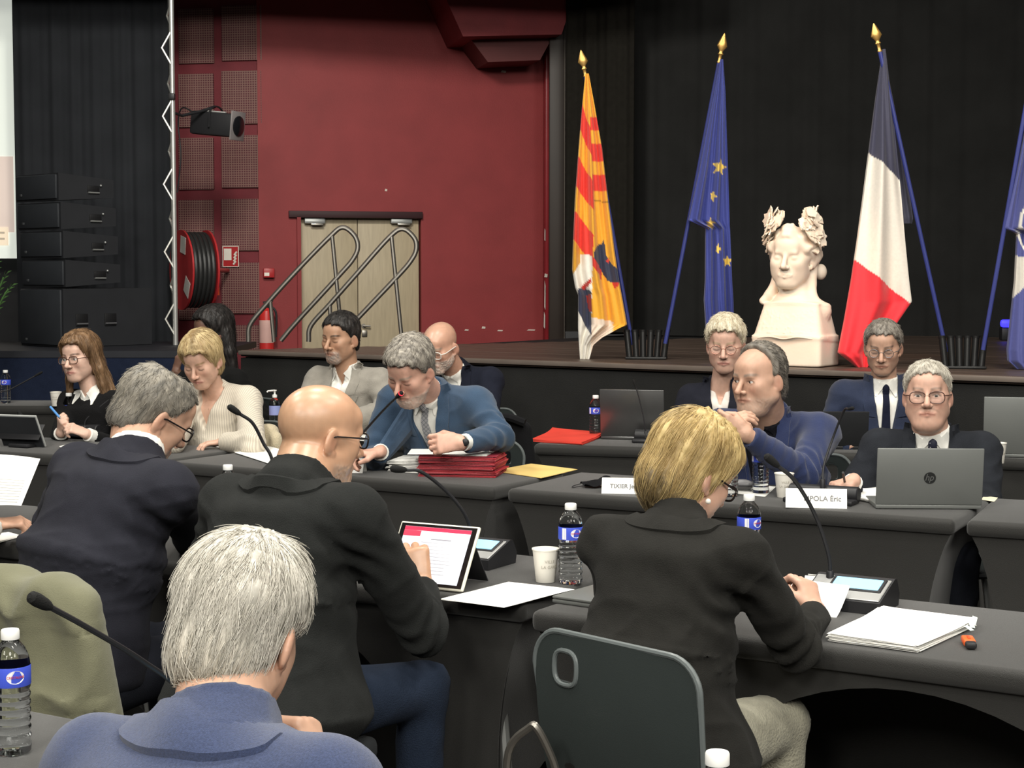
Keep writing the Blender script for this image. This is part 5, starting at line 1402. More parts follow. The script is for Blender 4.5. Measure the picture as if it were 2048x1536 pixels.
def print_lines(t, W, rows, z, x0=.12, x1=.86, y0=.14, y1=.86):
    c = np.mean(W, 0); g = np.random.default_rng(rows)
    for i in range(rows):
        b_ = y0 + (y1 - y0) * i / rows; e = x1 - g.random() * .25
        q = [(x0, b_), (e, b_), (e, b_ + .008), (x0, b_ + .008)]
        P = [((W[0] * (1 - a) + W[1] * a) * (1 - b2) + (W[3] * (1 - a) + W[2] * a) * b2) - c + V3(0, 0, z) for a, b2 in q]
        obj('print_line', (np.array(P), [(0, 1, 2, 3)]), TEXT_GREY, t, smooth=0)
t, W = quadpaper('paper_sheet', 'two white printed sheets lying flat between tablet and closed laptop', [(880, 1200), (1012, 1165), (1146, 1180), (1008, 1216)], n=2)
t, W = quadpaper('paper_sheaf', 'thick sheaf of white documents lying beside the orange highlighter', [(1658, 1283), (1762, 1231), (1948, 1255), (1835, 1306)], n=14, th=.0008, curl=.010)
for k_ in range(3):
    p = at(1938 + 5 * k_, 1256 - 4 * k_, TOP + .02)
    obj('page_tab', move(rot(gbox(.012, .022, .0006), 20 + 15 * k_, 10 * k_, 30 - 20 * k_), p - V3(*t.location) + V3(0, 0, .004 * k_)), mat('mint_tab', (.62, .72, .66), .6), t)
# sheet under the writing hand, lifted at the far edge
def curved_sheet(label, fn, m=None, nu=12, nv=12, base=None):
    P = np.array([[fn(a, b_) for b_ in np.linspace(0, 1, nv)] for a in np.linspace(0, 1, nu)]); c = P.reshape(-1, 3).mean(0); c[2] = P[..., 2].min()
    t = thing('paper_sheet', label, 'paper', c); obj('sheet', gsheet(P - c, V3(0, 0, .0005)), m or PAPER, t); return t
q = [at(1566, 1235, TOP + .001), at(1640, 1250, TOP + .001), atd(1700, 1172, 4.02), atd(1545, 1152, 4.10)]
curved_sheet('white sheet curling up under the hand of the blonde writer', lambda a, b_: (q[0] * (1 - a) + q[1] * a) * (1 - b_) + (q[3] * (1 - a) + q[2] * a) * b_ - V3(0, 0, .035) * math.sin(math.pi * b_) * 1.0 * (b_ > 0))
q2 = [atd(-30, 1012, 5.02), atd(42, 1012, 4.98), atd(80, 918, 5.12), atd(-20, 908, 5.16)]
t = curved_sheet('printed white sheet held upright at the picture edge', lambda a, b_: (q2[0] * (1 - a) + q2[1] * a) * (1 - b_) + (q2[3] * (1 - a) + q2[2] * a) * b_ + V3(0, .02, 0) * math.sin(3 * a))
for i in range(9):
    b_ = .08 + i * .055; pa = (q2[0] * .75 + q2[1] * .25) * (1 - b_) + (q2[3] * .75 + q2[2] * .25) * b_; pb = (q2[0] * .15 + q2[1] * .85) * (1 - b_) + (q2[3] * .15 + q2[2] * .85) * b_
    obj('print_line', gtube([pa - V3(*t.location) + V3(0, -.004 + .014, 0), pb - V3(*t.location) + V3(0, -.004 + .008, 0)], .0012, 4), TEXT_GREY, t)
quadpaper('paper_sheet', 'white sheets on the black table at the picture edge below the cuffed hand', [(-40, 1072), (20, 1066), (46, 1074), (-20, 1090)], n=3)
quadpaper('paper_sheet', 'white sheet before the woman in the striped cream blouse', [(403, 887), (455, 884), (560, 905), (500, 912)], n=2)
quadpaper('paper_sheet', 'second white sheet half hidden by the bald head', [(470, 906), (540, 893), (610, 912), (545, 930)], n=2, z0=.004)
quadpaper('paper_sheet', 'small white note before the young woman', [(118, 893), (150, 886), (160, 891), (128, 899)], n=1)
quadpaper('paper_sheet', 'white papers between the bar microphone and grey laptop', [(1712, 1000), (1735, 968), (1765, 972), (1752, 1008)], n=9, th=.0012)
quadpaper('paper_sheet', 'white paper before the thin man in dark blue', [(1704, 893), (1712, 882), (1745, 886), (1738, 900)], n=3, th=.001)
quadpaper('paper_sheet', 'white sheet beneath the grey remote', [(1440, 985), (1468, 966), (1552, 974), (1530, 994)], n=2)
quadpaper('paper_sheet', 'cream slip lying beyond the grey laptop at the chair', [(1962, 1000), (1968, 992), (1996, 996), (1988, 1004)], mat('cream_paper', (.72, .66, .48), .7), n=1)
quadpaper('paper_sheet', 'white papers on the back table between grey jacket and blue suit', [(700, 880), (712, 868), (772, 872), (762, 886)], n=8, th=.001)
quadpaper('envelope', 'large yellow envelope lying beside the red folder stack', [(985, 943), (1062, 928), (1155, 940), (1082, 957)], mat('yellow_envelope', (.74, .53, .19), .6), n=1, th=.002, cat='envelope')
RED_CARD = mat('red_card_folder', (.52, .045, .06), .6); RED_BRIGHT = mat('bright_red_folder', (.70, .06, .04), .6)
t, W = quadpaper('document_folder', 'bright red document folder on the narrow table left of the laptop', [(1066, 884), (1105, 866), (1206, 874), (1165, 890)], RED_BRIGHT, n=3, th=.004, curl=.02, cat='folder')
quadpaper('document_folder', 'red folder with white papers under the pump bottle', [(505, 868), (520, 852), (560, 856), (548, 872)], RED_BRIGHT, n=3, th=.004, z0=.001, cat='folder')
# stack of red folders, each a thing of its own
zc = TOP + .001; fc = at(925, 953, TOP)
u32 = V3(math.cos(R(12)), -math.sin(R(12)), 0)
gr = np.random.default_rng(5); ORD = ['lowest', 'second lowest', 'third lowest', 'fourth lowest', 'fifth lowest', 'sixth lowest', 'seventh from the bottom', 'seventh from the top', 'sixth from the top', 'fifth from the top', 'fourth from the top', 'third from the top', 'second from the top', 'topmost']
for i in range(14):
    m_ = mat(['red_card_folder', 'maroon_card_folder', 'rose_card_folder'][i % 3], [(.52, .045, .06), (.30, .03, .05), (.62, .10, .12)][i % 3], .6)
    hgt = .0060; tf = thing('document_folder', 'red card folder, ' + ORD[i] + ' in the tall stack before the man in blue', 'folder', (fc[0] + gr.normal() * .004, fc[1] + .09 + gr.normal() * .004, zc), -10 + gr.normal() * 2.5, 'stacked red card folders')
    w_, d_ = .325, .235
    obj('cover', gbox(w_, d_, .0012, (0, 0, .0008)), m_, tf, smooth=0); obj('cover', gbox(w_, d_, .0012, (.002, -.001, hgt - .001)), m_, tf, smooth=0)
    obj('spine', gbox(.0014, d_, hgt - .001, (w_ / 2, 0, hgt / 2)), m_, tf, smooth=0)
    obj('pages', gbox(w_ - .02, d_ - .012, hgt - .0032, (-.004, 0, hgt / 2)), PAPER, tf, smooth=0); zc += hgt + .0002
tf = thing('paper_sheet', 'loose white pages topping the tall stack of red folders', 'paper', (fc[0] - .03, fc[1] + .09, zc + .0005), -6)
for i in range(4): obj('sheet', rot(gbox(.30 + .01 * i, .21, .0008, (-.01 * i, 0, i * .0016 + .0004)), 0, 0, 3 * i - 4), PAPER, tf, smooth=0)
tf = thing('paper_pile', 'pile of creased white papers left of the red folders', 'paper', at(828, 944, TOP + .001) + V3(0, .07, 0), -18)
for i in range(9): obj('sheet', rot(gbox(.15 + .008 * (i % 3), .20, .004, (-.006 * (i % 4), .004 * (i % 3), .003 + i * .0058)), .0, -1.0 * (i > 5), gr.normal() * 5), PAPER, tf, smooth=0)
# ---- name cards
INK = mat('grey_print', (.17, .17, .17), .7)
def card(label, px, py, yaw, w=.20, h=.075, text='', tsize=.022, tx=0.0):
    t = thing('name_card', label, 'name card', at(px, py, TOP + .001), -yaw)
    a = 24
    f = move(rot(gbox(w, .0012, h, (0, 0, h / 2)), -a), (0, -.031, 0)); bk = move(rot(gbox(w, .0012, h, (0, 0, h / 2)), a), (0, .031, 0))
    fo = obj('front_leaf', f, PAPER, t, smooth=0); obj('back_leaf', bk, PAPER, t, smooth=0)
    if text:
        v, ff = text_geo(text, tsize * 1.12, .0003, bold=.0004); v = np.stack([v[:, 0] + tx, -.0014 - v[:, 2], v[:, 1] + h * .48], 1)
        obj('lettering', move(rot((v, ff), -a), (0, -.031, 0)), INK, fo, smooth=0)
    return t
card('white printed name card half hidden by the blonde hair', 1262, 986, 8, .22, .062, 'TIXIER Jean-Lou', .021)
card('white printed name card before the bar microphone and paper cup', 1632, 1014, 9, .215, .072, 'MPOLA Éric', .023, .022)
card('small white name card at the shoulder of the bald man', 700, 944, 12, .13, .065, 'andré', .02, .02)
card('white folded card standing behind the microphone unit of the blonde writer', 1690, 1192, 31, .21, .05)
card('white folded card standing behind the microphone unit by the tablet', 978, 1108, 31, .10, .045)

# ---- small things
t = thing('highlighter_pen', 'orange highlighter with black cap lying beside the document sheaf', 'highlighter', at(1938, 1292, TOP + .001), -8)
obj('barrel', gbox(.027, .055, .016, (0, .012, .009), .005), mat('orange_plastic', (.85, .13, .03), .4), t); obj('cap', gbox(.024, .026, .015, (0, -.030, .009), .005), BLACK_PLASTIC, t); obj('clip', gbox(.006, .03, .003, (0, .01, .018), .001), mat('dark_orange', (.6, .08, .02), .4), t)
def pen(label, a, b_, m, r=.0045):
    a, b_ = V3(*a), V3(*b_); t = thing('pen', label, 'pen', a); d = b_ - a
    obj('barrel', gtube([V3(0, 0, 0), d * .88], r, 10), m, t); obj('tip', gtube([d * .88, d], [r, .001], 10), STEEL, t); return t
hb = at(1596, 1182, .80)
pen('thin pen in the hand of the blonde writer', atd(1612, 1158, 3.92), at(1584, 1212, TOP + .012), mat('pale_pen', (.6, .5, .4), .4), .004)
pen('dark pen in the hand of the man in charcoal', atd(1686, 945, 5.98), at(1693, 984, TOP + .012), BLACK_PLASTIC)
pen('light blue pen held by the young woman', atd(101, 814, 8.22), atd(122, 838, 8.14), mat('light_blue_plastic', (.10, .28, .62), .4), .006)
t = thing('remote_case', 'small grey rounded case on a white sheet by the water bottle', 'case', at(1485, 980, TOP + .003), -20)
obj('shell', gsphere(1, (0, 0, .02), (.045, .03, .022), 20, 10), mat('grey_case', (.22, .22, .225), .35), t); obj('seam', glathe([(.001, .0185), (.0455, .0185), (.0455, .0205), (.001, .0205)], 24), BLACK_PLASTIC, t)
t.children[1].scale = (1, .68, 1)
t = thing('face_mask', 'crumpled black cloth mask lying before the printed name card', 'mask', at(1208, 974, TOP + .001), 10)
g = [[(x * .085, y * .05, .012 + .028 * math.exp(-3 * (x * x + y * y)) + .006 * math.sin(7 * x + 4 * y)) for y in np.linspace(-1, 1, 13)] for x in np.linspace(-1, 1, 17)]
obj('mask_cloth', gsheet(np.array(g), V3(0, 0, .002)), cloth('black_mask_cloth', (.008, .008, .009), .3), t); obj('ear_loop', gtube(spline([(-.085, .03, .012), (-.12, .02, .004), (-.125, -.02, .004), (-.085, -.03, .012)], 6), .0018, 6), BLACK_PLASTIC, t)
t = thing('pump_bottle', 'clear pump bottle with blue label behind the bald head', 'bottle', at(550, 858, TOP + .018), 15)
obj('bottle_body', glathe([(.027, 0), (.03, .005), (.03, .14), (.022, .158), (.011, .166), (.011, .172)], 24), PET, t); obj('label', glathe([(.0306, .075), (.0306, .125)], 28, cap=False), mat('pale_blue_label', (.28, .33, .62), .4), t)
obj('pump', join(glathe([(.013, .168), (.013, .182), (.005, .184), (.005, .20), (.011, .202), (.011, .208)], 16), gtube([(0, 0, .205), (-.035, 0, .203), (-.04, 0, .196)], .0045, 8)), WHITE_PLASTIC, t)
t = thing('folded_glasses', 'pair of spectacles lying on papers left of the blue suit', 'spectacles', at(742, 876, TOP + .014), 20)
obj('frame', join(*[gtube([(q * .033 + .024 * math.cos(a), 0, .018 + .018 * math.sin(a)) for a in np.linspace(0, 6.283, 18, endpoint=False)], .0018, 6, closed=True) for q in (-1, 1)], gtube([(-.057, 0, .024), (-.05, .10, .006)], .0018, 6), gtube([(.057, 0, .024), (.05, .10, .006)], .0018, 6)), STEEL, t)
t = thing('wristwatch', 'watch with gold case on the wrist of the woman in cream', 'watch', (0, 0, 0))
if 'bob' in CAST:
    S_, E_, Wp, *_ = CAST['bob'][1]['arms']['L']; fw = (Wp - E_) / np.linalg.norm(Wp - E_)
    t.location = tuple(Wp - fw * .018); obj('strap', gtube([fw * -.008, fw * .008], .0285, 18, cap=False), mat('brown_strap', (.12, .07, .04), .5), t); obj('watch_case', move(gsphere(1, u=14, w=8, sc=(.014, .008, .014)), (0, -.0275, .006)), mat('gold_case', (.7, .5, .2), .25, .9), t)
if 'speaker' in CAST:
    t = thing('wristwatch', 'steel watch on the wrist of the man in blue', 'watch')
    S_, E_, Wp, *_ = CAST['speaker'][1]['arms']['L']; fw = (Wp - E_) / np.linalg.norm(Wp - E_)
    t.location = tuple(Wp - fw * .012); obj('strap', gtube([fw * -.009, fw * .009], .031, 18, cap=False), STEEL, t); obj('watch_case', move(gsphere(1, u=14, w=8, sc=(.016, .008, .016)), (.01, -.029, .004)), BLACK_PLASTIC, t)
if 'blonde_writer' in CAST:
    Rm, hc, bs = (CAST['blonde_writer'][1][k_] for k_ in ('Rm', 'hc', 'base'))
    obj('pearl_earring', gsphere(.0065, hc + Rm @ V3(.090, .0, -.050) - bs, u=14, w=8), mat('pearl', (.85, .8, .72), .2, coat=.5), CAST['blonde_writer'][0])

# ------------------------------------------------------------------ chairs
SHELL = mat('grey_green_chair_shell', (.030, .037, .036), .42, var=.06, bump=.08, bscale=500, spec=.4)
RIM = mat('chair_rim', (.11, .125, .125), .35, var=.05)
def chair_proto(m=SHELL, rim=RIM):
    t = thing('chair', 'x', 'chair')
    def outline(w, z0, z1, rad, n=8):
        pts = [(-w * .92, z0)]
        for a in np.linspace(180, 90, n): pts.append((-w + rad + rad * math.cos(R(a)), z1 - rad + rad * math.sin(R(a))))
        for a in np.linspace(90, 0, n): pts.append((w - rad + rad * math.cos(R(a)), z1 - rad + rad * math.sin(R(a))))
        pts.append((w * .92, z0)); return pts
    def backy(x, z): return -.17 - .13 * (z - .42) + .16 * x * x - .02 * math.sin((z - .42) * 8)
    # back shell as a grid with a grip hole
    bm = bmesh.new(); nx, nz_ = 36, 34; W_, z0, z1, rad = .228, .44, .825, .075; vs = {}
    for i in range(nx + 1):
        for j in range(nz_ + 1):
            v = j / nz_; z = z0 + (z1 - z0) * v; dz = max(0, z - (z1 - rad)); ww = W_ - (rad - math.sqrt(max(0, rad * rad - dz * dz))) - .015 * (1 - v)
            x = ww * (-1 + 2 * i / nx); vs[i, j] = bm.verts.new((x, backy(x, z), z))
    for i in range(nx):
        for j in range(nz_):
            x = sum(vs[i + a, j + b_].co.x for a in (0, 1) for b_ in (0, 1)) / 4; z = sum(vs[i + a, j + b_].co.z for a in (0, 1) for b_ in (0, 1)) / 4
            if abs(x + .130) < .032 and abs(z - .752) < .034 and (abs(x + .130) / .032) ** 3 + (abs(z - .752) / .034) ** 3 < 1: continue
            bm.faces.new((vs[i, j], vs[i + 1, j], vs[i + 1, j + 1], vs[i, j + 1]))
    bmesh.ops.delete(bm, geom=[v for v in bm.verts if not v.link_faces], context='VERTS')
    bmesh.ops.solidify(bm, geom=bm.faces[:], thickness=.007)
    me = bpy.data.meshes.new('backrest'); bm.to_mesh(me); bm.free(); me.shade_smooth(); me.set_sharp_from_angle(angle=R(40)); put('backrest', me, m, t)
    ed = [V3(x, backy(x, z) + .003, z) for x, z in outline(W_, z0, z1, rad, 9)]
    obj('back_rim', gtube(ed, .0068, 8), rim, t)
    hl = [V3(-.130 + .034 * math.copysign(abs(math.cos(a)) ** .7, math.cos(a)), 0, .752 + .036 * math.copysign(abs(math.sin(a)) ** .7, math.sin(a))) for a in np.linspace(0, 6.283, 24, endpoint=False)]
    obj('grip_rim', gtube([V3(p[0], backy(p[0], p[2]), p[2]) for p in hl], .0055, 8, closed=True), rim, t)
    g = [[(x, y, .445 - .012 * math.cos(x * 8) + (.03 * max(0, -y - .10) / .07 if y < -.1 else 0) - .02 * max(0, y - .15) * 4) for y in np.linspace(-.185, .215, 16)] for x in np.linspace(-.215, .215, 16)]
    obj('seat', gsheet(np.array(g), V3(0, 0, -.008)), m, t)
    for sx in (-1, 1):
        obj('leg', gtube(spline([(sx * .17, .14, .43), (sx * .20, .16, .40), (sx * .235, .21, .0)], 6), .0115, 8), GREYMETAL, t)
        obj('leg', gtube(spline([(sx * .17, -.10, .43), (sx * .20, -.13, .40), (sx * .235, -.23, .0)], 6), .0115, 8), GREYMETAL, t)
    obj('seat_frame', join(gtube([(-.17, .14, .43), (-.17, -.10, .43)], .011, 8), gtube([(.17, .14, .43), (.17, -.10, .43)], .011, 8), gtube([(-.17, .02, .43), (.17, .02, .43)], .011, 8)), GREYMETAL, t)
    obj('row_link', gtube(spline([(-.10, -.10, .43), (-.105, -.235, .47), (-.115, -.27, .57), (-.132, -.298, .638), (-.15, -.305, .638), (-.195, -.32, .58), (-.20, -.32, .43)], 6), .0085, 8), STEEL, t)
    return t
_ch = chair_proto(); _chf = [True]
def chair_at(x, y, yaw, label): return use(_ch, _chf, (x, y, 0), -yaw, label, 'grey-green shell chairs')
chair_at(.36, 3.43, 47, 'grey-green shell chair with grip hole under the blonde writer')
def chair_for(key, label, back=.02, dyaw=0, at_=None):
    side = .085 if key == 'bald' else 0
    if key in CAST:
        i = CAST[key][1]; y = CAST_YAW[key] + dyaw; bs = i['base']; f = V3(math.sin(R(y)), math.cos(R(y)), 0); p = bs - f * back + V3(f[1], -f[0], 0) * side
        return chair_at(p[0], p[1], y, label)
CAST_YAW = dict(white_hair=27, navy=38, bald=33, edge_hand=30, young=205, bob=205, grey_jacket=206, speaker=207, bald_mask=200, platinum=188, blazer=214, thin=186, laptop_man=190, dark_hair=232)
for k_, lab in [('white_hair', 'shell chair beneath the white-haired man in blue'), 
                ('edge_hand', 'shell chair beneath the person at the picture edge'), ('young', 'shell chair beneath the young woman in black'), ('bob', 'shell chair beneath the woman in cream'),
                ('grey_jacket', 'shell chair beneath the man in the pale grey jacket'), ('speaker', 'shell chair beneath the man in blue at the red-ringed microphone'), ('bald_mask', 'shell chair beneath the bald man with white beard'),
                ('platinum', 'shell chair beneath the platinum-haired woman'), ('blazer', 'shell chair beneath the man in the bright navy blazer'), ('thin', 'shell chair beneath the thin man in dark blue'),
                ('laptop_man', 'shell chair beneath the man in charcoal'), ('dark_hair', 'shell chair beneath the person in shadow')]: chair_for(k_, lab)

if 'bald' in CAST:
    bs = CAST['bald'][1]['base']; t = thing('stool', 'backless padded stool beneath the bald man in black', 'stool', (bs[0], bs[1], 0), -33)
    obj('seat', gbox(.40, .38, .06, (0, 0, .425), .022, 3), cloth('grey_seat_pad', (.03, .032, .034)), t); obj('seat_frame', gbox(.36, .34, .025, (0, 0, .385), .006), GREYMETAL, t)
    for sx in (-1, 1):
        for sy in (-1, 1): obj('leg', gtube([(sx * .15, sy * .14, .38), (sx * .18, sy * .17, 0)], .012, 8), GREYMETAL, t)
# olive coat hung over a chair back at the near picture edge
oc = chair_at(-1.08, 4.02, 26, 'shell chair hidden under the hanging olive coat')
t = thing('coat', 'olive green coat hanging over a chair back near the picture corner', 'coat', (oc.location.x, oc.location.y, 0), -26)
OLIVE = cloth('olive_cotton', (.150, .148, .095), .25, 420, .85, .15, .12, 10)
cf = Field.uniform((-.44, -.45, .30), (.44, .06, 1.0), .010)
cf.add(p_ec((0, -.215, .42), (0, -.225, .80), (1, 0, 0), (.315, .072), (.245, .054), .07, 3.6), .02)
cf.add(p_ec((.16, -.27, .36), (.13, -.255, .76), (1, .2, 0), (.085, .040), (.060, .025), .05, 2.4), .03)
cf.add(p_ec((-.17, -.27, .36), (-.12, -.255, .76), (1, -.2, 0), (.085, .040), (.060, .025), .05, 2.4), .03)
V, Q = cf.mesh(); N = vnormals(V, Q)
V = V + N * (.026 * (1 - np.abs(wav(V, (6, 3, .8), 77, 1.0))) ** 3 + .007 * wav(V, (8, 5, 1.0), 78))[:, None]
put('coat_cloth', mesh_np('coat_cloth', V, Q), OLIVE, t)
obj('seam', gtube([(-.06, -.262, .80), (-.065, -.272, .60), (-.07, -.275, .42)], .0022, 6), OLIVE, t)
# black coat behind the man in blue; cream cardigan by the woman in cream
t = thing('coat', 'black coat hung on the chair behind the man in blue', 'coat', tuple(V3(*atd(1020, 900, 7.55)) * V3(1, 1, 0)), -200)
cf = Field.uniform((-.26, -.2, .3), (.26, .2, 1.0), .012)
cf.add(p_ec((0, 0, .34), (0, 0, .86), (1, 0, 0), (.17, .06), (.11, .05), .06, 2.6), .02)
V, Q = cf.mesh(); N = vnormals(V, Q); V = V + N * (.008 * wav(V, (6, 4, 2), 80))[:, None]
put('coat_cloth', mesh_np('coat_cloth', V, Q), cloth('black_coat_cloth', (.009, .009, .010), .3), t)
obj('collar', gtube(spline([(-.09, .05, .90), (0, .06, .925), (.09, .05, .90)], 6), .02, 8), MATS['black_coat_cloth'], t)
t = thing('cardigan', 'cream cardigan hung on the chair beside the woman in the cream blouse', 'cardigan', tuple(V3(*atd(533, 880, 8.0)) * V3(1, 1, 0)), -200)
cf = Field.uniform((-.2, -.2, .3), (.2, .2, 1.0), .010)
cf.add(p_ec((0, 0, .40), (0, 0, .80), (1, 0, 0), (.085, .05), (.06, .04), .05, 2.6), .02); cf.add(p_rc((-.07, .03, .78), (-.09, .03, .5), .03, .035), .02)
V, Q = cf.mesh(); N = vnormals(V, Q); V = V + N * (.006 * wav(V, (9, 6, 3), 81))[:, None]
put('cardigan_cloth', mesh_np('cardigan_cloth', V, Q), cloth('cream_knit', (.50, .43, .30), .6, 200), t)
obj('cuff', gtube([(-.09, .03, .50), (-.092, .03, .46)], .036, 12), MATS['cream_knit'], t)
# ------------------------------------------------------------------ loudspeakers, truss, lamp
CAB = mat('black_cabinet_paint', (.020, .021, .024), .5, var=.1, bump=.15, bscale=300)
GRILLE = mat('dark_speaker_grille', (.026, .029, .034), .55, var=.1, bump=.3, bscale=500)
spx = xyd(122, 12.75); sp_yaw = -42
def cabinet(label, z0, h, depth, dx=0.0, w=.56, sub=False):
    t = thing('loudspeaker', label, 'loudspeaker', (spx[0] + dx, spx[1], z0), sp_yaw, 'stacked black loudspeakers')
    # local: front corner at origin, front face runs along -x, side face runs along +y
    tp = .0 if sub else .035
    v = np.array([(-w, 0, .004), (0, 0, .004), (0, depth, .004 + tp), (-w, depth, .004 + tp), (-w, 0, h - .008), (0, 0, h - .008), (0, depth, h - .008 - tp), (-w, depth, h - .008 - tp)])
    f = [(0, 3, 2, 1), (4, 5, 6, 7), (0, 1, 5, 4), (1, 2, 6, 5), (2, 3, 7, 6), (3, 0, 4, 7)]
    obj('cabinet', (v, f), CAB, t, smooth=0)
    obj('front_grille', gbox(w - .03, .02, h - .035, (-w / 2, -.008, h / 2), .008), GRILLE, t)
    obj('badge', gbox(.03, .004, .02, (-w + .10, -.020, .055), .002), mat('dull_badge', (.10, .105, .11), .4, .5), t)
    zz = h * .45
    for y_ in ((depth * .20, depth * .52) if sub else (depth * .62,)):
        hd = obj('side_handle', gbox(.012, .11, .055 if not sub else .10, (.001, y_, zz), .006), mat('handle_recess', (.006, .006, .007), .6), t)
        obj('handle_bar', gtube([(.010, y_ - .05, zz - .028), (.010, y_ + .05, zz - .028)], .007, 8), GREYMETAL if not sub else mat('dull_steel', (.2, .2, .21), .4, .6), hd)
        if not sub: obj('latch_pin', gsphere(.010, (.010, y_ + .065, zz + .03), u=10, w=6), GREYMETAL, hd)
    return t
k = 12.75 / F_PX; ztop = lambda y: 1.56 - (y - 555) * k
labs = ['topmost of the stacked black loudspeakers at the side drape', 'second black loudspeaker from the top of the stack', 'third black loudspeaker from the top of the stack', 'fourth black loudspeaker, resting on the big bass cabinet']
hh_ = (ztop(345) - ztop(575)) / 4
for i in range(4): cabinet(labs[i], ztop(575) + (3 - i) * hh_, hh_, .50, -.008 * (3 - i) * 0 + .014 * i, .60)
cabinet('large black bass loudspeaker at the bottom of the stack', PZ, ztop(575) - PZ, .82, .02, .60, True)

pole_x = xyd(351, 13.3)
t = thing('lighting_truss', 'slender grey lattice truss pole standing beside the side drape', 'truss', (pole_x[0], 13.3, 0))
TR = mat('aluminium_tube', (.50, .50, .48), .35, .6)
obj('main_tube', gtube([(0, 0, 0), (0, 0, 3.45), (0, 0, 4.8)], .021, 12), TR, t)
obj('side_tube', gtube([(-.05, .16, 0), (-.05, .16, 4.8)], .014, 8), mat('dark_tube', (.05, .05, .05), .5), t)
for i in range(12):
    z = .55 + i * .27
    obj('lattice_strut', gtube([(0, -.01, z), (-.075, -.02, z + .135), (0, -.01, z + .27)] if i % 2 == 0 else [(0, .05, z), (-.055, .10, z + .135), (0, .05, z + .27)], .009, 6), mat('bright_strut', (.72, .71, .66), .3, .7), t)
obj('clamp', gbox(.05, .06, .05, (0, -.02, 3.0), .008), BLACK_PLASTIC, t)
kk = 13.7 / F_PX; zl = 1.56 - (252 - 555) * kk
t = thing('stage_lamp', 'black box-shaped stage lamp on the truss pole against the panels', 'stage lamp', (xyd(440, 13.7)[0], 13.7, zl), 0)
bodyr = lambda g: rot(g, 0, 6, -22)
obj('housing', bodyr(gbox(.40, .16, .19, (-.02, 0, 0), .02)), BLACK_PLASTIC, t)
obj('top_vent', bodyr(gbox(.22, .03, .012, (-.01, -.05, .10), .004)), mat('bright_vent_edge', (.6, .6, .58), .4, .5), t)
fr_ = obj('colour_frame', bodyr(gbox(.012, .21, .235, (.19, 0, 0), .004)), mat('frame_grey', (.22, .20, .20), .5), t)
obj('lens', bodyr(move(rot(glathe([(.082, 0), (.082, .012), (.06, .02), (.001, .024)], 24), 0, 90), (.193, 0, 0))), mat('dark_lens', (.01, .01, .012), .1), fr_)
obj('yoke', bodyr(gtube(spline([(-.02, -.10, -.03), (-.02, -.10, .10), (-.02, 0, .145), (-.02, .10, .10), (-.02, .10, -.03)], 6), .008, 6)), BLACK_PLASTIC, t)
obj('arm', gtube([(-.02, .0, .145), (-.12, -.08, .10), (-.25, -.22, .05), (pole_x[0] - xyd(440, 13.7)[0], -.40, .06)], .012, 8), BLACK_PLASTIC, t)
obj('power_cable', gtube(spline([(-.20, .02, .10), (-.30, .05, .14), (-.345, .1, .02), (-.33, .12, -.25), (-.37, .15, -.55)], 6), .006, 6), BLACK_PLASTIC, t)

# ------------------------------------------------------------------ fire kit on the panel wall
RED_EN = mat('signal_red_enamel', (.38, .025, .028), .35)
hx, hz = pw_xz(372, 545)
t = thing('hose_reel', 'red wall-mounted fire hose reel with black hose and white stickers', 'hose reel', tuple(atd(378, 540, 13.85)), 0)
ax_yaw = 62     # disc looks to the left of the camera
def reel(g): return rot(rot(g, 90, 0, 0), 0, 0, -ax_yaw)   # lathe axis z -> -y, then turned
Rr = .335
obj('front_disc', reel(glathe([(.001, .055), (.05, .06), (.06, .05), (Rr - .01, .05), (Rr, .055), (Rr, .07), (.001, .07)], 40)), RED_EN, t)
obj('back_disc', reel(glathe([(.001, -.16), (Rr, -.16), (Rr, -.145), (.001, -.145)], 40)), RED_EN, t)
HOSE = mat('black_rubber_hose', (.02, .02, .02), .4)
for i in range(5):
    for q in range(2):
        rr = Rr - .035 - q * .045; a = np.linspace(0, 2 * math.pi, 40, endpoint=False)
        obj('hose_turn', reel(gtube(np.stack([rr * np.cos(a), rr * np.sin(a), np.full(40, .028 - i * .037)], 1), .021, 8, closed=True)), HOSE, t)
for (a, r_) in ((70, .22), (-40, .22)):
    st = gbox(.14, .14, .002, (0, 0, 0)); obj('sticker', reel(move(rot(st, 0, 0, a + 10), (r_ * math.cos(R(a)), r_ * math.sin(R(a)), .072))), mat('sticker_paper', (.62, .60, .56), .6), t, smooth=0)
obj('nozzle', join(gtube([(.235, -.10, .06), (.25, -.10, -.14)], .017, 10)), WHITE_PLASTIC, t); obj('nozzle_tip', gtube([(.25, -.10, -.14), (.255, -.10, -.21)], [.022, .016], 10), mat('orange_red_tip', (.62, .08, .03), .4), t)
obj('wall_arm', gtube([(0, 0, 0), (.14, 1.06, 0)], .02, 8), RED_EN, t)
x0, z1 = pw_xz(446, 492); x1, z0 = pw_xz(479, 534)
t = thing('safety_sign', 'square red fire-hose sign with white pictogram on the panels', 'sign', tuple(C_ + pw_dir * (x0 + x1) / 2 + pn * .012 + V3(0, 0, (z0 + z1) / 2)), pw_rz)
w_, h_ = x1 - x0, z1 - z0
obj('plate', gbox(w_, .006, h_), RED_EN, t, smooth=0); WS = mat('sign_white', (.75, .70, .62), .5)
obj('border', join(gbox(w_, .003, .006, (0, -.004, h_ / 2 - .003)), gbox(w_, .003, .006, (0, -.004, -h_ / 2 + .003)), gbox(.006, .003, h_, (w_ / 2 - .003, -.004, 0)), gbox(.006, .003, h_, (-w_ / 2 + .003, -.004, 0))), WS, t, smooth=0)
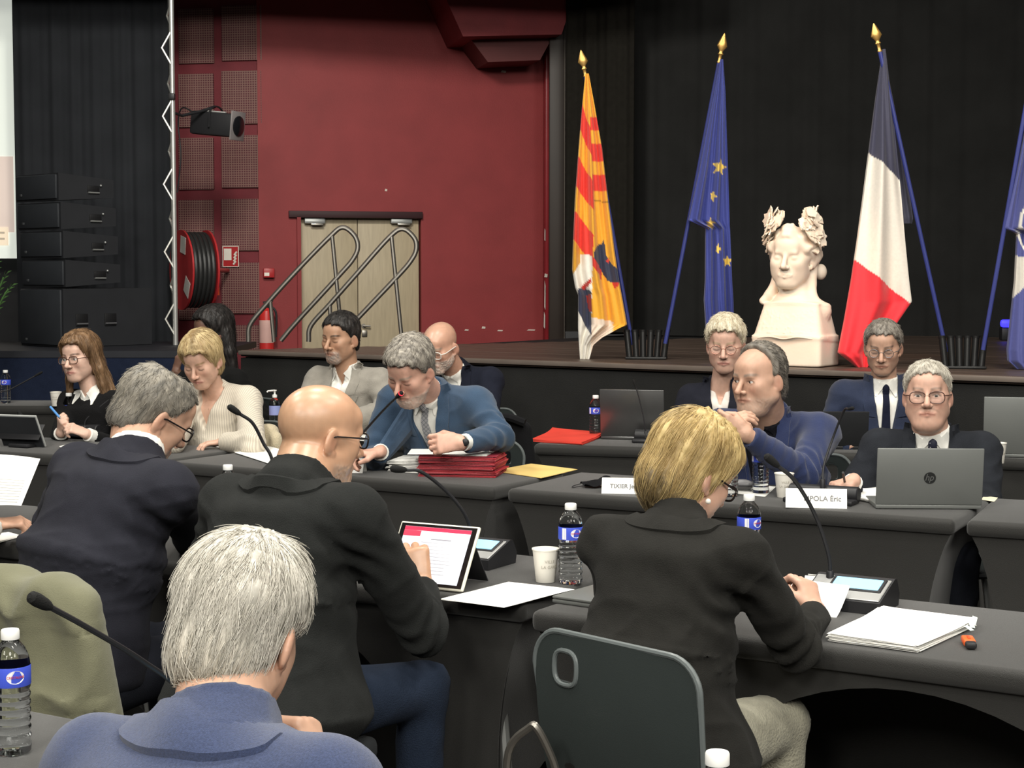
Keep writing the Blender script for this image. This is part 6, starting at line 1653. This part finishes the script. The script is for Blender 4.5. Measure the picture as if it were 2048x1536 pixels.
obj('pictogram', join(gbox(w_ * .46, .003, h_ * .55, (-w_ * .18, -.004, h_ * .10)), *[gtube([(w_ * (.16 + .02 * i), -.005, h_ * (-.38 + .15 * i)), (w_ * (.32 + .02 * i), -.005, h_ * (-.22 + .15 * i))], .009, 6) for i in range(4)]), WS, t, smooth=0)
x, z = wall_xz(537, 546)
t = thing('alarm_box', 'small red alarm box with white label beside the panels', 'alarm', tuple(A_ + wdir * x + wn * .03 + V3(0, 0, z)), wall_rz)
obj('case', gbox(.10, .05, .085, (0, 0, 0), .008), RED_EN, t); obj('label', gbox(.045, .003, .03, (-.02, -.026, -.012)), WS, t, smooth=0)
x, z = wall_xz(531, 640)
t = thing('fire_extinguisher', 'red fire extinguisher with pale label behind the stair rail', 'extinguisher', tuple(A_ + wdir * x + wn * .12 + V3(0, 0, z - .30)), wall_rz)
obj('cylinder', glathe([(.055, 0), (.066, .012), (.066, .34), (.055, .385), (.028, .405), (.022, .415)], 24), mat('extinguisher_red', (.52, .03, .028), .3), t)
obj('label', glathe([(.0665, .10), (.0668, .102), (.0668, .30), (.0665, .302)], 24, cap=False), mat('pale_pink_label', (.62, .38, .34), .5), t)
obj('valve', join(gbox(.05, .05, .04, (0, 0, .43), .006), gtube([(-.03, 0, .46), (.06, 0, .475)], .008, 6)), BLACK_PLASTIC, t); obj('hose', gtube(spline([(.03, 0, .44), (.085, -.01, .36), (.08, -.02, .15)], 8), .010, 8), BLACK_PLASTIC, t)
obj('wall_bracket', gbox(.04, .13, .03, (0, .06, .30)), GREYMETAL, t)

# ------------------------------------------------------------------ stair rails
def rail(label, zpts, posts, D):
    P = [atd(320 + x / 2.194, y / 2.194, D) for x, y in zpts]; o0 = V3(P[0][0], D, STAGE_Z); t = thing('stair_rail', label, 'handrail', tuple(o0))
    obj('rail_tube', gtube(spline(P, 7) - o0, .019, 10), STEEL, t)
    for a, b_ in posts:
        q = [atd(320 + x / 2.194, y / 2.194, D) for x, y in (a, b_)]; q[1][2] = min(q[1][2], STAGE_Z + .0)
        obj('post', gtube(np.array(q) - o0, .016, 10), STEEL, t)
    return t
rail('looped steel stair rail nearer the fire extinguisher', [(388, 1500), (396, 1425), (470, 1332), (600, 1188), (740, 1044), (800, 998), (852, 1032), (868, 1085), (845, 1140), (780, 1215), (600, 1412), (530, 1495)], [((755, 1032), (800, 1500)), ((484, 1320), (500, 1500))], 12.9)
rail('looped steel stair rail in front of the right door leaf', [(652, 1500), (662, 1430), (745, 1335), (860, 1205), (1005, 1042), (1065, 1005), (1116, 1045), (1124, 1095), (1100, 1145), (1040, 1215), (860, 1405), (775, 1500)], [((1015, 1030), (1062, 1500)), ((745, 1330), (752, 1500))], 12.7)

# ------------------------------------------------------------------ flags
GILT = mat('gilt_finial', (.55, .33, .10), .35, .75)
BLUE_POLE = mat('blue_flag_pole', (.035, .045, .20), .4)
FLAGM = mat('flag_satin', vcol=True, rough=.55, var=.05, vscale=60, bump=.1, bscale=500, spec=.3, sheen=.2)
def star(cx, cy, r, ax=1.0, rotd=0):
    return [(cx + ax * (r if i % 2 == 0 else r * .42) * math.sin(R(36 * i + rotd)), cy - (r if i % 2 == 0 else r * .42) * math.cos(R(36 * i + rotd))) for i in range(10)]
def inpoly(x, y, poly):
    r = np.zeros(x.shape, bool); n = len(poly)
    for i in range(n):
        (x0, y0), (x1, y1) = poly[i], poly[(i + 1) % n]
        c = ((y0 > y) != (y1 > y)) & (x < (x1 - x0) * (y - y0) / (y1 - y0 + 1e-9) + x0); r ^= c
    return r
def cloth_piece(name, rows, D, colour, root, o0, folds=3, depth=.05, nx=70, ny=195, dshift=0.0, seed=0):
    ys = np.array([r[0] for r in rows], float); xl = np.array([r[1] for r in rows], float); xr = np.array([r[2] for r in rows], float)
    Y = np.linspace(ys[0], ys[-1], ny); L, Rr_ = np.interp(Y, ys, xl), np.interp(Y, ys, xr)
    s = np.linspace(0, 2 * math.pi, 2 * nx, endpoint=False)
    u = .5 - .5 * np.cos(s)                      # runs left->right on the front, right->left on the back
    X = L[:, None] + (Rr_ - L)[:, None] * u[None, :]; YY = np.repeat(Y[:, None], 2 * nx, 1)
    wpx = np.clip((Rr_ - L) / 60, .08, 1)[:, None]
    g = np.random.default_rng(seed); ph = g.uniform(0, 6, 3)
    fold = np.sin(u[None, :] * folds * 6.283 + ph[0] + YY / 260) + .5 * np.sin(u[None, :] * folds * 14 + ph[1] - YY / 190)
    front = np.sin(s)[None, :]
    dep = -(np.abs(front) ** .35 * np.sign(front)) * .5 * depth * wpx + fold * depth * .42 * wpx * np.abs(front) ** .5
    k_ = D / F_PX
    P = np.stack([(X - 1024) * k_, D + dshift + dep, CAM_H - (YY - HORIZON) * k_], -1)
    n2 = 2 * nx; i, j = np.meshgrid(np.arange(ny - 1), np.arange(n2), indexing='ij'); j2 = (j + 1) % n2
    Q = np.stack([i * n2 + j, i * n2 + j2, (i + 1) * n2 + j2, (i + 1) * n2 + j], -1).reshape(-1, 4)
    return put(name, mesh_np(name, P.reshape(-1, 3) - o0, Q, colour(X, YY).reshape(-1, 3)), FLAGM, root)
def flag(label, base_px, pole, finial, pieces, D, pback=0.0):
    """pole: (top px, bottom px)"""
    o0 = V3(*atd(pole[1][0], pole[1][1], D)); t = thing('flag', label, 'flag', tuple(o0)); P = [atd(p[0], p[1], D) for p in pole]
    obj('pole', gtube(np.array(P) - o0 + V3(0, pback, 0), .0115, 10), BLUE_POLE, t)
    d = (P[0] - P[1]) / np.linalg.norm(P[0] - P[1]); L = finial * D / F_PX
    prof = [(.010, 0), (.013, .04), (.009, .08), (.009, .26), (.017, .30), (.010, .36), (.012, .42), (.030, .56), (.024, .68), (.006, .96), (.001, 1.0)]
    v, f = glathe([(r_, z_ * L) for r_, z_ in prof], 16); v = v * V3(1, .45, 1)
    q = Vector((0, 0, 1)).rotation_difference(Vector(d)).to_matrix(); v = v @ np.array(q).T
    obj('finial', (v + P[0] - o0 + V3(0, pback, 0), f), GILT, t)
    for pc in pieces: cloth_piece('cloth', pc['rows'], D, pc['col'], t, o0, **{k_: w for k_, w in pc.items() if k_ not in ('rows', 'col')})
    return t
YEL, RED, WHT, DBL, EUB = V3(.83, .40, .035), V3(.74, .045, .03), V3(.80, .76, .68), V3(.035, .040, .075), V3(.045, .060, .27)
def fill(X, c): return np.tile(c, X.shape + (1,)).astype(float)
def col_paca(X, Y):
    zx, zy = (X - 1100) * 2.325, (Y - 80) * 2.327
    fold = np.interp(zy, [160, 600, 800, 1000, 1400], [176, 190, 203, 195, 190]); xl = np.interp(zy, [160, 310, 600, 800, 1030, 1160], [165, 148, 128, 117, 101, 112])
    C = fill(X, YEL); u = np.clip((zx - xl) / (fold - xl), 0, 1); q = zy - 110 * u
    left = zx < fold
    for a, b_ in ((310, 430), (550, 690), (800, 930)): C[left & (q > a) & (q < b_)] = RED
    for a, b_ in ((370, 430), (490, 570), (630, 705)): C[~left & (zy > a) & (zy < b_)] = RED
    C[left & (zy > 1000 + 0 * zx) & (q > 905)] = WHT
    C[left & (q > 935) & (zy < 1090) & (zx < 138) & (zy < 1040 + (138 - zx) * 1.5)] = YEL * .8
    C[(~left) & (zy > 1290 + (zx - 195) * .2)] = WHT * V3(1, .86, .78)
    C[(~left) & (zy > 1300) & (zx > 285 + (1400 - zy) * .1) & (zy < 1360)] = YEL
    C[left & (zy > 1160)] = WHT
    C[inpoly(zx, zy, [(128, 1160), (150, 1150), (190, 1170), (192, 1375), (170, 1340), (130, 1260)])] = DBL
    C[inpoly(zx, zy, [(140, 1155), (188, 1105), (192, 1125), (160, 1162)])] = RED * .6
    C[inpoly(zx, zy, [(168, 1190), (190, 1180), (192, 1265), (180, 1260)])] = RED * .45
    C[inpoly(zx, zy, [(200, 985), (222, 955), (240, 950), (248, 925), (254, 965), (262, 1010), (285, 1045), (310, 1065), (330, 1060), (335, 1100), (318, 1130), (295, 1135), (265, 1120), (240, 1080), (225, 1050), (205, 1030)])] = DBL
    C[inpoly(zx, zy, [(195, 1010), (225, 1050), (240, 1080), (236, 1125), (225, 1090), (205, 1062), (192, 1050)])] = RED * .9
    C[inpoly(zx, zy, [(285, 1125), (318, 1130), (312, 1148), (296, 1155)])] = RED * .9
    C[inpoly(zx, zy, [(258, 1030), (275, 1012), (270, 1040)])] = RED * .9
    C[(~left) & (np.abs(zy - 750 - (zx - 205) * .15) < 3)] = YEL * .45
    return C
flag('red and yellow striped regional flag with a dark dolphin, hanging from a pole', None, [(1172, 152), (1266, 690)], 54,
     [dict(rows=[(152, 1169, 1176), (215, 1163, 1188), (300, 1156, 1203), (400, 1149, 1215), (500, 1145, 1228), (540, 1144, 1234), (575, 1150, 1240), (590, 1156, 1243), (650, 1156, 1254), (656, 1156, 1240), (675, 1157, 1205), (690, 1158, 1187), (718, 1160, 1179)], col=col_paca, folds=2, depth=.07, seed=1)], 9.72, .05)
def col_eu(X, Y):
    C = fill(X, EUB); S = V3(.80, .55, .10)
    for st in (star(1435, 337, 17, .95, 12), star(1418, 448, 14, .7, 0), star(1453, 523, 13, .85, 0)): C[inpoly(X, Y, st)] = S
    for (cx, cy) in ((1421, 394), (1432, 498)): C[inpoly(X, Y, star(cx, cy, 12, .75, 20)) & (X > cx - 2)] = S * 1.05
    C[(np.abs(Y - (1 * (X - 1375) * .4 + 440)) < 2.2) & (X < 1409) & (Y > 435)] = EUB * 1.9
    return C
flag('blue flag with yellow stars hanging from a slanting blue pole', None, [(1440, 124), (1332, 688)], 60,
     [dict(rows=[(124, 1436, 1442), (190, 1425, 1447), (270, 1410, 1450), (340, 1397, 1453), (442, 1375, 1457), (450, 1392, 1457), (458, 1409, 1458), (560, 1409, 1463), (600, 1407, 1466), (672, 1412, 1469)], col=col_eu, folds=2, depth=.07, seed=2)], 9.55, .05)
def col_fr(X, Y):
    C = fill(X, V3(.050, .050, .085)); C[Y > 305 + (X - 1728) * .86] = V3(.80, .74, .66); C[Y > 515 + (X - 1700) * .78] = V3(.80, .035, .05); return C
flag('blue, white and red national flag hanging in front of the black backdrop', None, [(1760, 104), (1893, 704)], 58,
     [dict(rows=[(104, 1757, 1763), (200, 1745, 1776), (300, 1734, 1788), (400, 1722, 1799), (480, 1712, 1807), (560, 1701, 1816), (603, 1694, 1822), (640, 1688, 1797), (705, 1676, 1752), (722, 1698, 1742), (738, 1718, 1734)], col=col_fr, folds=1, depth=.075, seed=3),
      dict(rows=[(110, 1759, 1765), (300, 1784, 1806), (436, 1797, 1828), (447, 1804, 1826)], col=lambda X, Y: fill(X, V3(.055, .055, .085)), folds=1, depth=.04, dshift=.06, seed=4, nx=40, ny=120)], 8.85)
def col_md(X, Y):
    C = fill(X, V3(.075, .085, .26)); r = np.hypot((X - 2078) / 1.0, (Y - 452) / 1.35)
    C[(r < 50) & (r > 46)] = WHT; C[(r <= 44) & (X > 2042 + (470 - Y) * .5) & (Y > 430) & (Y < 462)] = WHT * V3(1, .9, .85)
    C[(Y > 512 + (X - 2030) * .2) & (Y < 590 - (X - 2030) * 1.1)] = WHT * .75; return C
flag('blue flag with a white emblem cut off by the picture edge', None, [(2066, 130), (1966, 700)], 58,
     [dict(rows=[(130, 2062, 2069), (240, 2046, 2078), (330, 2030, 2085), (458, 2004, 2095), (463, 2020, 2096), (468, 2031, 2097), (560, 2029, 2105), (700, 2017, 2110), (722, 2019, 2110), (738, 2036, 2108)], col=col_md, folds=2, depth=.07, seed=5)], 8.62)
def flag_stand(label, px, py, D, w):
    k_ = D / F_PX; t = thing('flag_stand', label, 'flag stand', tuple(atd(px, py, D) * V3(1, 1, 0) + V3(0, 0, STAGE_Z + .001)), -8)
    w = w * k_; BT = mat('black_tube', (.012, .012, .012), .35)
    obj('foot_plate', gbox(w * .95, .16, .014, (0, 0, .007), .004), BT, t)
    for i in range(6):
        a = (i - 2.5) / 2.5; x0_, x1_ = a * w * .40, a * w * .47
        obj('holder_tube', join(gtube([(x0_, .0, .012), (x1_, .015, .168)], .0185, 14), gtube([(x1_, .015, .160), (x1_, .015, .172)], .0205, 14)), BT, t)
    return t
flag_stand('black six-tube flag stand between the striped flag and the star flag', 1293, 716, 9.72, 86)
flag_stand('black six-tube flag stand at the far side of the national flag', 1926, 738, 8.72, 88)
t = thing('stage_light', 'small glowing blue lamp on the stage beside the last flag', 'lamp', tuple(atd(2018, 650, 12.6) * V3(1, 1, 0) + V3(0, 0, STAGE_Z)), 0)
obj('lamp_case', gbox(.10, .08, .10, (0, .05, .05), .01), BLACK_PLASTIC, t); obj('lamp_window', gbox(.13, .02, .06, (0, 0, .13), .02), mat('blue_glow', (.05, .05, .6), .4, emit=(.05, .04, 1), estr=1.6), t)

# ------------------------------------------------------------------ bust with wreath
BD = 9.0; bp_ = atd(1590, 735, BD); BZ = STAGE_Z + .001
MARBLE = mat('warm_white_plaster', (.80, .71, .60), .55, var=.06, vscale=5, bump=.05, bscale=60, sss=.05)
bust = thing('bust', 'white plaster bust of a woman crowned with leaves on the stage edge', 'bust', (bp_[0], bp_[1], BZ))
b0 = V3(bp_[0], bp_[1], BZ); byaw = 214; BT_ = hframe(byaw); bs_ = 1.40
hcB = atd(1584, 516, BD) - V3(0, .0, 0); RB = hframe(206, 2, -2)
bf = Field.uniform(b0 + V3(-.38, -.32, -.01), b0 + V3(.38, .32, .88), .0060)
W_ = lambda x, y, z: b0 + BT_[:, 0] * x + BT_[:, 1] * y + V3(0, 0, z)
bf.add(p_ec(W_(0, 0, .02), W_(0, 0, .15), BT_[:, 0], (.205, .138), (.205, .138), .02, 12), .006)
bf.add(p_ec(W_(0, 0, .15), W_(0, -.01, .32), BT_[:, 0], (.205, .138), (.165, .095), .02, 7), .010)
bf.add(p_ec(W_(0, .02, .17), W_(0, .0, .33), BT_[:, 0], (.15, .125), (.12, .085), .04, 3), .03)
for q in (-1, 1): bf.add(p_rc(W_(q * .05, -.01, .345), W_(q * .155, -.015, .30), .055, .042), .03)
LB = lambda *p: hcB + RB @ (V3(*p) * bs_)
bf.add(p_rc(LB(0, -.02, -.05), W_(0, -.02, .33), .072, .095), .05)
head_prims(bf, hcB, RB, bs_, {'fem': 1})
for q in (-1, 1):
    for i in range(7):        # waves of hair swept back from the parting
        a = i / 6; bf.add(p_rc(LB(q * .008, .080 - .04 * a, .088 + .034 * a), LB(q * (.066 + .012 * a), .042 - .07 * a, .036 + .03 * a), .020, .024), .007)
        bf.add(p_rc(LB(q * (.066 + .012 * a), .042 - .07 * a, .036 + .03 * a), LB(q * .080, -.035 - .05 * a, -.008 + .02 * a), .024, .026), .008)
    bf.add(p_rc(LB(q * .066, -.055, -.03), LB(q * .068, -.035, -.10), .034, .030), .02); bf.add(p_rc(LB(q * .068, -.035, -.10), LB(q * .085, .0, -.145), .030, .028), .015)
    bf.add(p_rc(LB(q * .085, .0, -.145), LB(q * .108, .012, -.170), .026, .02), .012)
bf.add(p_ell(LB(0, -.055, .03), V3(.088, .085, .088) * bs_, RB), .03); bf.add(p_ell(LB(0, -.135, -.045), V3(.045, .04, .04) * bs_, RB), .02)
bf.add(p_ell(LB(-.085, -.11, -.055), V3(.024, .03, .032) * bs_, RB), .01)
V, Q = bf.mesh(); N = vnormals(V, Q); lc_ = (V - hcB) @ RB / bs_
hm = np.clip((lc_[:, 2] - .02 + np.clip(.045 - lc_[:, 1], -1, 0) * 3) / .02, 0, 1) * (np.abs(lc_).max(1) < .16) * (lc_[:, 2] > -.03) * np.clip((.085 - lc_[:, 1]) / .01, 0, 1)
V = V + N * (hm * .009 * wav(lc_, (14, 9, 34), 31, .9))[:, None]
put('bust_body', mesh_np('bust_body', V - b0, Q), MARBLE, bust)
obj('chest_line', gtube(spline([W_(-.16, .139, .152) - b0, W_(-.08, .152, .160) - b0, W_(0, .155, .150) - b0, W_(.08, .152, .160) - b0, W_(.16, .139, .152) - b0], 6), .004, 6), MARBLE, bust)
# wreath leaves
lo_ = []
for i in range(13):
    a = 2 * math.pi * i / 13; rr = 1.0 if i in (0, 3, 5, 8, 10) else .80
    lo_.append((rr * math.sin(a) * .9, rr * math.cos(a)))
lv = [(0, 0, .10)] + [(x, y, -.05 + .22 * math.hypot(x, y) ** 2 * (1 if i % 2 else .4)) for i, (x, y) in enumerate(lo_)] + [(0, 0, -.10)] + [(x, y, -.22 + .2 * math.hypot(x, y) ** 2) for x, y in lo_]
lf = [(0, 1 + i, 1 + (i + 1) % 13) for i in range(13)] + [(14, 15 + (i + 1) % 13, 15 + i) for i in range(13)] + [(1 + i, 15 + i, 15 + (i + 1) % 13, 1 + (i + 1) % 13) for i in range(13)]
leaf_o = None; gl = np.random.default_rng(12)
spots = []
for q in (-1, 1):
    for i in range(26):
        a = i / 25; th = R(20 + 135 * a)    # from above the brow round to the back
        spots.append((q * (.040 + .066 * math.sin(th)), .072 * math.cos(th) - .01, .128 - .075 * a + gl.normal() * .014, q))
    for i in range(16): spots.append((q * (.050 + gl.random() * .045), .05 - gl.random() * .07, .135 + gl.random() * .045, q))
    for i in range(6): spots.append((q * (.085 + gl.random() * .02), .02 - gl.random() * .07, .03 + gl.random() * .06, q))
for (x, y, z, q) in spots:
    if leaf_o is None: leaf_o = obj('leaf', (np.array(lv, float), lf), MARBLE, bust, smooth=60); o = leaf_o
    else: o = leaf_o.copy(); COL.objects.link(o); o.parent = bust
    nrm = Vector(RB @ V3(x * 1.3 + gl.normal() * .03, y * 1.0 + .03 + gl.normal() * .03, .05 + gl.normal() * .03)).normalized()
    o.rotation_mode = 'QUATERNION'; o.rotation_quaternion = nrm.to_track_quat('Z', 'Y') @ Euler((0, 0, gl.uniform(0, 6))).to_quaternion()
    s_ = (.038 + .012 * gl.random()); o.scale = (s_, s_, s_ * 1.1); o.location = tuple(LB(x, y, z) - b0)

# ------------------------------------------------------------------ palm, far-left table, closing walls
t = thing('potted_palm', 'green potted palm cut off by the picture edge below the screen', 'plant', (xyd(-38, 11.6)[0], 11.6, 0))
GREEN = mat('palm_leaf', (.055, .12, .035), .5, var=.25)
obj('pot', glathe([(.13, 0), (.17, .30), (.18, .31), (.15, .31), (.14, .28), (.001, .28)], 24), mat('dark_pot', (.03, .03, .03), .5), t); obj('stem', gtube([(0, 0, .28), (.01, 0, .95)], [.04, .03], 10), mat('palm_stem', (.10, .075, .04), .7), t)
gp = np.random.default_rng(3)
for i in range(13):
    az = gp.uniform(0, 6.28); up = gp.uniform(.75, 1.1); d = V3(math.cos(az), math.sin(az), 0); P = [V3(0, 0, .9) + d * (.42 * a ** 1.3) * (1.3 - up) + V3(0, 0, (.85 * up * a - .35 * a ** 3 * (1.2 - up))) for a in np.linspace(0, 1, 14)]
    gs = [gtube(P, .006, 5)]
    for j in range(2, 14):
        tn = P[j] - P[j - 1]; tn /= np.linalg.norm(tn); sd = np.cross(tn, V3(0, 0, 1)); sd /= np.linalg.norm(sd) + 1e-6
        for q in (-1, 1):
            e = P[j] + sd * q * .13 * (1 - .5 * j / 14) + tn * .09 - V3(0, 0, .035); m_ = (P[j] + e) / 2 + V3(0, 0, .012)
            gs.append((np.array([P[j], m_ + tn * .010, e, m_ - tn * .010, m_ + V3(0, 0, .002)]), [(0, 1, 4), (1, 2, 4), (2, 3, 4), (3, 0, 4)]))
    obj('frond', join(*gs), GREEN, t, smooth=0)
t_ = table('dark table at the far picture edge under a lone water bottle', (-3.75, 10.55), 2, 1.25, .5, 'far')
use(_bp, _first, at(12, 806, TOP + .001), 0, 'water bottle alone on the far table beside the palm', 'small water bottles on the tables')
structure(obj('wall_far_left', gbox(3.0, .2, 5.2, (xyd(-180, 15.2)[0] - .3, 15.3, 2.6)), mat('dark_side_wall', (.03, .03, .033), .7)))
